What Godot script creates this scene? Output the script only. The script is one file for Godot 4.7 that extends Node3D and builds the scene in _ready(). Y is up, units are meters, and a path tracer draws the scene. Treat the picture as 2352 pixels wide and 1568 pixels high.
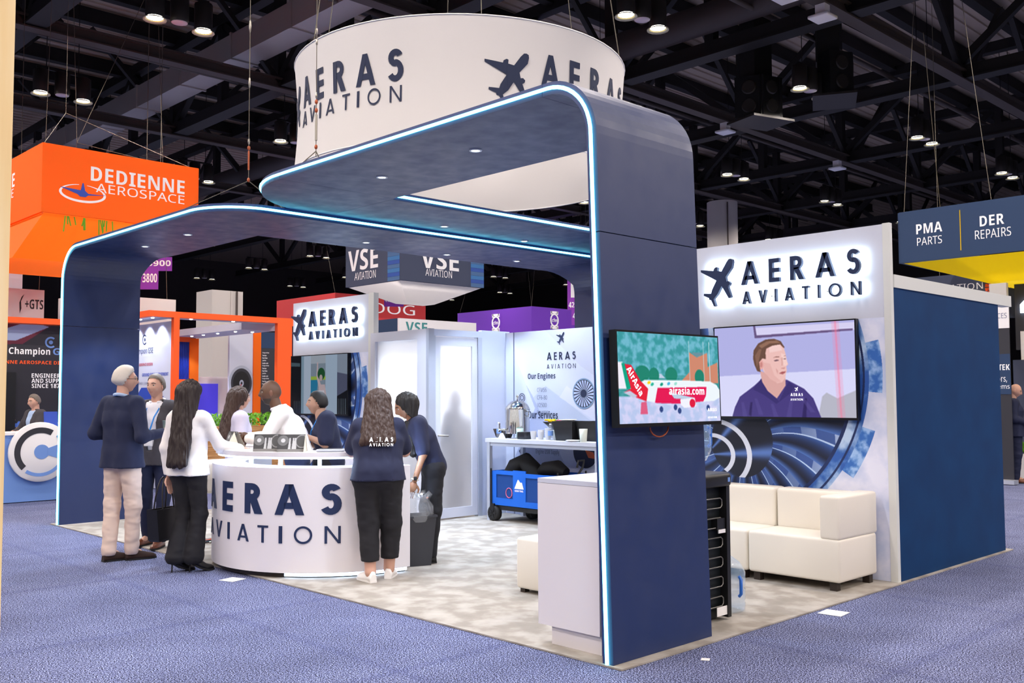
extends Node3D
# ---------------------------------------------------------------- helpers
var M := {}
var taken := {}
var rng := RandomNumberGenerator.new()
var fold := FastNoiseLite.new()

func numbered(n: String) -> String:
	var k: int = taken.get(n, -1) + 1
	taken[n] = k
	return n if k == 0 else "%s_%03d" % [n, k]

func thing(called: String, label: String, category: String, at := Vector3.ZERO, turn := 0.0, group := "") -> Node3D:
	var o := Node3D.new()
	o.name = numbered(called)
	add_child(o)
	o.position = at
	o.rotation.y = turn
	return tag(o, label, category, group)

func tag(o: Node3D, label: String, category: String, group := "") -> Node3D:
	o.set_meta("label", label)
	o.set_meta("category", category)
	if group != "":
		o.set_meta("group", group)
	return o

func struct(o: Node3D, label := "") -> Node3D:
	o.set_meta("kind", "structure")
	if label != "":
		o.set_meta("label", label)
	return o

func S(smooth := false) -> SurfaceTool:
	var st := SurfaceTool.new()
	st.begin(Mesh.PRIMITIVE_TRIANGLES)
	st.set_smooth_group(0 if smooth else -1)
	st.set_meta("round", smooth)
	return st

func put(called: String, mesh: Mesh, m: Material, parent: Node3D = null) -> MeshInstance3D:
	var o := MeshInstance3D.new()
	o.mesh = mesh
	if m:
		o.material_override = m
	if parent == null:
		o.name = numbered(called)
		add_child(o)
	else:
		o.name = called
		parent.add_child(o, true)
	return o

func obj(called: String, st: SurfaceTool, m: Material, parent: Node3D = null) -> MeshInstance3D:
	st.generate_normals()
	return put(called, st.commit(), m, parent)

func mat(key: String, col: Color, rough := 0.6, metal := 0.0) -> StandardMaterial3D:
	var m := StandardMaterial3D.new()
	m.resource_name = key
	m.albedo_color = col
	m.roughness = rough
	m.metallic = metal
	m.cull_mode = BaseMaterial3D.CULL_DISABLED
	M[key] = m
	return m

func glow(key: String, col: Color, energy: float) -> StandardMaterial3D:
	var m := mat(key, col, 0.5)
	m.emission_enabled = true
	m.emission = col
	m.emission_energy_multiplier = energy
	return m

func noise_tex(freq: float, stops: Array, size := 512, normal := false, octaves := 4, seed_n := 1, kind := FastNoiseLite.TYPE_SIMPLEX_SMOOTH) -> NoiseTexture2D:
	var n := FastNoiseLite.new()
	n.seed = seed_n
	n.noise_type = kind
	n.frequency = freq
	n.fractal_octaves = octaves
	var t := NoiseTexture2D.new()
	t.width = size
	t.height = size
	t.seamless = true
	t.noise = n
	if normal:
		t.as_normal_map = true
		t.bump_strength = 6.0
	else:
		var g := Gradient.new()
		var offs := PackedFloat32Array()
		var cols := PackedColorArray()
		for s in stops:
			offs.append(s[0])
			cols.append(s[1])
		g.offsets = offs
		g.colors = cols
		t.color_ramp = g
	return t

func textured(m: StandardMaterial3D, tex: Texture2D, scale: float) -> void:
	m.albedo_texture = tex
	m.uv1_triplanar = true
	m.uv1_world_triplanar = true
	m.uv1_scale = Vector3(scale, scale, scale)

func hx(s: String) -> Color:
	return Color.html(s)

func tri(st: SurfaceTool, a: Vector3, b: Vector3, c: Vector3) -> void:
	st.add_vertex(a); st.add_vertex(b); st.add_vertex(c)

func quad(st: SurfaceTool, a: Vector3, b: Vector3, c: Vector3, d: Vector3) -> void:
	tri(st, a, b, c); tri(st, a, c, d)

func uvquad(st: SurfaceTool, a: Vector3, b: Vector3, c: Vector3, d: Vector3) -> void:
	# a top left, b top right, c bottom right, d bottom left
	var p := [a, b, c, a, c, d]
	var u := [Vector2(0, 0), Vector2(1, 0), Vector2(1, 1), Vector2(0, 0), Vector2(1, 1), Vector2(0, 1)]
	for i in 6:
		st.set_uv(u[i]); st.add_vertex(p[i])

func bx(st: SurfaceTool, c: Vector3, s: Vector3, b := Basis()) -> void:
	var h := s * 0.5
	var v := []
	for i in 8:
		v.append(c + b * Vector3(h.x if i & 1 else -h.x, h.y if i & 2 else -h.y, h.z if i & 4 else -h.z))
	for f in [[4, 6, 7, 5], [1, 3, 2, 0], [5, 7, 3, 1], [0, 2, 6, 4], [6, 2, 3, 7], [0, 4, 5, 1]]:
		quad(st, v[f[0]], v[f[1]], v[f[2]], v[f[3]])

func b2(st: SurfaceTool, lo: Vector3, hi: Vector3) -> void:
	bx(st, (lo + hi) * 0.5, (hi - lo).abs())

func box(called: String, lo: Vector3, hi: Vector3, m: Material, parent: Node3D = null) -> MeshInstance3D:
	var st := S()
	b2(st, lo, hi)
	return obj(called, st, m, parent)

func rbox(st: SurfaceTool, c: Vector3, s: Vector3, r: float, b := Basis()) -> void:
	# box with rounded edges
	var h := s * 0.5
	r = minf(r, minf(h.x, minf(h.y, h.z)) * 0.98)
	for ax in 3:
		for sg in [-1.0, 1.0]:
			var u: int = (ax + 1) % 3
			var w: int = (ax + 2) % 3
			var gu := [-h[u], -h[u] + r * 0.4, -h[u] + r, h[u] - r, h[u] - r * 0.4, h[u]]
			var gw := [-h[w], -h[w] + r * 0.4, -h[w] + r, h[w] - r, h[w] - r * 0.4, h[w]]
			var g := []
			for i in 6:
				for j in 6:
					var q := Vector3()
					q[ax] = sg * h[ax]
					q[u] = gu[i]
					q[w] = gw[j]
					var inner := q.clamp(-h + Vector3(r, r, r), h - Vector3(r, r, r))
					g.append(c + b * (inner + (q - inner).normalized() * r))
			for i in 5:
				for j in 5:
					var k := i * 6 + j
					if sg > 0:
						quad(st, g[k], g[k + 1], g[k + 7], g[k + 6])
					else:
						quad(st, g[k], g[k + 6], g[k + 7], g[k + 1])

func ring(c: Vector3, ux: Vector3, uy: Vector3, seg: int) -> PackedVector3Array:
	var o := PackedVector3Array()
	for i in seg:
		var a := TAU * i / seg
		o.append(c + ux * cos(a) + uy * sin(a))
	return o

func loft(st: SurfaceTool, rings: Array, caps := true) -> void:
	for k in rings.size() - 1:
		var a: PackedVector3Array = rings[k]
		var b: PackedVector3Array = rings[k + 1]
		var n := a.size()
		for i in n:
			quad(st, a[i], b[i], b[(i + 1) % n], a[(i + 1) % n])
	if caps:
		var f: PackedVector3Array = rings[0]
		var l: PackedVector3Array = rings[-1]
		st.set_smooth_group(-1)
		for i in range(1, f.size() - 1):
			tri(st, f[0], f[i], f[i + 1])
			tri(st, l[0], l[i + 1], l[i])
		if st.get_meta("round", false):
			st.set_smooth_group(0)

func tube(st: SurfaceTool, pts: Array, r, seg := 8, flat := 1.0) -> void:
	var rings := []
	var up := Vector3.UP
	var prev_u := Vector3.ZERO
	for i in pts.size():
		var a: Vector3 = pts[maxi(i - 1, 0)]
		var b: Vector3 = pts[mini(i + 1, pts.size() - 1)]
		var t := (b - a).normalized()
		if prev_u == Vector3.ZERO:
			prev_u = t.cross(up if absf(t.y) < 0.95 else Vector3.RIGHT).normalized()
		var v := t.cross(prev_u).normalized()
		prev_u = v.cross(t).normalized()
		var rad: float = r[i] if r is Array else r
		rings.append(ring(pts[i], prev_u * rad, v * rad * flat, seg))
	loft(st, rings)

func rod(st: SurfaceTool, a: Vector3, b: Vector3, r: float, seg := 6) -> void:
	tube(st, [a, b], r, seg)

func lathe(st: SurfaceTool, at: Vector3, prof: Array, seg := 20, caps := true) -> void:
	var rings := []
	for q in prof:
		rings.append(ring(at + Vector3(0, q[1], 0), Vector3(q[0], 0, 0), Vector3(0, 0, -q[0]), seg))
	loft(st, rings, caps)

func ball(st: SurfaceTool, c: Vector3, r: Vector3, seg := 12) -> void:
	var prof := []
	var n := maxi(4, seg / 2)
	var rings := []
	for i in n + 1:
		var a := -PI / 2 + PI * i / n
		var cr := maxf(cos(a), 0.001)
		rings.append(ring(c + Vector3(0, sin(a) * r.y, 0), Vector3(cr * r.x, 0, 0), Vector3(0, 0, -cr * r.z), seg))
	loft(st, rings, false)

func prism(st: SurfaceTool, poly: PackedVector2Array, f: Callable, d0: float, d1: float) -> void:
	# extrudes a 2D outline through f(u, v, w), from depth d0 to d1
	if Geometry2D.is_polygon_clockwise(poly):
		poly = poly.duplicate()
		poly.reverse()
	var ix := Geometry2D.triangulate_polygon(poly)
	for i in range(0, ix.size(), 3):
		var a := poly[ix[i]]
		var b := poly[ix[i + 1]]
		var c := poly[ix[i + 2]]
		if (b - a).cross(c - a) > 0:
			var t := b
			b = c
			c = t
		tri(st, f.call(a.x, a.y, d1), f.call(b.x, b.y, d1), f.call(c.x, c.y, d1))
		tri(st, f.call(a.x, a.y, d0), f.call(c.x, c.y, d0), f.call(b.x, b.y, d0))
	for i in poly.size():
		var a := poly[i]
		var b := poly[(i + 1) % poly.size()]
		quad(st, f.call(a.x, a.y, d0), f.call(a.x, a.y, d1), f.call(b.x, b.y, d1), f.call(b.x, b.y, d0))

func prism_cut(st: SurfaceTool, poly: PackedVector2Array, f: Callable, d0: float, d1: float, strip: float) -> void:
	# the same on a curved face: the outline is cut into upright strips first
	if strip <= 0.0:
		return prism(st, poly, f, d0, d1)
	var lo := INF
	var hi := -INF
	for q in poly:
		lo = minf(lo, q.x)
		hi = maxf(hi, q.x)
	var k := floorf(lo / strip)
	while k * strip < hi:
		var r := PackedVector2Array([Vector2(k * strip, -99), Vector2(k * strip + strip, -99), Vector2(k * strip + strip, 99), Vector2(k * strip, 99)])
		for piece in Geometry2D.intersect_polygons(poly, r):
			if piece.size() > 2:
				prism(st, piece, f, d0, d1)
		k += 1.0

func flat_map(at: Vector3, right: Vector3, up: Vector3) -> Callable:
	var n := right.cross(up).normalized()
	return func(u: float, v: float, w: float) -> Vector3: return at + right * u + up * v + n * w

func arc_map(c: Vector3, r: float, mid_deg: float) -> Callable:
	# u runs in metres along the arc, v is height
	return func(u: float, v: float, w: float) -> Vector3:
		var a := deg_to_rad(mid_deg) + u / r
		return Vector3(c.x + sin(a) * (r + w), c.y + v, c.z + cos(a) * (r + w))

func fabric_map(c: Vector3, r: float, y0: float, h: float, pinch: float) -> Callable:
	return func(u: float, v: float, w: float) -> Vector3:
		var a := u / r
		var q := r - pinch * sin(PI * clampf((v - y0) / h, 0, 1)) + w
		return Vector3(c.x + sin(a) * q, c.y + v, c.z + cos(a) * q)

# ---------------------------------------------------------------- geometric capitals
func arc_stroke(c: Vector2, rx: float, ry: float, a0: float, a1: float, t: float, n: int) -> Array:
	var o := []
	for i in n:
		var p0 := deg_to_rad(lerpf(a0, a1, float(i) / n))
		var p1 := deg_to_rad(lerpf(a0, a1, float(i + 1) / n))
		var d0 := Vector2(cos(p0), sin(p0))
		var d1 := Vector2(cos(p1), sin(p1))
		o.append(PackedVector2Array([c + d0 * Vector2(rx, ry), c + d1 * Vector2(rx, ry), c + d1 * Vector2(rx - t, ry - t), c + d0 * Vector2(rx - t, ry - t)]))
	return o

func pv(a: Array) -> PackedVector2Array:
	var o := PackedVector2Array()
	for i in range(0, a.size(), 2):
		o.append(Vector2(a[i], a[i + 1]))
	return o

func glyph(ch: String, t: float) -> Array:
	# [width, outlines] for a capital one unit high with strokes of t
	match ch:
		"A":
			var w := 0.86 if t > 0.15 else 0.74
			var s := t * 1.12
			var y0 := 0.2
			var m := w / 2
			var k := (m - s / 2)
			return [w, [pv([0, 0, s, 0, m + s / 2, 1, m - s / 2, 1]), pv([w, 0, m + s / 2, 1, m - s / 2, 1, w - s, 0]), pv([k * y0 + s * 0.5, y0, w - k * y0 - s * 0.5, y0, w - k * (y0 + t) - s * 0.5, y0 + t * 0.95, k * (y0 + t) + s * 0.5, y0 + t * 0.95])]]
		"V":
			var w := 0.7
			var s := t * 1.12
			var m := w / 2
			return [w, [pv([0, 1, s, 1, m + s / 2, 0, m - s / 2, 0]), pv([w, 1, w - s, 1, m - s / 2, 0, m + s / 2, 0])]]
		"E":
			return [0.5, [pv([0, 0, t, 0, t, 1, 0, 1]), pv([t, 0, 0.5, 0, 0.5, t, t, t]), pv([t, 0.5 - t / 2, 0.5, 0.5 - t / 2, 0.5, 0.5 + t / 2, t, 0.5 + t / 2]), pv([t, 1 - t, 0.5, 1 - t, 0.5, 1, t, 1])]]
		"R":
			var o := [pv([0, 0, t, 0, t, 1, 0, 1]), pv([t, 1 - t, 0.27, 1 - t, 0.27, 1, t, 1]), pv([t, 0.44, 0.27, 0.44, 0.27, 0.44 + t, t, 0.44 + t])]
			o.append_array(arc_stroke(Vector2(0.27, 0.72), 0.28, 0.28, -90, 90, t, 9))
			o.append(pv([0.16, 0.44 + t * 0.4, 0.16 + t * 1.3, 0.44 + t * 0.4, 0.64, 0, 0.64 - t * 1.3, 0]))
			return [0.64, o]
		"S":
			var o := []
			o.append_array(arc_stroke(Vector2(0.29, 0.74), 0.26, 0.27, 25, 270, t, 14))
			o.append_array(arc_stroke(Vector2(0.27, 0.27 + t * 0.4), 0.29, 0.27 + t * 0.4, -150, 90, t, 14))
			return [0.56, o]
		"I":
			return [t, [pv([0, 0, t, 0, t, 1, 0, 1])]]
		"T":
			return [0.56, [pv([0.28 - t / 2, 0, 0.28 + t / 2, 0, 0.28 + t / 2, 1 - t, 0.28 - t / 2, 1 - t]), pv([0, 1 - t, 0.56, 1 - t, 0.56, 1, 0, 1])]]
		"O":
			return [1.02, arc_stroke(Vector2(0.51, 0.5), 0.51, 0.51, 0, 360, t, 32)]
		"N":
			return [0.76, [pv([0, 0, t, 0, t, 1, 0, 1]), pv([0.76 - t, 0, 0.76, 0, 0.76, 1, 0.76 - t, 1]), pv([0, 1, t * 1.1, 1, 0.76, 0, 0.76 - t * 1.1, 0])]]
	return [0.4, []]

func letter(ch: String, t: float, f: Callable, u0: float, v0: float, wide: float, high: float, d0: float, d1: float, m: Material, parent: Node3D, strip := 0.0) -> void:
	# fits one capital into the box u0..u0+wide, v0..v0+high
	var g := glyph(ch, t)
	var st := S()
	for poly in g[1]:
		var q := PackedVector2Array()
		for v in poly:
			q.append(Vector2(u0 + v.x / float(g[0]) * wide, v0 + v.y * high))
		prism_cut(st, q, f, d0, d1, strip)
	obj("letter", st, m, parent)

const PLANE := [0, 245, 0, 260, 120, 245, 125, 260, 145, 270, 157, 265, 155, 242, 195, 235, 240, 292, 262, 313, 280, 315, 295, 308, 298, 290, 290, 255, 232, 195, 240, 162, 257, 165, 272, 152, 268, 138, 252, 128, 280, 55, 257, 48, 194, 136, 155, 82, 118, 52, 136, 4, 120, 0, 94, 44, 77, 48, 75, 60, 25, 80, 27, 93, 95, 90, 104, 115, 146, 176]

func plane_mark(f: Callable, u0: float, v0: float, wide: float, high: float, d0: float, d1: float, m: Material, parent: Node3D, strip := 0.0) -> void:
	var q := PackedVector2Array()
	for i in range(0, PLANE.size(), 2):
		q.append(Vector2(u0 + PLANE[i] / 298.0 * wide, v0 + PLANE[i + 1] / 315.0 * high))
	var st := S()
	prism_cut(st, q, f, d0, d1, strip)
	obj("airplane_mark", st, m, parent)

func wordmark(f: Callable, u: float, v: float, wide: float, word: String, high: float, t: float, d0: float, d1: float, m: Material, parent: Node3D, strip := 0.0) -> void:
	# spaces the capitals of a word evenly over a width
	var total := 0.0
	for ch in word:
		total += float(glyph(ch, t)[0]) * high
	var gap := (wide - total) / maxf(1.0, word.length() - 1)
	for ch in word:
		var w: float = glyph(ch, t)[0] * high
		letter(ch, t, f, u, v, w, high, d0, d1, m, parent, strip)
		u += w + gap

# ---------------------------------------------------------------- set type
var fonts := {}
func text(parent: Node3D, s: String, at: Vector3, right: Vector3, up: Vector3, wide: float, high: float, m: Material, bold := false, called := "lettering", serif := false) -> MeshInstance3D:
	var key := "%s%s" % [bold, serif]
	if not fonts.has(key):
		var f := SystemFont.new()
		f.font_names = PackedStringArray(["Droid Serif" if serif else "Droid Sans"])
		f.font_weight = 700 if bold else 400
		fonts[key] = f
	var tm := TextMesh.new()
	tm.font = fonts[key]
	tm.text = s
	tm.font_size = 48
	tm.pixel_size = 0.01
	tm.depth = 0.0
	tm.curve_step = 4.0
	var bb := tm.get_aabb()
	var o := put(called, tm, m, parent)
	var sx := wide / maxf(bb.size.x, 0.01)
	var sy := high / maxf(bb.size.y, 0.01)
	if high <= 0.0:
		sy = sx
	var c := bb.get_center()
	var n := right.cross(up).normalized()
	var b := Basis(right * sx, up * sy, n)
	o.transform = Transform3D(b, at - b * Vector3(c.x, c.y, 0))
	return o

# ---------------------------------------------------------------- pictures for screens and posters
func ipoly(im: Image, pts: PackedVector2Array, col: Color) -> void:
	# fills an outline given in 0..1 coordinates
	var w := im.get_width()
	var h := im.get_height()
	var n := pts.size()
	var y0 := INF
	var y1 := -INF
	for q in pts:
		y0 = minf(y0, q.y * h)
		y1 = maxf(y1, q.y * h)
	for y in range(maxi(0, int(y0)), mini(h, int(y1) + 1)):
		var xs := []
		var yy := y + 0.5
		for i in n:
			var a := pts[i] * Vector2(w, h)
			var b := pts[(i + 1) % n] * Vector2(w, h)
			if (a.y <= yy) != (b.y <= yy):
				xs.append(a.x + (yy - a.y) / (b.y - a.y) * (b.x - a.x))
		xs.sort()
		for i in range(0, xs.size() - 1, 2):
			var l := clampi(roundi(xs[i]), 0, w)
			var r := clampi(roundi(xs[i + 1]), 0, w)
			if r > l:
				if col.a < 1.0:
					for x in range(l, r):
						im.set_pixel(x, y, im.get_pixel(x, y).lerp(Color(col, 1), col.a))
				else:
					im.fill_rect(Rect2i(l, y, r - l, 1), col)

func ip(im: Image, a: Array, col: Color) -> void:
	ipoly(im, pv(a), col)

func iellipse(im: Image, cx: float, cy: float, rx: float, ry: float, col: Color, rot := 0.0) -> void:
	var p := PackedVector2Array()
	for i in 28:
		var a := TAU * i / 28
		var q := Vector2(cos(a) * rx, sin(a) * ry).rotated(rot)
		p.append(Vector2(cx, cy) + q)
	ipoly(im, p, col)

func iblur(im: Image, k: int) -> Image:
	# softens a picture the way a photograph is soft
	var w := im.get_width()
	var h := im.get_height()
	im.resize(maxi(2, w / k), maxi(2, h / k), Image.INTERPOLATE_LANCZOS)
	im.resize(w, h, Image.INTERPOLATE_CUBIC)
	return im

func picture(key: String, im: Image, energy: float, rough := 0.25) -> StandardMaterial3D:
	var t := ImageTexture.create_from_image(im)
	var m := mat(key, Color.WHITE, rough)
	m.albedo_texture = t
	m.texture_repeat = false
	if energy > 0.0:
		m.albedo_color = Color(0.02, 0.02, 0.02)
		m.emission_enabled = true
		m.emission = Color.BLACK
		m.emission_texture = t
		m.emission_energy_multiplier = energy
	return m

# ---------------------------------------------------------------- materials
func materials() -> void:
	var m := mat("blue_carpet", Color(1, 1, 1), 0.95)
	textured(m, noise_tex(0.17, [[0.0, hx("#080a16")], [0.32, hx("#151931")], [0.45, hx("#383e68")], [0.56, hx("#6a74a5")], [0.68, hx("#b4bfe6")], [1.0, hx("#d8e1ff")]], 1024, false, 2, 7), 0.5)
	m.detail_enabled = true
	m.detail_blend_mode = BaseMaterial3D.BLEND_MODE_MUL
	m.detail_uv_layer = BaseMaterial3D.DETAIL_UV_2
	m.detail_albedo = noise_tex(0.012, [[0.0, hx("#d2d2d8")], [0.5, hx("#e8e8ec")], [1.0, hx("#ffffff")]], 512, false, 5, 9)
	m.uv2_triplanar = true
	m.uv2_world_triplanar = true
	m.uv2_scale = Vector3(0.17, 0.17, 0.17)
	m = mat("beige_carpet", Color(1, 1, 1), 0.95)
	textured(m, noise_tex(0.008, [[0.0, hx("#8b867d")], [0.38, hx("#968f86")], [0.5, hx("#9f9990")], [0.62, hx("#a7a199")], [1.0, hx("#b5b0a8")]], 1024, false, 7, 21), 0.4)
	m = mat("navy_panel", hx("#12295a"), 0.42)
	m.metallic_specular = 0.6
	m.roughness_texture = noise_tex(0.01, [[0.0, Color(0.36, 0.36, 0.36)], [1.0, Color(0.56, 0.56, 0.56)]], 512, false, 4, 3)
	m.uv1_triplanar = true
	m.uv1_world_triplanar = true
	m.uv1_scale = Vector3(0.7, 0.7, 0.7)
	m.roughness = 1.0
	m = mat("side_blue", Color(1, 1, 1), 0.6)
	textured(m, noise_tex(0.02, [[0.0, hx("#04305c")], [1.0, hx("#073a69")]], 256, false, 4, 2), 0.4)
	m.metallic_specular = 0.3
	mat("white_fabric", hx("#eae7e4"), 0.85)
	mat("banner_fabric", hx("#e2dfdc"), 0.85)
	mat("white_panel", hx("#ccd0de"), 0.5)
	mat("white_gloss", hx("#e6e2e6"), 0.3)
	mat("white_edge", hx("#d8dad6"), 0.45)
	mat("lavender_panel", hx("#c3cade"), 0.5)
	mat("grey_frame", hx("#b9c0cf"), 0.35, 0.3)
	mat("logo_navy", hx("#1d2d52"), 0.45)
	mat("logo_side", hx("#8d93c0"), 0.4)
	mat("print_navy", hx("#1b2848"), 0.7)
	mat("print_grey", hx("#6f7791"), 0.7)
	mat("print_white", hx("#ffffff"), 0.7)
	mat("black_steel", hx("#141110"), 0.6)
	mat("grey_steel", hx("#453c37"), 0.55)
	mat("pipe_brown", hx("#3a3230"), 0.6)
	mat("deck", hx("#b8a898"), 0.6)
	mat("duct", hx("#b8b2ae"), 0.4, 0.5)
	mat("lamp_can", hx("#26221f"), 0.5)
	mat("lamp_rim", hx("#d8d0a8"), 0.3, 0.4)
	mat("lamp_off", hx("#cfc2cc"), 0.5)
	mat("cable", hx("#6e675b"), 0.6, 0.2)
	mat("rig_orange", hx("#b5562c"), 0.5)
	mat("rig_steel", hx("#a9a49a"), 0.35, 0.8)
	mat("concrete", hx("#bdb8b2"), 0.8)
	mat("hall_wall", hx("#4a4543"), 0.9)
	mat("chrome", hx("#d9d7d4"), 0.08, 1.0)
	mat("black_plastic", hx("#141416"), 0.4)
	mat("screen_bezel", hx("#121214"), 0.3)
	mat("leather_cream", hx("#e4ded2"), 0.5)
	mat("dark_wood", hx("#2d231d"), 0.5)
	mat("orange", hx("#ff5c12"), 0.6)
	mat("orange_light", hx("#ff8a14"), 0.7)
	mat("red", hx("#b92a2e"), 0.7)
	mat("purple", hx("#6a2fb4"), 0.7)
	mat("aisle_purple", hx("#8a35ae"), 0.7)
	mat("yellow", hx("#f4d400"), 0.7)
	mat("slate", hx("#3f4860"), 0.7)
	mat("deep_blue", hx("#1e3a5e"), 0.7)
	mat("charcoal", hx("#2b2c34"), 0.6)
	mat("champ_blue", hx("#6f96d8"), 0.6)
	mat("bright_white", hx("#efeeee"), 0.6)
	mat("leaf", hx("#6cb02a"), 0.7)
	m = mat("timber", Color(1, 1, 1), 0.6)
	textured(m, noise_tex(0.02, [[0.0, hx("#9a6a3c")], [0.5, hx("#bb8a55")], [1.0, hx("#d3a873")]], 256, false, 4, 12), 1.0)
	m.uv1_scale = Vector3(0.5, 6.0, 0.5)
	m = mat("pale_wood", Color(1, 1, 1), 0.6)
	textured(m, noise_tex(0.02, [[0.0, hx("#f0cd90")], [0.5, hx("#f8daa0")], [1.0, hx("#ffe9bb")]], 256, false, 4, 15), 1.0)
	m.uv1_scale = Vector3(8.0, 0.6, 8.0)
	glow("lamp_glow", Color(1.0, 0.97, 0.9), 14.0)
	glow("lamp_glow_far", Color(1.0, 0.98, 0.9), 6.0)
	glow("strip_glow", Color(0.45, 0.9, 1.0), 5.5)
	glow("downlight_glow", Color(0.9, 0.95, 1.0), 8.0)
	glow("counter_glow", Color(0.78, 0.88, 1.0), 5.0)
	glow("spot_glow", Color(0.95, 0.97, 1.0), 7.0)

# ---------------------------------------------------------------- light
const LAMP_Y := 9.3
func spot(at: Vector3, towards: Vector3, energy: float, angle: float, size: float, col: Color, parent: Node3D = null) -> SpotLight3D:
	var l := SpotLight3D.new()
	l.name = "lamp_light"
	(parent if parent else self).add_child(l, true)
	l.position = at
	var up := Vector3.FORWARD if absf(towards.normalized().y) > 0.9 else Vector3.UP
	l.basis = Basis.looking_at(towards, up)
	l.light_energy = energy
	l.light_color = col
	l.spot_angle = angle
	l.spot_range = 60.0
	l.spot_attenuation = 2.0
	l.spot_angle_attenuation = 0.35
	l.light_size = size
	l.shadow_enabled = true
	return l

func area(at: Vector3, towards: Vector3, size: Vector2, energy: float, col: Color, parent: Node3D = null) -> AreaLight3D:
	var l := AreaLight3D.new()
	l.name = "panel_light"
	(parent if parent else self).add_child(l, true)
	l.position = at
	var up := Vector3.FORWARD if absf(towards.normalized().y) > 0.9 else Vector3.UP
	l.basis = Basis.looking_at(towards, up)
	l.area_size = size
	l.light_energy = energy
	l.light_color = col
	l.area_range = 40.0
	l.shadow_enabled = true
	return l

func lamp_cluster(x: float, z: float, near: bool, lit: bool) -> void:
	var t := thing("high_bay_lamp", "cluster of three black can lamps hanging under the dark hall roof", "ceiling lamp", Vector3(x, LAMP_Y, z), 0.0, "high bay lamp clusters under the hall roof")
	for i in 3:
		var c := Vector3((i - 1) * 0.53, 0.0 if i != 1 else 0.03, 0)
		var st := S(true)
		lathe(st, c, [[0.17, 0.06], [0.19, 0.1], [0.19, 0.62], [0.12, 0.66]], 12 if near else 8)
		var can := obj("can", st, M.lamp_can, t)
		if i != 1:
			st = S(true)
			lathe(st, c, [[0.17, 0.05], [0.235, 0.02], [0.235, 0.0], [0.18, 0.03]], 16 if near else 8, false)
			obj("rim", st, M.lamp_rim, can)
		st = S(true)
		lathe(st, c, [[0.001, 0.055], [0.165, 0.05], [0.165, 0.06], [0.001, 0.065]], 16 if near else 8)
		obj("glowing_lens" if i != 1 else "lens", st, (M.lamp_glow if near else M.lamp_glow_far) if i != 1 else M.lamp_off, can)
		if lit and i != 1:
			spot(c + Vector3(0, 0.03, 0), Vector3.DOWN, LAMP_E, 80.0, 0.17, Color(1.0, 0.95, 0.92), t)
	if true:
		var st := S()
		bx(st, Vector3(0, 0.7, 0), Vector3(1.3, 0.05, 0.06))
		for k in [-0.4, 0.4]:
			rod(st, Vector3(k, 0.7, 0), Vector3(k, 4.86, 0), 0.012, 4)
		obj("hanger", st, M.black_steel, t)

const LAMP_E := 18.5
const EXPOSURE := 1.0

func set_camera() -> void:
	var cam := Camera3D.new()
	cam.name = "camera"
	add_child(cam)
	var right := Vector3(0.7192482, -0.00426503, 0.69474012)
	var up := Vector3(-0.03615253, 0.9983966, 0.04355706)
	cam.transform = Transform3D(Basis(right, up, right.cross(up)), Vector3(-4.3469, 1.5455, 3.6127))
	cam.fov = 38.607
	cam.near = 0.05
	cam.far = 300.0
	cam.current = true
	var we := WorldEnvironment.new()
	we.name = "hall_air"
	var e := Environment.new()
	e.background_mode = Environment.BG_COLOR
	e.background_color = Color(0.02, 0.02, 0.022)
	e.tonemap_mode = Environment.TONE_MAPPER_LINEAR
	e.tonemap_exposure = EXPOSURE
	e.sdfgi_enabled = true
	e.ssao_enabled = true
	e.ssil_enabled = true
	we.environment = e
	add_child(we)

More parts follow.
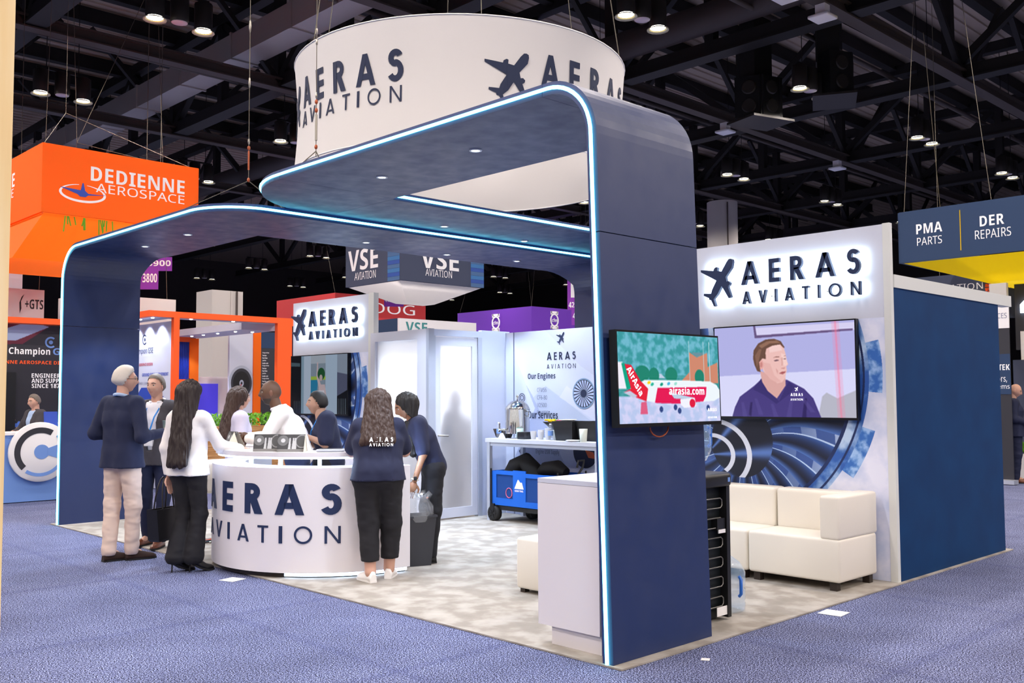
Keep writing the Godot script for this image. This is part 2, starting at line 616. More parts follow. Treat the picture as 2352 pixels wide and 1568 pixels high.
# ---------------------------------------------------------------- the hall
func hall() -> void:
	var f := box("floor", Vector3(-32, -0.2, -80), Vector3(75, -0.012, 26), M.blue_carpet)
	struct(f, "blue speckled carpet of the exhibition hall")
	var w := [["wall_left", Vector3(-32.3, -0.2, -80), Vector3(-32, 15, 26)], ["wall_right", Vector3(75, -0.2, -80), Vector3(75.3, 15, 26)], ["wall_back", Vector3(-32.3, -0.2, -80.3), Vector3(75.3, 15, -80)], ["wall_front", Vector3(-32.3, -0.2, 26), Vector3(75.3, 15, 26.3)]]
	for a in w:
		struct(box(a[0], a[1], a[2], M.hall_wall), "dark distant wall of the exhibition hall")
	# ribbed roof deck
	var st := S()
	b2(st, Vector3(-32, 14.2, -80), Vector3(75, 14.4, 26))
	var z := -60.0
	while z < 14.0:
		bx(st, Vector3(21, 14.17, z), Vector3(104, 0.07, 0.16))
		z += 0.45
	struct(obj("ceiling", st, M.deck), "ribbed grey metal roof deck")
	# trusses that run away to the left
	var xs := [-3.5, 3.4, 10.3, 17.15, 24.0, 30.9, 37.8, 44.7, 51.6]
	for x in xs:
		var t := thing("roof_truss", "long black steel roof truss with upright and slanting struts", "truss", Vector3(x, 10.5, 0), 0.0, "black roof trusses")
		var s := S()
		bx(s, Vector3(0, 0.2, -25), Vector3(0.34, 0.4, 74))
		bx(s, Vector3(0, 0.02, -25), Vector3(0.5, 0.05, 74))
		obj("bottom_chord", s, M.black_steel, t)
		s = S()
		bx(s, Vector3(0, 3.1, -25), Vector3(0.34, 0.35, 74))
		obj("top_chord", s, M.black_steel, t)
		var k := 0
		var zz := 6.3
		while zz > -58:
			s = S()
			bx(s, Vector3(0, 1.6, zz), Vector3(0.26, 2.9, 0.28))
			obj("upright", s, M.black_steel, t)
			var dir := Vector3(0, 2.6, -3.3)
			s = S()
			bx(s, Vector3(0, 1.65, zz - 1.7), Vector3(0.2, dir.length(), 0.22), Basis(Quaternion(Vector3.UP, dir.normalized() if k % 2 == 0 else (dir * Vector3(1, 1, -1)).normalized())))
			obj("strut", s, M.black_steel, t)
			zz -= 3.45
			k += 1
	for z2 in [-0.2, -7.1, -14.1, -21.0, -27.9, -34.8, -41.7]:
		var t := thing("cross_beam", "grey steel cross beam under the hall roof", "beam", Vector3(0, 10.45, z2), 0.0, "grey cross beams")
		var s := S()
		bx(s, Vector3(26, 0.14, 0), Vector3(60, 0.28, 0.1))
		bx(s, Vector3(26, 0.0, 0), Vector3(60, 0.04, 0.34))
		bx(s, Vector3(26, 0.28, 0), Vector3(60, 0.04, 0.34))
		obj("flanged_beam", s, M.grey_steel, t)
		s = S()
		for k in 9:
			var x0 := -3.5 + 6.9 * k
			for sg in [-1.0, 1.0]:
				var a := Vector3(x0 + sg * 0.2, 0.2, 0)
				var b := Vector3(x0 + sg * 3.0, 3.0, 0)
				bx(s, (a + b) * 0.5, Vector3(0.14, a.distance_to(b), 0.16), Basis(Quaternion(Vector3.UP, (b - a).normalized())))
		obj("brace", s, M.black_steel, t)
	for k in 22:
		var t := S()
		var zp := 8.1 - 2.2533 * k
		bx(t, Vector3(26, 13.85, zp), Vector3(62, 0.5, 0.16))
		bx(t, Vector3(26, 13.62, zp), Vector3(62, 0.05, 0.3))
		tag(obj("purlin", t, M.black_steel), "black purlin carrying the ribbed roof deck", "beam", "black purlins")
	# pipes, ducts and speakers
	st = S(true)
	rod(st, Vector3(16.6, 11.35, 6), Vector3(16.6, 11.35, -45), 0.4, 14)
	tag(obj("roof_pipe", st, M.pipe_brown), "thick brown pipe running along a roof truss", "pipe")
	st = S()
	bx(st, Vector3(9.2, 11.5, -27), Vector3(0.8, 0.7, 28))
	for k in 8:
		bx(st, Vector3(9.2, 11.5, -15 - 3.2 * k), Vector3(0.88, 0.78, 0.08))
	tag(obj("air_duct", st, M.duct), "silver square air duct above the orange hanging sign", "duct")
	for k in 5:
		st = S(true)
		rod(st, Vector3(-3, 11.1 + 0.12 * (k % 2), -9.2 - 6.9 * k), Vector3(52, 11.1 + 0.12 * (k % 2), -9.2 - 6.9 * k), 0.07, 8)
		tag(obj("conduit", st, M.grey_steel), "thin grey conduit running across under the roof", "pipe", "grey conduits")
	for a in [[Vector3(19.3, 9.4, -8.9), 0.5], [Vector3(18.6, 9.0, -10.6), -0.3]]:
		var t := thing("speaker_cluster", "black loudspeaker cluster on a post, " + ("the higher of the two" if a[1] > 0 else "the lower of the two"), "loudspeaker", a[0], a[1])
		for k in 3:
			var s := S()
			var b := Basis(Vector3.UP, (k - 1) * 0.9)
			bx(s, b * Vector3(0, 0.5, 0.45), Vector3(0.75, 1.1, 0.5), b)
			var cab := obj("cabinet", s, M.black_plastic, t)
			s = S(true)
			for q in [0.25, 0.75]:
				var c := b * Vector3(0, q, 0.71)
				tube(s, [c, c + b * Vector3(0, 0, 0.03)], [0.2, 0.17], 14)
			obj("cone", s, M.lamp_can, cab)
		box("base_plate", Vector3(-0.7, -0.12, -0.3), Vector3(0.7, -0.06, 0.8), M.lamp_can, t)
		box("post", Vector3(-0.3, 0.9, -0.2), Vector3(0.3, 4.6, 0.4), M.black_steel, t)
	for a in [Vector3(14.3, 10.09, -7.1), Vector3(15.9, 10.09, -7.1), Vector3(22.5, 10.09, -14.1), Vector3(30, 10.09, -14.1)]:
		var t := thing("access_point", "white wireless box under a grey cross beam", "wireless box", a, 0.0, "white wireless boxes")
		var s := S(true)
		rbox(s, Vector3(0, 0.05, 0), Vector3(0.5, 0.08, 0.5), 0.03)
		obj("housing", s, M.bright_white, t)
		box("bracket", Vector3(-0.12, 0.09, -0.12), Vector3(0.12, 0.34, 0.12), M.bright_white, t)
	# lamps in a regular field
	for i in 10:
		for j in 12:
			var x := -16.23 + 6.93 * i
			var zl := 18.22 - 6.76 * j
			var d := Vector2(x - 2.0, zl + 3.0).length()
			lamp_cluster(x, zl, d < 32.0, zl > -51.0 and x < 42.0)
	# concrete columns
	for a in [[Vector3(10.4, 0, -25), 0.55, "grey concrete column behind the orange framed booth"], [Vector3(29.6, 0, -19), 1.0, "pale concrete column rising behind the white logo wall"]]:
		st = S(true)
		if a[1] < 0.9:
			st = S()
			bx(st, Vector3(0, 2.45, 0), Vector3(1.05, 4.9, 1.05))
			bx(st, Vector3(0.12, 2.45, 0.53), Vector3(0.04, 4.9, 0.04))
		else:
			lathe(st, Vector3.ZERO, [[0.62, 0], [0.62, 9.5]], 24)
		var c := thing("concrete_column", a[2], "column", a[0])
		obj("shaft", st, M.concrete, c)
		if a[1] > 0.9:
			st = S()
			rod(st, Vector3(-0.4, 2, 0.52), Vector3(-0.4, 9.4, 0.52), 0.03)
			bx(st, Vector3(-0.4, 7.2, 0.56), Vector3(0.3, 0.22, 0.12))
			obj("conduit", st, M.grey_steel, c)
		else:
			st = S()
			rod(st, Vector3(0.3, 0, 0.56), Vector3(0.3, 4.9, 0.56), 0.03)
			obj("conduit", st, M.grey_steel, c)

# ---------------------------------------------------------------- the booth
func slab(st: SurfaceTool, plan: PackedVector2Array, y0: float, y1: float) -> void:
	# plan in (x, z)
	var f := func(u: float, v: float, w: float) -> Vector3: return Vector3(u, w, -v)
	var p := PackedVector2Array()
	for q in plan:
		p.append(Vector2(q.x, -q.y))
	prism(st, p, f, y0, y1)

func bend_profile(y_top: float, r: float, lean: float, dir: float, d0: float) -> Array:
	# centre line of a post that bends over into an arm: [along, height], from the floor up
	var o := []
	var yb := y_top - r
	for k in 6:
		var y := yb * k / 5.0
		o.append(Vector2(d0 + dir * lean * y / yb, y))
	for k in range(1, 13):
		var a := PI / 2 * k / 12.0
		o.append(Vector2(d0 + dir * (lean + r - r * cos(a)), yb + r * sin(a)))
	return o

func ribbon(pts: Array, half: float, place: Callable, w0: Array, w1: Array) -> SurfaceTool:
	# a thick strip along a profile; place(along, across, height); w0 and w1 give the two edges at each point
	var st := S()
	var n := pts.size()
	var out := []
	var inn := []
	for i in n:
		var t: Vector2 = (pts[mini(i + 1, n - 1)] - pts[maxi(i - 1, 0)]).normalized()
		var nn := Vector2(-t.y, t.x)
		out.append(pts[i] + nn * half)
		inn.append(pts[i] - nn * half)
	for i in n - 1:
		var q := []
		for s in [out, inn]:
			for j in [i, i + 1]:
				for w in [w0[j], w1[j]]:
					q.append(place.call(s[j].x, w, s[j].y))
		# q: out i w0,w1; out j w0,w1; inn i w0,w1; inn j w0,w1
		quad(st, q[0], q[2], q[3], q[1])
		quad(st, q[4], q[5], q[7], q[6])
		quad(st, q[0], q[4], q[6], q[2])
		quad(st, q[1], q[3], q[7], q[5])
		if i == 0:
			quad(st, q[0], q[1], q[5], q[4])
		if i == n - 2:
			quad(st, q[2], q[6], q[7], q[3])
	return st

func strip_line(called: String, pts: Array, w: float, parent: Node3D) -> void:
	# glowing strip of rounded section along points
	var st := S(true)
	tube(st, pts, w, 6)
	obj(called, st, M.strip_glow, parent)

func blend(pts: Array, a: float, b: float, from: int) -> Array:
	var o := []
	for i in pts.size():
		o.append(lerpf(a, b, clampf(float(i - from) / maxf(1.0, pts.size() - 1 - from), 0, 1)))
	return o

func arches() -> void:
	var H := 0.04
	# --- the near arch: front post, arm along the aisle, rounded corner, arm to the back
	var t := thing("light_arch", "navy arch with the nearest post, glowing edge strip and downlights", "arch")
	var place := func(al: float, ac: float, y: float) -> Vector3: return Vector3(ac, y, al)
	var p := bend_profile(3.48, 0.36, 0.09, -1.0, -0.12)
	p.append(Vector2(-0.62, 3.48))
	var lower := []
	var upper := []
	for q in p:
		if q.y <= 2.5:
			lower.append(q)
	lower.append(Vector2(-0.12 - 0.09 * 2.52 / 3.12, 2.52))
	upper.append(Vector2(-0.12 - 0.09 * 2.526 / 3.12, 2.526))
	for q in p:
		if q.y > 2.53:
			upper.append(q)
	obj("post_panel", ribbon(lower, H, place, blend(lower, 0.02, 0.02, 0), blend(lower, 1.0, 1.0, 0)), M.navy_panel, t)
	obj("bend_panel", ribbon(upper, H, place, blend(upper, 0.02, 0.02, 0), blend(upper, 1.0, 1.06, 8)), M.navy_panel, t)
	var y0 := 3.44
	var y1 := 3.52
	var st := S()
	slab(st, pv([0.02, -0.623, 1.06, -0.623, 1.25, -1.3, 1.25, -3.8, 0.02, -3.8]), y0, y1)
	obj("arm_panel", st, M.navy_panel, t)
	var plan := [1.27, -3.803, 1.27, -5.0]
	for k in 19:
		var a := deg_to_rad(-90.0 - 90.0 * k / 18.0)
		plan.append(1.24 + 1.22 * cos(a))
		plan.append(-3.803 + 1.197 * sin(a))
	st = S()
	slab(st, pv(plan), y0, y1)
	obj("corner_panel", st, M.navy_panel, t)
	st = S()
	slab(st, pv([1.274, -3.85, 3.45, -3.85, 3.45, -5.0, 1.274, -5.0]), y0, y1)
	obj("arm_panel", st, M.navy_panel, t)
	st = S()
	slab(st, pv([3.454, -3.85, 5.6, -3.85, 5.6, -5.0, 3.454, -5.0]), y0, y1)
	obj("arm_panel", st, M.navy_panel, t)
	var placex := func(al: float, ac: float, y: float) -> Vector3: return Vector3(-al, y, ac)
	var pb := bend_profile(3.48, 0.4, 0.0, 1.0, -6.0)
	obj("post_panel", ribbon(pb, H, placex, blend(pb, -4.9, -5.0, 8), blend(pb, -3.9, -3.85, 8)), M.navy_panel, t)
	# glowing strips
	var s1 := []
	for q in p:
		s1.append(Vector3(0.012, q.y, q.x))
	for k in 5:
		s1.append(Vector3(0.012, 3.48, -0.8 - 0.7 * k))
	for k in range(1, 17):
		var a := deg_to_rad(180.0 + 90.0 * k / 16.0)
		s1.append(Vector3(1.24 + 1.228 * cos(a), 3.48, -3.803 + 1.205 * sin(a)))
	strip_line("light_strip", s1, 0.0125, t)
	var s2 := []
	for k in 6:
		s2.append(Vector3(1.27 + 0.86 * k, 3.48, -3.842))
	for q in [[5.8, 3.44], [5.93, 3.3], [6.0, 3.08], [6.0, 0.02]]:
		s2.append(Vector3(q[0], q[1], -3.88))
	strip_line("light_strip", s2, 0.014, t)
	for q in [[0.6, -1.9], [0.62, -3.13], [2.58, -4.63], [3.96, -4.76], [5.3, -4.5]]:
		downlight(t, Vector3(q[0], y0, q[1]))
	# --- the far arch
	t = thing("light_arch", "navy arch with the far left post, glowing edge strip and downlights", "arch")
	var pc := bend_profile(3.40, 0.42, 0.0, 1.0, -8.94)
	pc.append(Vector2(-8.1, 3.40))
	lower = []
	upper = []
	for q in pc:
		if q.y <= 2.4:
			lower.append(q)
	lower.append(Vector2(-8.94, 2.44))
	upper.append(Vector2(-8.94, 2.446))
	for q in pc:
		if q.y > 2.45:
			upper.append(q)
	obj("post_panel", ribbon(lower, H, place, blend(lower, 0.02, 0.02, 0), blend(lower, 0.98, 0.98, 0)), M.navy_panel, t)
	obj("bend_panel", ribbon(upper, H, place, blend(upper, 0.02, 0.02, 0), blend(upper, 0.98, 1.15, 4)), M.navy_panel, t)
	y0 = 3.36
	y1 = 3.44
	st = S()
	slab(st, pv([0.02, -8.097, 1.15, -8.097, 1.15, -6.18, 0.02, -6.18]), y0, y1)
	obj("arm_panel", st, M.navy_panel, t)
	plan = [0.02, -6.176, 1.15, -6.176, 1.15, -4.92]
	for k in 13:
		var a := deg_to_rad(90.0 + 90.0 * k / 12.0)
		plan.append(0.56 + 0.54 * cos(a))
		plan.append(-5.5 + 0.58 * sin(a))
	st = S()
	slab(st, pv(plan), y0, y1)
	obj("corner_panel", st, M.navy_panel, t)
	for x in [[1.154, 3.4], [3.404, 5.6]]:
		st = S()
		slab(st, pv([x[0], -6.176, x[1], -6.15, x[1], -4.92, x[0], -4.92]), y0, y1)
		obj("arm_panel", st, M.navy_panel, t)
	var pd := bend_profile(3.40, 0.4, 0.0, 1.0, -6.02)
	obj("post_panel", ribbon(pd, H, placex, blend(pd, -5.78, -6.15, 8), blend(pd, -4.95, -4.92, 8)), M.navy_panel, t)
	var s3 := []
	for q in pc:
		s3.append(Vector3(0.012, q.y, q.x))
	s3.append(Vector3(0.012, 3.4, -7.2))
	s3.append(Vector3(0.012, 3.4, -6.2))
	s3.append(Vector3(0.012, 3.4, -5.7))
	for k in 13:
		var a := deg_to_rad(180.0 - 90.0 * k / 12.0)
		s3.append(Vector3(0.56 + 0.548 * cos(a), 3.4, -5.5 + 0.588 * sin(a)))
	for k in 6:
		s3.append(Vector3(1.0 + 0.92 * k, 3.4, -4.912))
	strip_line("light_strip", s3, 0.0125, t)
	for q in [[0.53, -6.61], [0.54, -7.75], [2.31, -5.73], [3.64, -5.84], [4.72, -5.67]]:
		downlight(t, Vector3(q[0], y0, q[1]))

func downlight(t: Node3D, at: Vector3) -> void:
	var st := S(true)
	lathe(st, at, [[0.05, 0.0], [0.05, -0.008], [0.036, -0.01], [0.034, 0.004]], 16, false)
	var b := obj("downlight", st, M.grey_frame, t)
	st = S(true)
	lathe(st, at, [[0.001, -0.004], [0.035, -0.006], [0.035, 0.002], [0.001, 0.003]], 16)
	obj("glowing_lens", st, M.downlight_glow, b)
	spot(at + Vector3(0, -0.02, 0), Vector3.DOWN, 5.0, 50.0, 0.035, Color(0.86, 0.92, 1.0), t)

func banner_ring() -> void:
	var c := Vector3(2.584, 0, -4.348)
	var R := 1.787
	var t := thing("ring_banner", "big white round fabric banner hanging above the booth with navy lettering", "banner")
	var st := S(true)
	var prof := []
	for k in 13:
		var v := k / 12.0
		prof.append([R - 0.035 * sin(PI * v), 3.894 + 1.157 * v])
	for i in 96:
		var a0 := TAU * i / 96
		var a1 := TAU * (i + 1) / 96
		for k in 12:
			var q := []
			for e in [[a0, k], [a0, k + 1], [a1, k + 1], [a1, k]]:
				var pr: Array = prof[e[1]]
				var vv: float = e[1] / 12.0
				var wob := 0.003 * sin(e[0] * 26.0 + vv * 9.0) * pow(sin(PI * vv), 2.0)
				q.append(c + Vector3(sin(e[0]) * (pr[0] + wob), pr[1], cos(e[0]) * (pr[0] + wob)))
			quad(st, q[0], q[1], q[2], q[3])
	obj("fabric", st, M.banner_fabric, t)
	for yy in [3.894, 5.051]:
		st = S(true)
		var pts := []
		for i in 65:
			var a := TAU * i / 64
			pts.append(c + Vector3(sin(a) * R, yy, cos(a) * R))
		tube(st, pts, 0.008, 6)
		obj("hoop", st, M.bright_white, t)
	# the name four times round
	for k in 4:
		var off := -117.0 + 90.0 * k
		var d0 := -0.03
		var rr := R
		var fm := fabric_map(c, R, 3.894, 1.157, 0.035)
		var deg := func(a: float) -> float: return deg_to_rad(a) * rr
		plane_mark(fm, deg.call(off - 7.0), 4.245, deg.call(14.0), 0.49, 0.0045, 0.0075, M.print_navy, t, 0.06)
		var big := [["A", 14.6, 6.6], ["E", 24.3, 4.4], ["R", 34.6, 5.6], ["A", 45.3, 7.2], ["S", 55.8, 5.2]]
		for g in big:
			letter(g[0], 0.19, fm, deg.call(off + g[1] - g[2] / 2), 4.46, deg.call(g[2]), 0.3, 0.0045, 0.0075, M.print_navy, t, 0.06)
		var small := [["A", 12.9, 4.4], ["V", 19.3, 4.0], ["I", 24.6, 0.9], ["A", 30.2, 4.3], ["T", 37.6, 3.2], ["I", 42.6, 0.9], ["O", 48.5, 4.6], ["N", 55.9, 3.9]]
		for g in small:
			letter(g[0], 0.11, fm, deg.call(off + g[1] - g[2] / 2), 4.265, deg.call(g[2]), 0.155, 0.0045, 0.0075, M.print_navy, t, 0.06)
	for k in 6:
		var a := deg_to_rad(-95.0 + 60.0 * k)
		var r0 := c + Vector3(sin(a) * R, 5.06, cos(a) * R)
		st = S()
		rod(st, r0, Vector3(c.x + sin(a) * 0.5, 14.13, c.z + cos(a) * 0.5), 0.006, 4)
		obj("hanging_wire", st, M.cable, t)

func rigging() -> void:
	# hoist lines of the two arches
	var t := thing("hoist_line", "steel hoist line with orange hook and turnbuckle over the far arch", "hoist line")
	var x := 0.42
	var z := -5.07
	var st := S()
	rod(st, Vector3(x, 3.72, z), Vector3(x, 14.13, z), 0.004, 5)
	obj("line", st, M.cable, t)
	for a in [[4.05, 4.12, "thimble"], [4.62, 4.74, "thimble"], [5.18, 5.33, "thimble"]]:
		st = S(true)
		ball(st, Vector3(x, (a[0] + a[1]) / 2, z), Vector3(0.012, (a[1] - a[0]) / 2, 0.012), 8)
		obj(a[2], st, M.rig_steel, t)
	st = S(true)
	rod(st, Vector3(x, 3.8, z), Vector3(x, 3.99, z), 0.009)
	obj("turnbuckle", st, M.rig_orange, t)
	for yy in [4.02, 3.7]:
		st = S(true)
		ball(st, Vector3(x, yy, z), Vector3(0.016, 0.024, 0.016), 8)
		obj("hook", st, M.rig_orange, t)
	for q in [Vector3(0.06, 3.45, -5.75), Vector3(0.75, 3.45, -4.98)]:
		st = S()
		rod(st, Vector3(x, 3.69, z), q, 0.005, 5)
		obj("sling", st, M.cable, t)
	t = thing("hoist_line", "steel hoist line in front of the ring banner over the near arch", "hoist line")
	x = 0.5
	z = -3.98
	st = S()
	rod(st, Vector3(x, 3.75, z), Vector3(x, 14.13, z), 0.004, 5)
	obj("line", st, M.cable, t)
	for yy in [4.82, 4.92, 4.32]:
		st = S(true)
		ball(st, Vector3(x, yy, z), Vector3(0.011, 0.035, 0.011), 8)
		obj("thimble", st, M.rig_steel, t)
	st = S(true)
	rod(st, Vector3(x, 3.9, z), Vector3(x, 4.14, z), 0.012)
	obj("turnbuckle", st, M.rig_steel, t)
	for yy in [3.84, 4.18, 4.26]:
		st = S(true)
		ball(st, Vector3(x, yy, z), Vector3(0.016, 0.024, 0.016), 8)
		obj("hook", st, M.rig_orange, t)
	for q in [Vector3(0.25, 3.53, -4.1), Vector3(0.6, 3.53, -3.9)]:
		st = S()
		rod(st, Vector3(x, 3.8, z), q, 0.005, 5)
		obj("sling", st, M.cable, t)

func engine_picture() -> Image:
	# print of a turbine fan, seen aslant; 1.9 m wide and 2.2 m high
	var W := 760
	var Hh := 880
	var im := Image.create(W, Hh, false, Image.FORMAT_RGB8)
	var n := FastNoiseLite.new()
	n.seed = 4
	n.frequency = 0.0063
	for y in Hh:
		for x in W:
			# metres along the wall from its left end and above the floor
			var mx := x / float(W) * 1.95
			var my := 2.2 - y / float(Hh) * 2.2
			var nz := n.get_noise_2d(x, y)
			var n2 := n.get_noise_2d(x * 3.0 + 500.0, y * 3.0)
			var col := Color(0.78, 0.82, 0.93).lerp(Color(0.90, 0.91, 0.98), clampf(0.5 + nz * 1.5, 0, 1))
			# the casing: an ellipse seen aslant
			var ex := (mx - 0.2) / 1.62
			var ey := (my - 1.72) / 1.5
			var e := sqrt(ex * ex + ey * ey)
			var ea := atan2(ey, ex)
			# the blades turn about the hub
			var dx := mx - 0.5
			var dy := my - 1.12
			var r := sqrt(dx * dx + dy * dy)
			var a := atan2(dy, dx)
			if e < 1.06 and e > 0.985:
				if fposmod(ea * 6.4 / PI + 0.2, 1.0) < 0.58:
					col = Color(0.20, 0.42, 0.74).lerp(Color(0.62, 0.76, 0.94), clampf(0.5 + n2 * 1.6, 0, 1))
			elif e < 1.0 and e > 0.88:
				col = Color(0.17, 0.36, 0.68).lerp(Color(0.74, 0.84, 0.96), clampf(0.45 + nz * 1.6 + sin(ea * 9.0) * 0.3, 0, 1))
				if e < 0.9 or absf(e - 0.955) < 0.006:
					col = Color(0.08, 0.16, 0.36)
			elif e <= 0.88:
				var s := fposmod(a * 17.0 / TAU + 0.55 * (r - 0.3) - 0.16 * sin(r * 4.2), 1.0)
				var w := clampf((r - 0.25) / 0.9, 0, 1)
				if s < 0.42:
					col = Color(0.05, 0.08, 0.19).lerp(Color(0.24, 0.42, 0.74), pow(s / 0.42, 1.4) * (0.5 + 0.5 * w))
				elif s < 0.47:
					col = Color(0.74, 0.84, 0.97)
				elif s < 0.74:
					var patch := fposmod(r * 3.1 + floorf(a * 17.0 / TAU) * 0.37, 1.0)
					col = Color(0.16, 0.28, 0.56).lerp(Color(0.80, 0.87, 0.97), (0.9 if patch < 0.45 else 0.18) * w)
				else:
					col = Color(0.30, 0.46, 0.76).lerp(Color(0.05, 0.09, 0.2), (s - 0.74) / 0.26)
				if r < 0.34:
					# cone with two pale rings
					col = Color(0.05, 0.07, 0.15).lerp(Color(0.34, 0.48, 0.76), pow(0.5 + 0.5 * sin(atan2(my - 0.98, mx - 0.1) * 9.0 + 1.0), 6.0))
					var rc := sqrt(pow((mx - 0.16) * 1.0, 2.0) + pow((my - 0.98) * 1.3, 2.0))
					if (rc > 0.40 and rc < 0.455) or (rc > 0.22 and rc < 0.27):
						col = Color(0.88, 0.91, 0.98)
			im.set_pixel(x, y, col)
	return im

func logo_sign(at: Vector3, right: Vector3, lift: float, s: float) -> void:
	# raised, back lit name on a wall; at is the lower left corner of the mark
	var t := thing("lit_sign", "back lit navy airplane and name " + ("on the right hand logo wall above the couch" if lift > 0 else "on the left hand logo wall above the dark screen"), "sign")
	var f := flat_map(at, right, Vector3.UP)
	var d0 := 0.05
	var d1 := 0.085
	plane_mark(f, 0.0, 0.02, 0.36 * s, 0.44 * s, d0, d1, M.logo_navy, t)
	wordmark(f, 0.45 * s, 0.20 * s, 1.17 * s, "AERAS", 0.215 * s, 0.18, d0, d1, M.logo_navy, t)
	wordmark(f, 0.46 * s, 0.02 * s, 1.16 * s, "AVIATION", 0.115 * s, 0.135, d0, d1, M.logo_navy, t)
	var back := -right.cross(Vector3.UP)
	# light bars behind the letters, facing the wall
	for b in [[0.18, 0.24, 0.3, 0.4], [1.03, 0.31, 1.22, 0.2], [1.03, 0.08, 1.22, 0.1]]:
		var c: Vector3 = f.call(b[0] * s, b[1] * s, d0 - 0.006)
		area(c, back, Vector2(b[2], b[3]) * s, 0.3 * b[2] * b[3] / 0.12, Color(0.86, 0.95, 1.0), t)
	var st := S()
	for b in [[0.2, 0.22], [0.75, 0.305], [1.3, 0.305], [0.75, 0.075], [1.3, 0.075]]:
		var c: Vector3 = f.call(b[0] * s, b[1] * s, 0.025)
		rod(st, c - back * -0.024, c + back * -0.024, 0.006, 6)
	obj("stand_off", st, M.rig_steel, t)

func television(t: Node3D, f: Callable, w: float, h: float, m: Material) -> void:
	# f maps u 0..w, v 0..h, depth
	var st := S()
	prism(st, pv([0, 0, w, 0, w, h, 0, h]), f, 0.0, 0.05)
	obj("casing", st, M.screen_bezel, t)
	st = S()
	var e := 0.012
	uvquad(st, f.call(e, h - e, 0.052), f.call(w - e, h - e, 0.052), f.call(w - e, e * 1.8, 0.052), f.call(e, e * 1.8, 0.052))
	obj("screen", st, m, t)

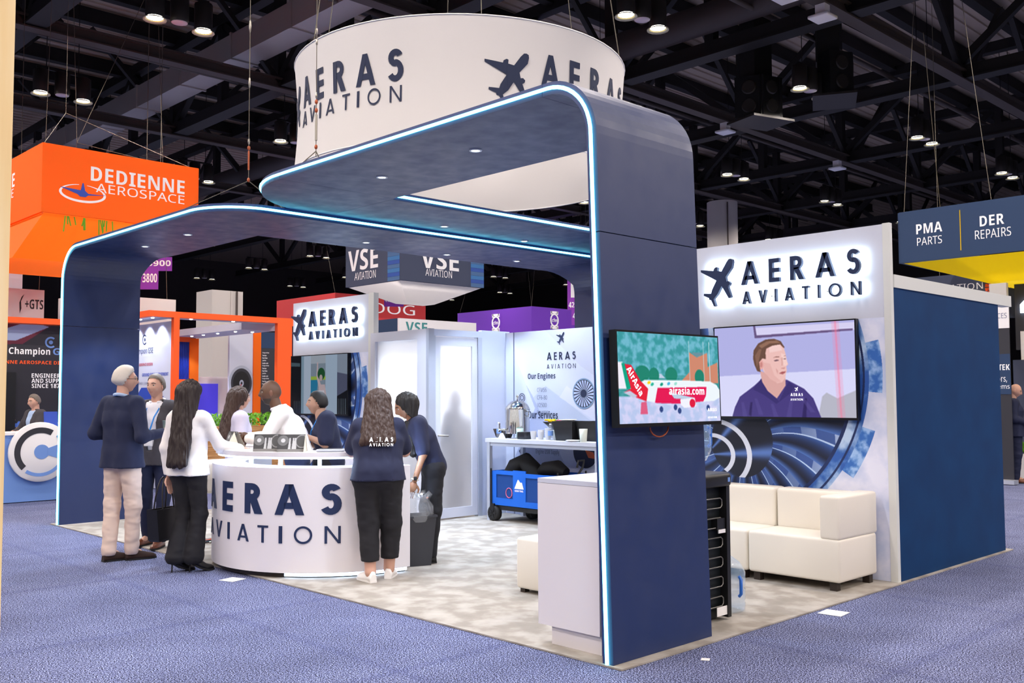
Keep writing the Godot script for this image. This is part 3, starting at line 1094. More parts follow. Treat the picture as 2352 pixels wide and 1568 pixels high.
func walls() -> void:
	struct(box("booth_carpet", Vector3(0, -0.01, -9.14), Vector3(6.12, 0.0, 0.0), M.beige_carpet), "mottled pale beige booth carpet")
	var eng := picture("engine_print", engine_picture(), 0.0, 0.5)
	# ---- right hand logo wall
	var t := thing("logo_wall", "tall white wall with a blue engine print behind the couch", "exhibit wall")
	box("panel", Vector3(3.60, 0, -2.1), Vector3(3.64, 2.99, -0.092), M.white_panel, t)
	box("edge_post", Vector3(3.59, 0, -0.09), Vector3(3.64, 2.995, -0.028), M.white_edge, t)
	var st := S()
	uvquad(st, Vector3(3.597, 2.2, -2.0), Vector3(3.597, 2.2, -0.09), Vector3(3.597, 0, -0.09), Vector3(3.597, 0, -2.0))
	obj("engine_print", st, eng, t)
	logo_sign(Vector3(3.6, 2.38, -1.88), Vector3(0, 0, 1), 1.0, 1.0)
	# ---- blue side wall
	t = thing("side_wall", "plain blue side wall with a white top rail", "exhibit wall")
	box("blue_panel", Vector3(3.642, 0, -0.088), Vector3(6.0, 2.45, -0.03), M.side_blue, t)
	box("top_rail", Vector3(3.642, 2.45, -0.12), Vector3(6.35, 2.56, -0.02), M.white_edge, t)
	box("end_return", Vector3(5.94, 0, -2.1), Vector3(6.0, 2.45, -0.101), M.white_panel, t)
	# ---- left hand logo wall
	t = thing("logo_wall", "tall white wall with a blue engine print behind the counter staff", "exhibit wall")
	box("panel", Vector3(3.42, 0, -9.14), Vector3(3.48, 2.95, -7.2), M.white_panel, t)
	box("edge_post", Vector3(3.40, 0, -7.2), Vector3(3.48, 2.955, -7.08), M.white_edge, t)
	st = S()
	uvquad(st, Vector3(3.417, 2.16, -9.12), Vector3(3.417, 2.16, -7.2), Vector3(3.417, 0, -7.2), Vector3(3.417, 0, -9.12))
	obj("engine_print", st, eng, t)
	logo_sign(Vector3(3.42, 2.36, -9.06), Vector3(0, 0, 1), -1.0, 1.03)
	# ---- store room with frosted door
	t = thing("store_room", "white store room with a tall frosted glass door", "store room")
	var zf := -5.9
	box("side_frame", Vector3(3.35, 0, -7.08), Vector3(3.43, 2.4, -6.98), M.white_panel, t)
	box("side_frame", Vector3(3.35, 0, -6.08), Vector3(3.43, 2.4, zf), M.white_panel, t)
	box("side_frame", Vector3(3.35, 2.28, -6.98), Vector3(3.43, 2.4, -6.08), M.white_panel, t)
	st = S()
	quad(st, Vector3(3.39, 2.28, -6.98), Vector3(3.39, 2.28, -6.08), Vector3(3.39, 0, -6.08), Vector3(3.39, 0, -6.98))
	obj("side_pane", st, M.frost, t)
	box("corner_post", Vector3(3.35, 0, zf), Vector3(3.44, 2.405, zf + 0.05), M.grey_frame, t)
	box("door_head", Vector3(3.44, 2.32, zf - 0.05), Vector3(4.27, 2.4, zf + 0.03), M.lavender_panel, t)
	box("door_jamb", Vector3(3.44, 0, zf - 0.05), Vector3(3.48, 2.32, zf + 0.03), M.grey_frame, t)
	box("door_jamb", Vector3(4.2, 0, zf - 0.05), Vector3(4.27, 2.32, zf + 0.03), M.grey_frame, t)
	box("wall_panel", Vector3(4.27, 0, zf - 0.04), Vector3(4.78, 2.42, zf + 0.02), M.lavender_panel, t)
	box("rear_wall", Vector3(3.43, 0, -7.1), Vector3(4.78, 2.4, -7.05), M.white_panel, t)
	var d := Node3D.new()
	d.name = "door"
	t.add_child(d)
	box("stile", Vector3(3.485, 0.02, zf - 0.02), Vector3(3.57, 2.31, zf + 0.02), M.white_panel, d)
	box("stile", Vector3(4.1, 0.02, zf - 0.02), Vector3(4.195, 2.31, zf + 0.02), M.white_panel, d)
	box("rail", Vector3(3.57, 2.2, zf - 0.02), Vector3(4.1, 2.31, zf + 0.02), M.white_panel, d)
	box("rail", Vector3(3.57, 0.02, zf - 0.02), Vector3(4.1, 0.14, zf + 0.02), M.white_panel, d)
	st = S()
	quad(st, Vector3(3.57, 2.2, zf), Vector3(4.1, 2.2, zf), Vector3(4.1, 0.14, zf), Vector3(3.57, 0.14, zf))
	obj("frosted_pane", st, M.frost, d)
	st = S(true)
	tube(st, [Vector3(3.53, 1.06, zf + 0.02), Vector3(3.53, 1.06, zf + 0.06), Vector3(3.56, 1.06, zf + 0.065), Vector3(3.66, 1.055, zf + 0.065)], 0.011, 8)
	lathe(st, Vector3(3.53, 0.94, zf + 0.02), [[0.012, 0], [0.012, 0.02]], 8)
	obj("handle", st, M.rig_steel, d)
	area(Vector3(3.86, 1.68, -7.0), Vector3(0, -0.05, 1), Vector2(0.45, 0.4), 1.7, Color(0.97, 0.98, 1.0), t)
	st = S()
	bx(st, Vector3(3.86, 1.68, -7.03), Vector3(0.45, 0.4, 0.03))
	obj("panel_lamp", st, M.counter_glow, t)
	# ---- printed wall with the engine list
	t = thing("printed_wall", "pale blue printed wall listing engines and services behind the serving table", "exhibit wall")
	struct_print(t)
	# ---- televisions
	var tv := thing("television", "flat screen on the nearest navy post showing a red and white airliner", "television")
	var yaw := 0.0
	var fr := Vector3(1, 0, 0.02).normalized()
	var fm := flat_map(Vector3(0.04, 1.36, -0.09), fr, Vector3(0.0, 0.9995, -0.03))
	television(tv, fm, 1.02, 0.575, airliner_picture())
	screen_words(tv, fm)
	st = S(true)
	var loop := []
	for k in 9:
		var a := PI * k / 8.0
		loop.append(fm.call(0.45 + 0.09 * cos(a), -0.005 - 0.06 * sin(a), -0.01))
	tube(st, loop, 0.005, 6)
	obj("cable_loop", st, M.rig_orange, tv)
	tv = thing("television", "large flat screen above the couch showing a man in a navy polo shirt", "television")
	fm = flat_map(Vector3(3.59, 1.33, -1.76), Vector3(0, 0, 1), Vector3.UP)
	television(tv, fm, 1.44, 0.87, interview_picture())
	plane_mark(flat_map(fm.call(0.85, 0.25, 0.0533), Vector3(0, 0, 1), Vector3.UP), 0.0, 0.0, 0.035, 0.04, 0.0, 0.0008, M.print_glow, tv)
	wordmark(flat_map(fm.call(0.81, 0.19, 0.0533), Vector3(0, 0, 1), Vector3.UP), 0.0, 0.02, 0.12, "AERAS", 0.025, 0.2, 0.0, 0.0008, M.print_glow, tv)
	wordmark(flat_map(fm.call(0.81, 0.17, 0.0533), Vector3(0, 0, 1), Vector3.UP), 0.0, 0.0, 0.12, "AVIATION", 0.018, 0.15, 0.0, 0.0008, M.print_glow, tv)
	tv = thing("television", "dark flat screen on the left hand logo wall with a figure in green hair", "television")
	fm = flat_map(Vector3(3.41, 1.29, -9.1), Vector3(0, 0, 1), Vector3.UP)
	television(tv, fm, 1.48, 0.87, figure_picture())

func screen_words(tv: Node3D, fm: Callable) -> void:
	var r := Vector3(1, 0, 0.02).normalized()
	var up := Vector3(0.0, 0.9995, -0.03)
	text(tv, "airasia.com", fm.call(0.66, 0.215, 0.054), r, up, 0.36, 0.05, M.print_glow, true)
	var tilt := Basis(r.cross(up).normalized(), -0.95)
	text(tv, "AirAsia", fm.call(0.16, 0.275, 0.054), tilt * r, tilt * up, 0.2, 0.045, M.print_glow, true)
	wordmark(flat_map(fm.call(0.87, 0.06, 0.0533), r, up), 0.0, 0.025, 0.095, "AERAS", 0.02, 0.18, 0.0, 0.0008, M.print_glow, tv)
	wordmark(flat_map(fm.call(0.87, 0.04, 0.0533), r, up), 0.0, 0.0, 0.095, "AVIATION", 0.011, 0.15, 0.0, 0.0008, M.print_glow, tv)

func airliner_picture() -> StandardMaterial3D:
	var im := Image.create(420, 240, false, Image.FORMAT_RGB8)
	var n := FastNoiseLite.new()
	n.seed = 2
	n.frequency = 0.03
	n.fractal_octaves = 4
	for y in 240:
		for x in 420:
			var q := n.get_noise_2d(x, y)
			var c := Color(0.42, 0.70, 0.78).lerp(Color(0.22, 0.58, 0.60), clampf(0.5 + q * 1.6, 0, 1))
			if y > 168:
				c = Color(0.70, 0.76, 0.90).lerp(Color(0.80, 0.80, 0.93), clampf(0.5 + q * 2.0, 0, 1))
			elif y > 110:
				c = c.lerp(Color(0.16, 0.52, 0.48), 0.5)
			im.set_pixel(x, y, c)
	ip(im, [0.69, 0.19, 0.77, 0.25, 0.88, 0.19, 0.88, 0.36, 0.99, 0.3, 0.99, 0.55, 0.58, 0.55, 0.69, 0.42], Color(0.79, 0.52, 0.42))
	ip(im, [0.71, 0.19, 0.77, 0.25, 0.86, 0.19], Color(0.4, 0.55, 0.6))
	ip(im, [0.24, 0.5, 0.44, 0.5, 0.4, 0.45, 0.28, 0.46], Color(0.72, 0.78, 0.86))
	for a in [[0.22, 0.45, 0.07], [0.33, 0.47, 0.05], [0.5, 0.46, 0.06], [0.79, 0.48, 0.05]]:
		iellipse(im, a[0], a[1], a[2], 0.09, Color(0.12, 0.5, 0.42))
	for x in [0.685, 0.838, 0.9]:
		ip(im, [x, 0.06, x + 0.006, 0.06, x + 0.006, 0.55, x, 0.55], Color(0.75, 0.85, 0.88))
	# far tail
	ip(im, [0.0, 0.33, 0.04, 0.33, 0.09, 0.62, 0.0, 0.62], Color(0.92, 0.9, 0.94))
	ip(im, [0.03, 0.34, 0.06, 0.34, 0.11, 0.62, 0.07, 0.62], Color(0.05, 0.62, 0.5))
	# fuselage
	ip(im, [0.1, 0.62, 0.24, 0.52, 0.6, 0.52, 0.9, 0.53, 0.97, 0.57, 1.0, 0.63, 1.0, 0.72, 0.94, 0.76, 0.6, 0.79, 0.36, 0.78, 0.2, 0.74], Color(0.9, 0.93, 0.95))
	ip(im, [0.36, 0.61, 0.86, 0.595, 0.85, 0.7, 0.82, 0.765, 0.6, 0.79, 0.36, 0.78, 0.33, 0.775], Color(0.87, 0.09, 0.32))
	ip(im, [0.06, 0.35, 0.12, 0.36, 0.2, 0.53, 0.27, 0.62, 0.25, 0.76, 0.04, 0.66, 0.11, 0.62], Color(0.87, 0.13, 0.22))
	ip(im, [0.04, 0.66, 0.1, 0.64, 0.17, 0.7, 0.13, 0.72], Color(0.74, 0.76, 0.84))
	ip(im, [0.48, 0.66, 0.72, 0.72, 0.71, 0.745, 0.52, 0.73], Color(0.72, 0.78, 0.86))
	ip(im, [0.58, 0.74, 0.73, 0.72, 0.745, 0.82, 0.62, 0.84, 0.585, 0.8], Color(0.92, 0.92, 0.96))
	iellipse(im, 0.705, 0.785, 0.03, 0.05, Color(0.85, 0.1, 0.25))
	for a in [[0.57, 0.87], [0.53, 0.83], [0.39, 0.85], [0.87, 0.84]]:
		iellipse(im, a[0], a[1], 0.018, 0.034, Color(0.2, 0.28, 0.5))
	ip(im, [0.2, 0.77, 0.25, 0.76, 0.26, 0.9, 0.19, 0.9], Color(0.84, 0.36, 0.5))
	for a in [[0.28, 0.55, 0.95, 0.8, 0.1], [0.31, 0.57, 0.2, 0.7, 0.6], [0.4, 0.57, 0.1, 0.6, 0.5], [0.47, 0.56, 0.3, 0.7, 0.85], [0.54, 0.56, 0.6, 0.85, 0.8]]:
		iellipse(im, a[0], a[1], 0.014, 0.02, Color(a[2], a[3], a[4]), 0.5)
	return picture("airliner_screen", iblur(im, 3), 1.1, 0.2)

func interview_picture() -> StandardMaterial3D:
	var im := Image.create(480, 290, false, Image.FORMAT_RGB8)
	im.fill(Color(0.70, 0.70, 0.90))
	ip(im, [0.0, 0.55, 1, 0.5, 1, 1, 0, 1], Color(0.85, 0.85, 0.98))
	ip(im, [0.31, 0.02, 1, 0.02, 1, 0.1, 0.33, 0.12], Color(0.84, 0.82, 0.95))
	ip(im, [0.3, 0.0, 0.315, 0.0, 0.325, 0.105, 0.99, 0.085, 0.99, 0.105, 0.31, 0.135], Color(0.42, 0.35, 0.52))
	ip(im, [0.75, 1.0, 0.78, 0.78, 0.81, 0.74, 0.88, 0.8, 1, 0.72, 1, 1], Color(0.72, 0.72, 0.78))
	# polo shirt
	ip(im, [0.13, 1, 0.15, 0.9, 0.19, 0.78, 0.3, 0.66, 0.36, 0.58, 0.54, 0.6, 0.66, 0.7, 0.72, 0.8, 0.77, 1], Color(0.29, 0.24, 0.50))
	ip(im, [0.29, 0.7, 0.36, 0.57, 0.4, 0.72, 0.48, 0.83, 0.55, 0.62, 0.6, 0.68, 0.55, 0.76, 0.46, 0.86, 0.37, 0.76], Color(0.24, 0.20, 0.44))
	ip(im, [0.255, 0.98, 0.27, 0.84, 0.285, 0.84, 0.275, 1], Color(0.2, 0.16, 0.38))
	ip(im, [0.64, 1, 0.66, 0.8, 0.675, 0.8, 0.67, 1], Color(0.2, 0.16, 0.38))
	# neck and face
	ip(im, [0.345, 0.5, 0.53, 0.58, 0.53, 0.66, 0.465, 0.8, 0.4, 0.72, 0.36, 0.62], Color(0.86, 0.66, 0.64))
	ip(im, [0.345, 0.3, 0.39, 0.21, 0.47, 0.185, 0.515, 0.22, 0.532, 0.31, 0.54, 0.38, 0.55, 0.435, 0.537, 0.455, 0.54, 0.5, 0.532, 0.54, 0.528, 0.58, 0.505, 0.625, 0.47, 0.635, 0.42, 0.59, 0.37, 0.5], Color(0.93, 0.75, 0.73))
	ip(im, [0.36, 0.4, 0.42, 0.42, 0.45, 0.55, 0.5, 0.62, 0.45, 0.63, 0.39, 0.55], Color(0.86, 0.65, 0.63, 0.45))
	ip(im, [0.41, 0.22, 0.49, 0.21, 0.51, 0.28, 0.42, 0.3], Color(0.98, 0.86, 0.85, 0.6))
	ip(im, [0.5, 0.31, 0.53, 0.33, 0.548, 0.43, 0.535, 0.45, 0.508, 0.44], Color(0.97, 0.83, 0.81, 0.8))
	ip(im, [0.5, 0.36, 0.512, 0.36, 0.515, 0.44, 0.503, 0.45], Color(0.82, 0.6, 0.58, 0.6))
	iellipse(im, 0.353, 0.43, 0.02, 0.055, Color(0.9, 0.66, 0.64))
	iellipse(im, 0.355, 0.43, 0.01, 0.03, Color(0.8, 0.54, 0.52))
	# hair
	ip(im, [0.295, 0.36, 0.3, 0.27, 0.335, 0.195, 0.39, 0.155, 0.45, 0.15, 0.5, 0.18, 0.528, 0.25, 0.52, 0.255, 0.495, 0.215, 0.44, 0.225, 0.395, 0.255, 0.388, 0.3, 0.39, 0.37, 0.365, 0.36, 0.34, 0.4, 0.345, 0.47, 0.35, 0.51, 0.325, 0.5, 0.305, 0.43], Color(0.43, 0.31, 0.27))
	ip(im, [0.34, 0.22, 0.4, 0.175, 0.47, 0.17, 0.5, 0.2, 0.42, 0.2, 0.36, 0.25], Color(0.58, 0.43, 0.36))
	ip(im, [0.31, 0.33, 0.34, 0.26, 0.36, 0.26, 0.335, 0.4, 0.325, 0.46], Color(0.53, 0.39, 0.33))
	# brows, eyes, mouth
	ip(im, [0.44, 0.36, 0.465, 0.343, 0.487, 0.345, 0.487, 0.354, 0.465, 0.354], Color(0.6, 0.43, 0.4))
	ip(im, [0.448, 0.388, 0.468, 0.378, 0.486, 0.384, 0.48, 0.394, 0.455, 0.396], Color(0.44, 0.33, 0.38))
	ip(im, [0.514, 0.345, 0.534, 0.337, 0.534, 0.346], Color(0.6, 0.43, 0.4))
	ip(im, [0.515, 0.374, 0.534, 0.366, 0.532, 0.38], Color(0.44, 0.33, 0.38))
	ip(im, [0.482, 0.53, 0.505, 0.512, 0.532, 0.508, 0.53, 0.52, 0.51, 0.54], Color(0.68, 0.38, 0.39))
	ip(im, [0.492, 0.476, 0.515, 0.468, 0.53, 0.466, 0.52, 0.482], Color(0.8, 0.57, 0.56))
	ip(im, [0.46, 0.47, 0.478, 0.5, 0.474, 0.54, 0.466, 0.51], Color(0.8, 0.58, 0.56, 0.6))
	# folds of the shirt
	for q in [[0.3, 0.8, 0.33, 0.98], [0.42, 0.86, 0.44, 1.0], [0.56, 0.8, 0.53, 1.0], [0.2, 0.84, 0.21, 1.0], [0.6, 0.72, 0.7, 0.95]]:
		ip(im, [q[0], q[1], q[0] + 0.02, q[1], q[2] + 0.035, q[3], q[2], q[3]], Color(0.36, 0.31, 0.58, 0.5))
	# fault in the panel
	ip(im, [0.868, 0, 0.882, 0, 0.91, 1, 0.898, 1], Color(1.0, 0.45, 0.55, 0.4))
	ip(im, [0.85, 0, 0.9, 0, 0.93, 1, 0.88, 1], Color(1.0, 0.5, 0.65, 0.22))
	return picture("interview_screen", iblur(im, 3), 1.0, 0.2)

func figure_picture() -> StandardMaterial3D:
	var im := Image.create(420, 250, false, Image.FORMAT_RGB8)
	im.fill(Color(0.10, 0.11, 0.14))
	ip(im, [0.0, 0.1, 0.17, 0.12, 0.17, 0.18, 0, 0.17], Color(0.3, 0.38, 0.42))
	ip(im, [0.19, 0, 0.24, 0, 0.24, 1, 0.19, 1], Color(0.52, 0.62, 0.70))
	ip(im, [0.24, 0, 0.37, 0, 0.37, 1, 0.24, 1], Color(0.70, 0.76, 0.84))
	ip(im, [0.37, 0, 0.63, 0, 0.63, 1, 0.37, 1], Color(0.52, 0.58, 0.64))
	ip(im, [0.37, 0, 0.63, 0, 0.63, 0.14, 0.37, 0.14], Color(0.66, 0.7, 0.75))
	ip(im, [0.37, 0.36, 0.63, 0.36, 0.63, 0.42, 0.37, 0.42], Color(0.62, 0.74, 0.3))
	ip(im, [0.37, 0.42, 0.5, 0.42, 0.48, 0.62, 0.37, 0.66], Color(0.18, 0.5, 0.66))
	ip(im, [0.63, 0, 0.83, 0, 0.83, 1, 0.63, 1], Color(0.66, 0.74, 0.83))
	ip(im, [0.83, 0, 1, 0, 1, 0.34, 0.83, 0.3], Color(0.55, 0.6, 0.68))
	ip(im, [0.83, 0.3, 1, 0.34, 1, 0.6, 0.83, 0.7], Color(0.34, 0.36, 0.46))
	for k in 5:
		var x := 0.85 + 0.03 * k
		ip(im, [x, 0.74, x + 0.008, 0.74, x + 0.008, 1, x, 1], Color(0.4, 0.45, 0.5))
		ip(im, [0.06 + 0.025 * k, 0.78, 0.066 + 0.025 * k, 0.78, 0.066 + 0.025 * k, 1, 0.06 + 0.025 * k, 1], Color(0.36, 0.4, 0.44))
	# figure
	ip(im, [0.52, 1, 0.5, 0.8, 0.51, 0.55, 0.47, 0.35, 0.48, 0.12, 0.5, 0.12, 0.5, 0.34, 0.55, 0.5, 0.62, 0.5, 0.65, 0.7, 0.65, 0.9, 0.62, 1], Color(0.78, 0.70, 0.72))
	ip(im, [0.52, 0.6, 0.61, 0.6, 0.62, 1, 0.51, 1], Color(0.85, 0.83, 0.88))
	iellipse(im, 0.555, 0.32, 0.065, 0.105, Color(0.14, 0.33, 0.2))
	iellipse(im, 0.55, 0.385, 0.028, 0.055, Color(0.74, 0.66, 0.66))
	return picture("figure_screen", iblur(im, 3), 0.6, 0.15)

func struct_print(t: Node3D) -> void:
	# printed wall: x = 4.70, from the store room forward
	var im := Image.create(420, 400, false, Image.FORMAT_RGB8)
	im.fill(Color(0.76, 0.79, 0.88))
	ip(im, [0, 0, 0.32, 0, 0.98, 0.5, 1, 0.7, 0.3, 0.3, 0, 0.5], Color(0.82, 0.84, 0.92))
	ip(im, [0, 0.1, 0.2, 0.35, 0.62, 1, 0, 1], Color(0.66, 0.70, 0.82))
	ip(im, [0, 0.0, 0.22, 0.42, 0, 0.8], Color(0.79, 0.82, 0.90))
	ip(im, [0.3, 0, 1, 0, 1, 0.45, 0.55, 0.2], Color(0.79, 0.80, 0.88))
	ip(im, [0.45, 0.3, 1, 0.62, 1, 0.66, 0.4, 0.36], Color(0.86, 0.87, 0.94))
	ip(im, [0.3, 1, 1, 0.72, 1, 1], Color(0.70, 0.72, 0.84))
	var m := picture("facet_print", im, 0.0, 0.5)
	var x := 4.70
	box("panel", Vector3(x + 0.003, 0, -5.88), Vector3(x + 0.06, 2.4, -3.4), M.lavender_panel, t)
	var st := S()
	uvquad(st, Vector3(x, 2.4, -5.86), Vector3(x, 2.4, -3.42), Vector3(x, 0, -3.42), Vector3(x, 0, -5.86))
	obj("print", st, m, t)
	box("seam", Vector3(x - 0.006, 0, -5.72), Vector3(x + 0.001, 2.4, -5.705), M.print_grey, t)
	var f := flat_map(Vector3(x - 0.004, 0, 0), Vector3(0, 0, 1), Vector3.UP)
	var R := Vector3(0, 0, 1)
	var U := Vector3.UP
	plane_mark(f, -4.93, 2.2, 0.14, 0.16, 0.0, 0.002, M.print_navy, t)
	wordmark(f, -5.1, 2.01, 0.5, "AERAS", 0.1, 0.17, 0.0, 0.001, M.print_navy, t)
	wordmark(f, -5.1, 1.9, 0.5, "AVIATION", 0.058, 0.11, 0.0, 0.001, M.print_navy, t)
	text(t, "Our Engines", Vector3(x - 0.004, 1.80, -5.2), R, U, 0.5, 0.1, M.print_navy, true)
	var y := 1.63
	for s in [["CFM56", 0.17], ["CF6-80", 0.18], ["V2500", 0.17], ["PW4000", 0.2]]:
		text(t, s[0], Vector3(x - 0.004, y, -5.28 + s[1] / 2), R, U, s[1], 0.055, M.print_grey, false)
		y -= 0.098
	text(t, "Our Services", Vector3(x - 0.004, 1.31, -5.18), R, U, 0.53, 0.1, M.print_navy, true)
	text(t, "Engine USM Supply", Vector3(x - 0.004, 0.83, -5.1), R, U, 0.42, 0.075, M.print_grey, true)
	text(t, "Engine Stand Leasing", Vector3(x - 0.004, 0.62, -5.08), R, U, 0.46, 0.075, M.print_grey, true)
	# round fan picture and small icons
	st = S()
	prism(st, circle(-4.47, 1.58, 0.185, 0.19, 40), f, 0.0, 0.001)
	obj("fan_rim_print", st, M.print_rim, t)
	st = S()
	prism(st, circle(-4.47, 1.58, 0.168, 0.173, 40), f, 0.0, 0.0016)
	obj("fan_disc_print", st, M.print_night, t)
	st = S()
	for k in 22:
		var a := TAU * k / 22
		var c := Vector2(-4.47, 1.58)
		var p0 := c + Vector2(cos(a), sin(a)) * 0.05
		var p1 := c + Vector2(cos(a + 0.16), sin(a + 0.16)) * 0.165
		var p2 := c + Vector2(cos(a + 0.34), sin(a + 0.34)) * 0.165
		var p3 := c + Vector2(cos(a + 0.1), sin(a + 0.1)) * 0.05
		prism(st, PackedVector2Array([p0, p1, p2, p3]), f, 0.0, 0.002)
	obj("fan_blade_print", st, M.print_blade, t)
	st = S()
	prism(st, circle(-4.47, 1.58, 0.05, 0.05, 20), f, 0.0, 0.003)
	prism(st, circle(-5.56, 1.17, 0.05, 0.05, 16), f, 0.0, 0.002)
	prism(st, pv([-5.58, 1.08, -5.54, 1.08, -5.54, 1.12, -5.58, 1.12]), f, 0.0, 0.002)
	prism(st, pv([-5.6, 0.8, -5.5, 0.86, -5.5, 0.92, -5.53, 0.93, -5.62, 0.83]), f, 0.0, 0.002)
	obj("icon_print", st, M.print_navy, t)
	st = S()
	for k in 16:
		var a0 := TAU * k / 16
		var r0 := 0.055 if k % 2 == 0 else 0.042
		var r1 := 0.055 if k % 2 == 1 else 0.042
		prism(st, PackedVector2Array([Vector2(-5.55, 0.63) + Vector2(cos(a0), sin(a0)) * r0, Vector2(-5.55, 0.63) + Vector2(cos(a0 + TAU / 16), sin(a0 + TAU / 16)) * r1, Vector2(-5.55, 0.63) + Vector2(cos(a0 + TAU / 16), sin(a0 + TAU / 16)) * 0.018, Vector2(-5.55, 0.63) + Vector2(cos(a0), sin(a0)) * 0.018]), f, 0.0, 0.002)
		for r in [0.06, 0.035]:
			var c := Vector2(-5.56, 1.53)
			prism(st, PackedVector2Array([c + Vector2(cos(a0), sin(a0)) * r, c + Vector2(cos(a0 + TAU / 16), sin(a0 + TAU / 16)) * r, c + Vector2(cos(a0 + TAU / 16), sin(a0 + TAU / 16)) * (r - 0.008), c + Vector2(cos(a0), sin(a0)) * (r - 0.008)]), f, 0.0, 0.002)
	obj("icon_print", st, M.print_navy, t)
	st = S()
	prism(st, circle(-4.45, 0.86, 0.2, 0.2, 32), f, 0.0, 0.0015)
	obj("runway_print", st, M.print_night, t)
	st = S()
	prism(st, pv([-4.45, 0.88, -4.32, 0.86, -4.28, 0.78, -4.4, 0.79]), f, 0.0, 0.003)
	obj("runway_glow_print", st, M.rig_orange, t)

func circle(cx: float, cy: float, rx: float, ry: float, n: int) -> PackedVector2Array:
	var o := PackedVector2Array()
	for i in n:
		o.append(Vector2(cx + rx * cos(TAU * i / n), cy + ry * sin(TAU * i / n)))
	return o

# ---------------------------------------------------------------- furniture and small things
const CC := Vector3(1.06, 0, -4.47)
const CR := 1.15

func arc_wall(st: SurfaceTool, r0: float, r1: float, y0: float, y1: float, a0: float, a1: float, n: int) -> void:
	for i in n:
		var v := []
		for a in [lerpf(a0, a1, float(i) / n), lerpf(a0, a1, float(i + 1) / n)]:
			var d := Vector3(sin(deg_to_rad(a)), 0, cos(deg_to_rad(a)))
			for r in [r0, r1]:
				for y in [y0, y1]:
					v.append(CC + d * r + Vector3(0, y, 0))
		st.set_smooth_group(1)
		quad(st, v[2], v[3], v[7], v[6])
		st.set_smooth_group(2)
		quad(st, v[0], v[4], v[5], v[1])
		st.set_smooth_group(-1)
		quad(st, v[1], v[5], v[7], v[3])
		quad(st, v[0], v[2], v[6], v[4])
		if i == 0:
			quad(st, v[0], v[1], v[3], v[2])
		if i == n - 1:
			quad(st, v[4], v[6], v[7], v[5])

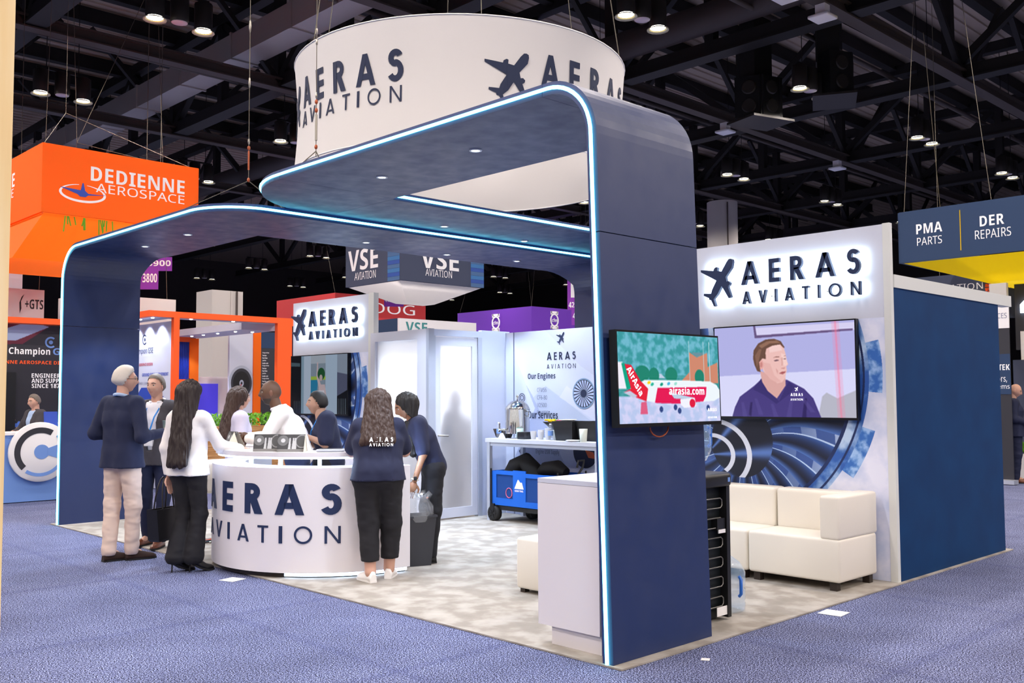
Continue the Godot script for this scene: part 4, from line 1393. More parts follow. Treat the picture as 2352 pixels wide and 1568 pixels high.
func counter() -> void:
	var t := thing("reception_counter", "curved white reception counter with navy lettering and glowing gap under its top", "counter")
	var st := S(true)
	arc_wall(st, CR - 0.3, CR, 0.045, 0.94, -165, 1, 48)
	obj("curved_front", st, M.white_gloss, t)
	st = S(true)
	arc_wall(st, CR - 0.24, CR - 0.05, 0.0, 0.045, -165, 0, 36)
	obj("plinth", st, M.dark_wood, t)
	st = S(true)
	arc_wall(st, CR - 0.42, CR - 0.03, 1.03, 1.07, -160, 2, 48)
	obj("counter_top", st, M.white_gloss, t)
	# light lines: under the top and at the foot
	st = S(true)
	arc_wall(st, CR - 0.07, CR - 0.05, 1.012, 1.028, -150, 1, 40)
	obj("glowing_strip", st, M.counter_glow, t)
	st = S(true)
	arc_wall(st, CR - 0.045, CR - 0.02, 0.015, 0.04, -56, 0, 24)
	obj("glowing_strip", st, M.counter_glow, t)
	for k in 7:
		var a := deg_to_rad(-130.0 + 22.0 * k)
		st = S()
		var c := CC + Vector3(sin(a), 0, cos(a)) * (CR - 0.2)
		bx(st, c + Vector3(0, 0.985, 0), Vector3(0.03, 0.09, 0.03), Basis(Vector3.UP, a))
		obj("stand_off", st, M.grey_frame, t)
		var o := OmniLight3D.new()
		o.name = "strip_light"
		t.add_child(o, true)
		o.position = CC + Vector3(sin(a), 0, cos(a)) * (CR - 0.1) + Vector3(0, 1.0, 0)
		o.light_energy = 0.2
		o.light_color = Color(0.78, 0.88, 1.0)
		o.omni_range = 20.0
		o.omni_attenuation = 2.0
		o.light_size = 0.01
		o.shadow_enabled = true
	var fm := arc_map(CC, CR, 0.0)
	var deg := func(a: float) -> float: return deg_to_rad(a) * CR
	for g in [["A", -115.0, -101.0], ["E", -93.4, -84.6], ["R", -76.3, -66.3], ["A", -60.2, -46.9], ["S", -40.0, -31.0]]:
		letter(g[0], 0.21, fm, deg.call(g[1]), 0.54, deg.call(g[2] - g[1]), 0.262, 0.001, 0.006, M.logo_navy, t, 0.04)
	for g in [["A", -113.5, -106.0], ["V", -101.0, -93.8], ["I", -88.5, -86.8], ["A", -80.8, -73.8], ["T", -68.8, -63.4], ["I", -58.2, -56.6], ["O", -51.3, -43.4], ["N", -38.2, -31.4]]:
		letter(g[0], 0.12, fm, deg.call(g[1]), 0.297, deg.call(g[2] - g[1]), 0.147, 0.001, 0.006, M.logo_navy, t, 0.04)
	# desk calendars, tablet and cards on the top
	var labs := ["desk easel card beside the woman's hand at the left end of the counter", "desk easel card with a grey photograph, in front of the man in white", "desk easel card with a grey photograph, nearest the tablet"]
	var spots := [[-126.0, -0.9, 0.11], [-71.0, 0.0, 0.118], [-56.5, 0.0, 0.122]]
	var im := Image.create(128, 84, false, Image.FORMAT_RGB8)
	im.fill(Color(0.2, 0.2, 0.21))
	iellipse(im, 0.2, 0.35, 0.2, 0.3, Color(0.4, 0.4, 0.4))
	iellipse(im, 0.2, 0.35, 0.08, 0.12, Color(0.75, 0.75, 0.75))
	iellipse(im, 0.88, 0.4, 0.24, 0.38, Color(0.5, 0.5, 0.5))
	iellipse(im, 0.88, 0.4, 0.2, 0.32, Color(0.25, 0.25, 0.25))
	for x in [0.42, 0.55, 0.62]:
		ip(im, [x, 0.2, x + 0.05, 0.2, x + 0.07, 0.85, x - 0.03, 0.85], Color(0.7, 0.7, 0.7))
	ip(im, [0, 0.85, 1, 0.85, 1, 1, 0, 1], Color(0.45, 0.44, 0.43))
	var pm := picture("grey_photo", im, 0.0, 0.5)
	for i in 3:
		var a := deg_to_rad(spots[i][0])
		var d := CC + Vector3(sin(a), 0, cos(a)) * (CR - 0.16) + Vector3(0, 1.071, 0)
		var e := thing("easel_card", labs[i], "desk card", d, deg_to_rad(-44.0) + spots[i][1])
		var w: float = spots[i][2]
		st = S()
		uvquad(st, Vector3(-w, 0.15, -0.02), Vector3(w, 0.15, -0.02), Vector3(w, 0.0, 0.03), Vector3(-w, 0.0, 0.03))
		obj("photograph", st, pm, e)
		st = S()
		prism(st, pv([-0.1, 0.0, 0.03, 0.0, -0.02, 0.15]), flat_map(Vector3(w + 0.004, 0, 0), Vector3(0, 0, -1), Vector3.UP), 0.0, 0.003)
		quad(st, Vector3(-w, 0.15, -0.022), Vector3(-w, 0, -0.1), Vector3(w, 0, -0.1), Vector3(w, 0.15, -0.022))
		obj("easel_back", st, M.card_cream, e)
	var a2 := deg_to_rad(-36.0)
	var tb := thing("tablet", "slim grey tablet lying on the counter top", "tablet", CC + Vector3(sin(a2), 0, cos(a2)) * (CR - 0.19) + Vector3(0, 1.071, 0), deg_to_rad(-44.0))
	st = S(true)
	rbox(st, Vector3(0, 0.012, 0), Vector3(0.24, 0.022, 0.17), 0.01)
	obj("body", st, M.grey_frame, tb)
	st = S()
	bx(st, Vector3(0, 0.0235, 0), Vector3(0.21, 0.001, 0.14))
	obj("glass", st, M.screen_bezel, tb)
	a2 = deg_to_rad(-96.0)
	st = S()
	bx(st, CC + Vector3(sin(a2), 0, cos(a2)) * (CR - 0.14) + Vector3(0, 1.0725, 0), Vector3(0.2, 0.002, 0.14), Basis(Vector3.UP, -0.5))
	tag(obj("leaflet", st, M.bright_white), "white leaflet lying flat on the left part of the counter", "leaflet")
	# bin
	t = thing("waste_bin", "dark grey waste bin with a clear liner beside the counter", "bin", Vector3(1.34, 0, -3.56), deg_to_rad(-20))
	st = S()
	var rings := []
	for q in [[0.115, 0.0], [0.155, 0.44], [0.165, 0.44], [0.165, 0.46], [0.145, 0.46], [0.105, 0.03]]:
		rings.append(PackedVector3Array([Vector3(-q[0], q[1], q[0] * 0.8), Vector3(q[0], q[1], q[0] * 0.8), Vector3(q[0], q[1], -q[0] * 0.8), Vector3(-q[0], q[1], -q[0] * 0.8)]))
	loft(st, rings, false)
	b2(st, Vector3(-0.11, 0.0, -0.09), Vector3(0.11, 0.02, 0.09))
	obj("body", st, M.bin_grey, t)
	st = S(true)
	rings = []
	var prof := [[0.15, 0.4], [0.172, 0.46], [0.165, 0.53], [0.12, 0.6], [0.15, 0.66], [0.1, 0.62]]
	for k in prof.size():
		var ringp := PackedVector3Array()
		for i in 20:
			var a := TAU * i / 20
			var rr: float = prof[k][0] * (1.0 + 0.12 * sin(i * 2.7 + k * 1.9) * (k / 5.0))
			ringp.append(Vector3(cos(a) * rr, prof[k][1] + 0.03 * sin(i * 1.7 + k) * (k / 5.0), -sin(a) * rr * 0.85))
		rings.append(ringp)
	loft(st, rings, false)
	obj("liner", st, M.film, t)
	# shopping bag and low white seat behind the visitors
	t = thing("paper_bag", "glossy silver paper carrier bag standing against the counter", "bag", Vector3(0.02, 0, -5.42), deg_to_rad(20))
	st = S()
	prism(st, pv([-0.055, 0, 0.055, 0, 0.06, 0.38, -0.06, 0.38]), flat_map(Vector3(0, 0, -0.12), Vector3(1, 0, 0), Vector3.UP), 0.0, 0.24)
	obj("body", st, M.silver_paper, t)
	st = S(true)
	tube(st, [Vector3(0.0, 0.38, -0.05), Vector3(0.0, 0.45, -0.03), Vector3(0.0, 0.45, 0.03), Vector3(0.0, 0.38, 0.05)], 0.004, 6)
	obj("handle", st, M.bright_white, t)
	t = thing("bar_stool", "white bar stool seat behind the woman in the white blazer", "stool", Vector3(0.75, 0, -6.3))
	st = S(true)
	rbox(st, Vector3(0, 0.7, 0), Vector3(0.42, 0.34, 0.4), 0.05)
	obj("seat", st, M.leather_cream, t)
	st = S(true)
	rod(st, Vector3(0, 0.02, 0), Vector3(0, 0.56, 0), 0.03, 10)
	obj("pedestal", st, M.chrome, t)
	st = S(true)
	lathe(st, Vector3.ZERO, [[0.2, 0], [0.2, 0.012], [0.03, 0.03]], 20)
	obj("foot", st, M.chrome, t)
	# labels stuck to the floor
	for q in [[Vector3(-0.2, -0.010, -4.14), 0.3, 0.16, "white square label on the blue carpet near the curved counter"], [Vector3(2.22, -0.010, 0.12), 0.1, 0.17, "white square label on the blue carpet near the couch"], [Vector3(0.54, -0.010, 0.19), 0.5, 0.05, "small scrap of white paper on the carpet by the nearest post"]]:
		st = S()
		bx(st, Vector3(0, 0.001, 0), Vector3(q[2], 0.002, q[2]))
		var o := obj("floor_label", st, M.bright_white)
		o.position = q[0]
		o.rotation.y = q[1]
		tag(o, q[3], "label")

func lounge() -> void:
	# couch of two joined blocks
	var t := thing("couch", "cream leather corner couch with a high arm in front of the engine print", "couch")
	var st := S(true)
	rbox(st, Vector3(3.18, 0.24, -0.575), Vector3(0.64, 0.34, 0.83), 0.025)
	obj("base", st, M.leather_cream, t)
	st = S(true)
	rbox(st, Vector3(3.18, 0.24, -1.43), Vector3(0.64, 0.34, 0.86), 0.025)
	obj("base", st, M.leather_cream, t)
	st = S(true)
	rbox(st, Vector3(3.4, 0.565, -0.655), Vector3(0.2, 0.35, 0.64), 0.03)
	obj("backrest", st, M.leather_cream, t)
	st = S(true)
	rbox(st, Vector3(3.4, 0.565, -1.42), Vector3(0.2, 0.35, 0.86), 0.03)
	obj("backrest", st, M.leather_cream, t)
	st = S(true)
	rbox(st, Vector3(3.19, 0.575, -0.245), Vector3(0.66, 0.345, 0.17), 0.025)
	obj("arm", st, M.leather_cream, t)
	for q in [[2.93, -0.24], [3.44, -0.22], [2.93, -0.93], [2.93, -1.07], [2.93, -1.85], [3.44, -1.85]]:
		st = S()
		bx(st, Vector3(q[0], 0.036, q[1]), Vector3(0.06, 0.072, 0.06))
		obj("foot", st, M.dark_wood, t)
	# near white counter beside the post
	t = thing("storage_counter", "white box counter standing behind the nearest navy post", "counter")
	box("body", Vector3(0.1, 0.12, -0.76), Vector3(1.0, 1.0, -0.25), M.white_gloss, t)
	box("top", Vector3(0.1, 1.002, -0.76), Vector3(1.0, 1.03, -0.25), M.white_panel, t)
	box("plinth", Vector3(0.14, 0, -0.68), Vector3(0.96, 0.119, -0.27), M.white_gloss, t)
	t = thing("ottoman", "low cream cube seat behind the white box counter", "seat")
	st = S(true)
	rbox(st, Vector3(1.37, 0.23, -1.76), Vector3(0.5, 0.4, 0.5), 0.025)
	obj("cushion", st, M.leather_cream, t)
	st = S()
	for q in [[1.17, -1.96], [1.57, -1.96], [1.17, -1.56], [1.57, -1.56]]:
		bx(st, Vector3(q[0], 0.016, q[1]), Vector3(0.05, 0.032, 0.05))
	obj("foot", st, M.dark_wood, t)
	# water cooler
	t = thing("water_cooler", "black water cooler behind the nearest post, its condenser grille showing", "water cooler")
	box("side_panel", Vector3(1.12, 0.02, -0.62), Vector3(1.16, 0.93, -0.26), M.black_plastic, t)
	box("side_panel", Vector3(1.46, 0.02, -0.62), Vector3(1.5, 0.93, -0.26), M.black_plastic, t)
	box("back_panel", Vector3(1.16, 0.02, -0.34), Vector3(1.46, 0.93, -0.32), M.cooler_dark, t)
	box("front_panel", Vector3(1.16, 0.02, -0.62), Vector3(1.46, 0.93, -0.58), M.black_plastic, t)
	st = S(true)
	rbox(st, Vector3(1.31, 0.965, -0.44), Vector3(0.4, 0.1, 0.4), 0.03)
	obj("lid", st, M.black_plastic, t)
	st = S(true)
	var pts := []
	for k in 12:
		var y := 0.1 + 0.067 * k
		if k == 7 or k == 8:
			pass
		var x0 := 1.18
		var x1 := 1.44
		if k % 2 == 0:
			pts.append(Vector3(x0, y, -0.285)); pts.append(Vector3(x1 - 0.02, y, -0.285)); pts.append(Vector3(x1, y + 0.015, -0.285))
		else:
			pts.append(Vector3(x1, y - 0.015, -0.285)); pts.append(Vector3(x1 - 0.02, y, -0.285)); pts.append(Vector3(x0, y, -0.285))
	tube(st, pts, 0.0045, 6)
	obj("condenser_coil", st, M.coil_grey, t)
	box("control_box", Vector3(1.36, 0.62, -0.32), Vector3(1.45, 0.7, -0.27), M.black_plastic, t)
	box("label", Vector3(1.37, 0.6, -0.272), Vector3(1.45, 0.625, -0.265), M.bright_white, t)
	box("label", Vector3(1.34, 0.04, -0.272), Vector3(1.46, 0.1, -0.268), M.bright_white, t)
	box("label", Vector3(1.45, 0.95, -0.2395), Vector3(1.475, 0.98, -0.238), M.champ_blue, t)
	water_jug(Vector3(1.31, 1.017, -0.44), true, "upturned clear water bottle on the black cooler")
	water_jug(Vector3(1.72, 0.0, -0.45), false, "clear blue handled water bottle standing on the floor behind the cooler")
	# serving table
	t = thing("serving_table", "high white serving table with grey legs by the printed wall", "table")
	box("top", Vector3(4.0, 0.975, -5.52), Vector3(4.66, 1.02, -3.62), M.white_panel, t)
	for q in [[4.03, -5.47], [4.62, -5.47], [4.03, -3.67], [4.62, -3.67]]:
		st = S()
		bx(st, Vector3(q[0], 0.4875, q[1]), Vector3(0.05, 0.975, 0.05))
		obj("leg", st, M.grey_frame, t)
	box("apron", Vector3(4.012, 0.93, -5.44), Vector3(4.045, 0.975, -3.7), M.grey_frame, t)
	var y := 1.02
	# urn
	t = thing("coffee_urn", "tall polished steel coffee urn with a domed lid", "urn", Vector3(4.3, y, -5.24))
	st = S(true)
	lathe(st, Vector3.ZERO, [[0.155, 0.06], [0.155, 0.36], [0.16, 0.365], [0.15, 0.39], [0.125, 0.43], [0.08, 0.465], [0.02, 0.48]], 28)
	obj("tank", st, M.chrome, t)
	st = S(true)
	lathe(st, Vector3(0, 0.48, 0), [[0.012, 0], [0.008, 0.03], [0.022, 0.045], [0.015, 0.065], [0.001, 0.07]], 12)
	obj("knob", st, M.chrome, t)
	for k in 4:
		var a := PI / 4 + PI / 2 * k
		st = S()
		rod(st, Vector3(cos(a) * 0.15, 0, sin(a) * 0.15), Vector3(cos(a) * 0.14, 0.08, sin(a) * 0.14), 0.014)
		obj("leg", st, M.black_plastic, t)
	st = S(true)
	tube(st, [Vector3(-0.14, 0.11, -0.06), Vector3(-0.22, 0.11, -0.1), Vector3(-0.23, 0.08, -0.1)], 0.014, 8)
	rod(st, Vector3(-0.22, 0.11, -0.1), Vector3(-0.22, 0.19, -0.1), 0.012)
	obj("tap", st, M.chrome, t)
	for s in [-1.0, 1.0]:
		st = S(true)
		tube(st, [Vector3(0, 0.34, s * 0.155), Vector3(0, 0.34, s * 0.2), Vector3(0, 0.28, s * 0.2), Vector3(0, 0.28, s * 0.155)], 0.008, 6)
		obj("side_handle", st, M.chrome, t)
	# bottles
	water_bottle(Vector3(4.22, y, -5.5), M.water_clear, M.champ_blue, 0.2, "small water bottle left of the coffee urn")
	water_bottle(Vector3(4.15, y, -4.52), M.water_clear, M.champ_blue, 0.2, "small water bottle beside the stacked white cups")
	water_bottle(Vector3(4.2, y, -4.44), M.green_glass, M.green_label, 0.19, "small green glass bottle against the black bin")
	# bowls
	for q in [[Vector3(4.35, y, -5.62), 0.09, 0.11, 0.02, "brown paper bowl at the left end of the serving table"], [Vector3(4.3, y, -5.41), 0.07, 0.09, 0.02, "small brown dish beside the urn tap"]]:
		var b := thing("snack_bowl", q[4], "bowl", q[0])
		st = S(true)
		lathe(st, Vector3.ZERO, [[q[1] * 0.5, 0], [q[1] * 0.6, 0.01], [q[1], q[2]], [q[1] * 0.94, q[2]], [q[1] * 0.5, 0.02], [0.001, 0.018]], 16)
		obj("dish", st, M.dark_wood, b)
	var b := thing("sweet_bowl", "long black bowl heaped with yellow and green wrapped sweets", "bowl", Vector3(4.48, y + 0.1, -4.72))
	st = S(true)
	var rr := []
	for q in [[0.08, 0.0], [0.17, 0.07], [0.23, 0.11], [0.22, 0.11], [0.08, 0.02]]:
		rr.append(ring(Vector3(0, q[1], 0), Vector3(q[0] * 0.5, 0, 0), Vector3(0, 0, -q[0]), 18))
	loft(st, rr)
	obj("bowl", st, M.black_plastic, b)
	st = S(true)
	lathe(st, Vector3(0, -0.1, 0), [[0.06, 0], [0.03, 0.02], [0.03, 0.1]], 12)
	obj("stand", st, M.black_plastic, b)
	rng.seed = 5
	for k in 26:
		var c: Material = [M.yellow, M.sweet_green, M.sweet_pink][0 if k < 13 else (1 if k % 3 else 2)]
		st = S(true)
		ball(st, Vector3(rng.randf_range(-0.05, 0.05), 0.11 + rng.randf_range(0, 0.025), -0.19 + 0.0145 * k + rng.randf_range(-0.02, 0.02)), Vector3(0.02, 0.012, 0.026), 6)
		tag_piece(obj("sweet", st, c, b))
	# cups, napkins, bins
	for q in [[4.2, -5.1, 0.045, 0.13, "pale green paper cup in front of the coffee urn", "cup_green"], [4.08, -3.93, 0.05, 0.15, "tall clear cup of stirrers at the right end of the table", "cup_clear"]]:
		st = S(true)
		lathe(st, Vector3.ZERO, [[q[2] * 0.75, 0], [q[2], q[3]], [q[2] * 0.93, q[3]], [q[2] * 0.7, 0.01]], 16)
		var cup := obj("paper_cup", st, M[q[5]])
		cup.position = Vector3(q[0], y, q[1])
		tag(cup, q[4], "cup")
	for i in 6:
		var q := Vector3(4.2 + 0.07 * (i % 2), y, -4.86 + 0.062 * i)
		var hgt: float = [0.1, 0.115, 0.1, 0.13, 0.14, 0.12][i]
		var cs := thing("cup_stack", "stack of white paper cups in the middle of the serving table", "cups", q, 0.0, "white cup stacks")
		for k in 3:
			st = S()
			lathe(st, Vector3(0, (hgt - 0.08) * k / 2.0, 0), [[0.028, 0], [0.038, 0.078], [0.04, 0.08], [0.036, 0.08], [0.03, 0.04]], 16)
			obj("cup", st, M.bright_white, cs)
	for q in [[Vector3(4.17, y, -4.99), Vector3(0.13, 0.09, 0.13), "small black napkin holder on the serving table"]]:
		st = S(true)
		rbox(st, Vector3(0, q[1].y / 2, 0), q[1], 0.01)
		var o := obj("napkin_holder", st, M.black_plastic)
		o.position = q[0]
		tag(o, q[2], "holder")
	st = S()
	prism(st, pv([-0.04, 0, 0.04, 0, 0.005, 0.07, -0.005, 0.07]), flat_map(Vector3(4.08, y, -5.3), Vector3(0.5, 0, 0.86).normalized(), Vector3.UP), -0.04, 0.04)
	tag(obj("tent_card", st, M.bright_white), "white tent card in front of the coffee urn", "card")
	for q in [[Vector3(4.3, y, -4.32), "square black serving bin, the left of two"], [Vector3(4.36, y, -4.0), "square black serving bin, the right of two"]]:
		var s := thing("serving_bin", q[1], "bin", q[0])
		st = S()
		rr = []
		for e in [[0.13, 0.0], [0.15, 0.16], [0.165, 0.23], [0.155, 0.23], [0.12, 0.02]]:
			rr.append(PackedVector3Array([Vector3(-e[0], e[1], e[0]), Vector3(e[0], e[1], e[0]), Vector3(e[0], e[1], -e[0]), Vector3(-e[0], e[1], -e[0])]))
		loft(st, rr)
		obj("body", st, M.black_plastic, s)
	st = S(true)
	lathe(st, Vector3.ZERO, [[0.06, 0], [0.11, 0.015], [0.105, 0.018], [0.05, 0.006]], 20)
	var pl := obj("plate", st, M.bright_white)
	pl.position = Vector3(4.25, y + 0.232, -4.33)
	tag(pl, "white plate lying across the left black serving bin", "plate")
	st = S(true)
	lathe(st, Vector3.ZERO, [[0.06, 0], [0.11, 0.015], [0.105, 0.018], [0.05, 0.006]], 20)
	pl = obj("plate", st, M.bright_white)
	pl.position = Vector3(4.1, y, -4.08)
	tag(pl, "white plate on the table edge in front of the black bins", "plate")
	wagon()

func tag_piece(_o: Node3D) -> void:
	pass

func water_bottle(at: Vector3, m: Material, lab: Material, h: float, label: String) -> void:
	var t := thing("drink_bottle", label, "bottle", at)
	var st := S(true)
	lathe(st, Vector3.ZERO, [[0.028, 0], [0.031, 0.01], [0.031, h * 0.62], [0.026, h * 0.74], [0.013, h * 0.88], [0.013, h * 0.93]], 14)
	obj("body", st, m, t)
	st = S(true)
	lathe(st, Vector3.ZERO, [[0.0318, h * 0.28], [0.0318, h * 0.56]], 14)
	obj("paper_label", st, lab, t)
	st = S(true)
	lathe(st, Vector3.ZERO, [[0.015, h * 0.92], [0.015, h]], 10)
	obj("cap", st, M.bright_white, t)

func water_jug(at: Vector3, flip: bool, label: String) -> void:
	var t := thing("water_bottle", label, "water bottle", at)
	var st := S(true)
	var p := [[0.11, 0.0], [0.135, 0.015], [0.138, 0.06], [0.13, 0.075], [0.138, 0.09], [0.138, 0.16], [0.128, 0.175], [0.138, 0.19], [0.138, 0.28], [0.13, 0.3], [0.1, 0.35], [0.05, 0.385], [0.03, 0.4], [0.03, 0.43]]
	if flip:
		var q := []
		for k in p.size():
			var e: Array = p[p.size() - 1 - k]
			q.append([e[0], 0.43 - e[1]])
		p = q
	lathe(st, Vector3.ZERO, p, 24)
	obj("body", st, M.jug, t)
	st = S(true)
	var sx := 0.125
	var yy := [0.12, 0.14, 0.24, 0.26] if not flip else [0.17, 0.19, 0.29, 0.31]
	var dir := Vector3(-0.2, 0, 0.98) if not flip else Vector3(0.9, 0, 0.45)
	tube(st, [dir * 0.13 + Vector3(0, yy[0], 0), dir * 0.15 + Vector3(0, yy[1], 0), dir * 0.15 + Vector3(0, yy[2], 0), dir * 0.13 + Vector3(0, yy[3], 0)], 0.012, 8)
	obj("handle", st, M.jug_blue, t)

func wagon() -> void:
	var t := thing("folding_wagon", "bright blue folding wagon with black wheels under the serving table", "wagon")
	var x0 := 4.02
	var x1 := 4.5
	var z0 := -5.44
	var z1 := -4.25
	var st := S()
	for a in [[Vector3(x0, 0.2, z0), Vector3(x0 + 0.012, 0.62, z0 + 0.1)], [Vector3(x0, 0.2, z0 + 0.1), Vector3(x0 + 0.012, 0.29, z0 + 0.4)], [Vector3(x0, 0.58, z0 + 0.1), Vector3(x0 + 0.012, 0.63, z0 + 0.4)], [Vector3(x0, 0.2, z0 + 0.4), Vector3(x0 + 0.012, 0.64, z0 + 0.62)], [Vector3(x0, 0.2, z0 + 0.62), Vector3(x0 + 0.012, 0.27, z1)], [Vector3(x0, 0.56, z0 + 0.62), Vector3(x0 + 0.012, 0.61, z1)], [Vector3(x0, 0.2, z1 - 0.08), Vector3(x0 + 0.012, 0.61, z1)]]:
		b2(st, a[0], a[1])
	b2(st, Vector3(x0 + 0.012, 0.2, z0), Vector3(x1, 0.62, z0 + 0.012))
	b2(st, Vector3(x0 + 0.012, 0.2, z1 - 0.012), Vector3(x1, 0.61, z1))
	b2(st, Vector3(x1 - 0.012, 0.2, z0 + 0.012), Vector3(x1, 0.62, z1 - 0.012))
	b2(st, Vector3(x0 + 0.012, 0.2, z0 + 0.012), Vector3(x1 - 0.012, 0.212, z1 - 0.012))
	obj("canvas_body", st, M.wagon_blue, t)
	st = S()
	b2(st, Vector3(x0 + 0.014, 0.29, z0 + 0.1), Vector3(x0 + 0.02, 0.58, z0 + 0.4))
	b2(st, Vector3(x0 + 0.014, 0.27, z0 + 0.62), Vector3(x0 + 0.02, 0.56, z1 - 0.08))
	obj("mesh_pocket", st, M.wagon_mesh, t)
	var f := flat_map(Vector3(x0 - 0.003, 0, z0 + 0.43), Vector3(0, 0, 1), Vector3.UP)
	st = S()
	prism(st, pv([0.0, 0.42, 0.16, 0.42, 0.13, 0.5, 0.1, 0.5, 0.07, 0.53, 0.06, 0.53]), f, 0.0, 0.002)
	obj("mountain_mark", st, M.print_white, t)
	text(t, "OZARK TRAIL", Vector3(x0 - 0.004, 0.395, z0 + 0.51), Vector3(0, 0, 1), Vector3.UP, 0.15, 0.022, M.print_white, true)
	st = S()
	b2(st, Vector3(x0 + 0.02, 0.14, z0 + 0.05), Vector3(x1 - 0.02, 0.19, z1 - 0.05))
	rod(st, Vector3(x0, 0.62, z0), Vector3(x0, 0.62, z0 - 0.0), 0.02)
	for z in [z0 + 0.02, z1 - 0.02]:
		rod(st, Vector3(x0 - 0.012, 0.18, z), Vector3(x0 - 0.012, 0.65, z), 0.012)
		rod(st, Vector3(x1, 0.18, z), Vector3(x1, 0.65, z), 0.012)
	obj("frame", st, M.black_plastic, t)
	for q in [[x0 + 0.02, z0 + 0.05], [x0 + 0.02, z1 - 0.1], [x1 - 0.04, z0 + 0.3], [x1 - 0.04, z1 - 0.1]]:
		st = S(true)
		tube(st, [Vector3(q[0] - 0.04, 0.095, q[1]), Vector3(q[0] - 0.035, 0.095, q[1]), Vector3(q[0] + 0.035, 0.095, q[1]), Vector3(q[0] + 0.04, 0.095, q[1])], [0.075, 0.095, 0.095, 0.075], 20)
		var w := obj("wheel", st, M.rubber, t)
		st = S()
		for k in 5:
			var a := TAU * k / 5
			bx(st, Vector3(q[0] - 0.042, 0.095 + sin(a) * 0.035, q[1] + cos(a) * 0.035), Vector3(0.01, 0.02, 0.06), Basis(Vector3.RIGHT, -a))
		obj("spoke", st, M.black_plastic, w)
		st = S()
		bx(st, Vector3(q[0], 0.17, q[1]), Vector3(0.09, 0.09, 0.06))
		obj("fork", st, M.black_plastic, t)
	st = S(true)
	tube(st, [Vector3(4.2, 0.5, z1 + 0.02), Vector3(4.2, 0.72, z1 + 0.2), Vector3(4.2, 0.8, z1 + 0.22), Vector3(4.1, 0.8, z1 + 0.22), Vector3(4.1, 0.72, z1 + 0.2)], 0.013, 8)
	obj("pull_handle", st, M.black_plastic, t)
	var bag := S(true)
	tube(bag, [Vector3(4.25, 0.5, -5.36), Vector3(4.25, 0.66, -5.2), Vector3(4.25, 0.74, -5.05), Vector3(4.25, 0.62, -4.9), Vector3(4.25, 0.5, -4.85)], [0.1, 0.13, 0.11, 0.12, 0.1], 12)
	tag(obj("backpack", bag, M.cloth_black), "black backpack sticking up out of the blue wagon", "bag")
	bag = S(true)
	tube(bag, [Vector3(4.25, 0.62, -4.8), Vector3(4.25, 0.67, -4.7), Vector3(4.25, 0.69, -4.5), Vector3(4.25, 0.64, -4.36)], [0.05, 0.09, 0.1, 0.06], 12, 0.9)
	tag(obj("shoulder_bag", bag, M.cloth_black), "black shoulder bag lying on the right part of the wagon", "bag")
	st = S(true)
	var lp := []
	for k in 13:
		lp.append(Vector3(4.03, 0.36 + 0.06 * sin(TAU * k / 12), -5.12 + 0.055 * cos(TAU * k / 12)))
	tube(st, lp, 0.006, 6)
	tag(obj("cord_loop", st, M.sweet_pink), "loop of pink cord in the wagon pocket", "cord")

# ---------------------------------------------------------------- neighbouring stands
const RX := Vector3(1, 0, 0)
const RZ := Vector3(0, 0, 1)

func hang_box(t: Node3D, x0: float, x1: float, z0: float, z1: float, y0: float, y1: float, m: Material, m2: Material) -> void:
	# four fabric faces of a hanging sign; z0 is the near face
	box("front_face", Vector3(x0, y0, z0 - 0.05), Vector3(x1, y1, z0), m, t)
	box("side_face", Vector3(x0, y0, z1 + 0.05), Vector3(x0 + 0.05, y1, z0 - 0.051), m2, t)
	box("side_face", Vector3(x1 - 0.05, y0, z1 + 0.05), Vector3(x1, y1, z0 - 0.051), m2, t)
	box("back_face", Vector3(x0, y0, z1), Vector3(x1, y1, z1 + 0.05), m, t)

func funnel(t: Node3D, x0: float, x1: float, z0: float, z1: float, y0: float, y1: float, inset: float, m: Material, called := "underside") -> void:
	var st := S()
	var a := [Vector3(x0, y1, z0), Vector3(x1, y1, z0), Vector3(x1, y1, z1), Vector3(x0, y1, z1)]
	var b := [Vector3(x0 + inset, y0, z0 - inset), Vector3(x1 - inset, y0, z0 - inset), Vector3(x1 - inset, y0, z1 + inset), Vector3(x0 + inset, y0, z1 + inset)]
	for i in 4:
		quad(st, a[i], a[(i + 1) % 4], b[(i + 1) % 4], b[i])
	quad(st, b[0], b[1], b[2], b[3])
	obj(called, st, m, t)

func wires(t: Node3D, list: Array) -> void:
	for q in list:
		var st := S()
		rod(st, q[0], q[1], 0.006, 4)
		obj("hanging_wire", st, M.cable, t)

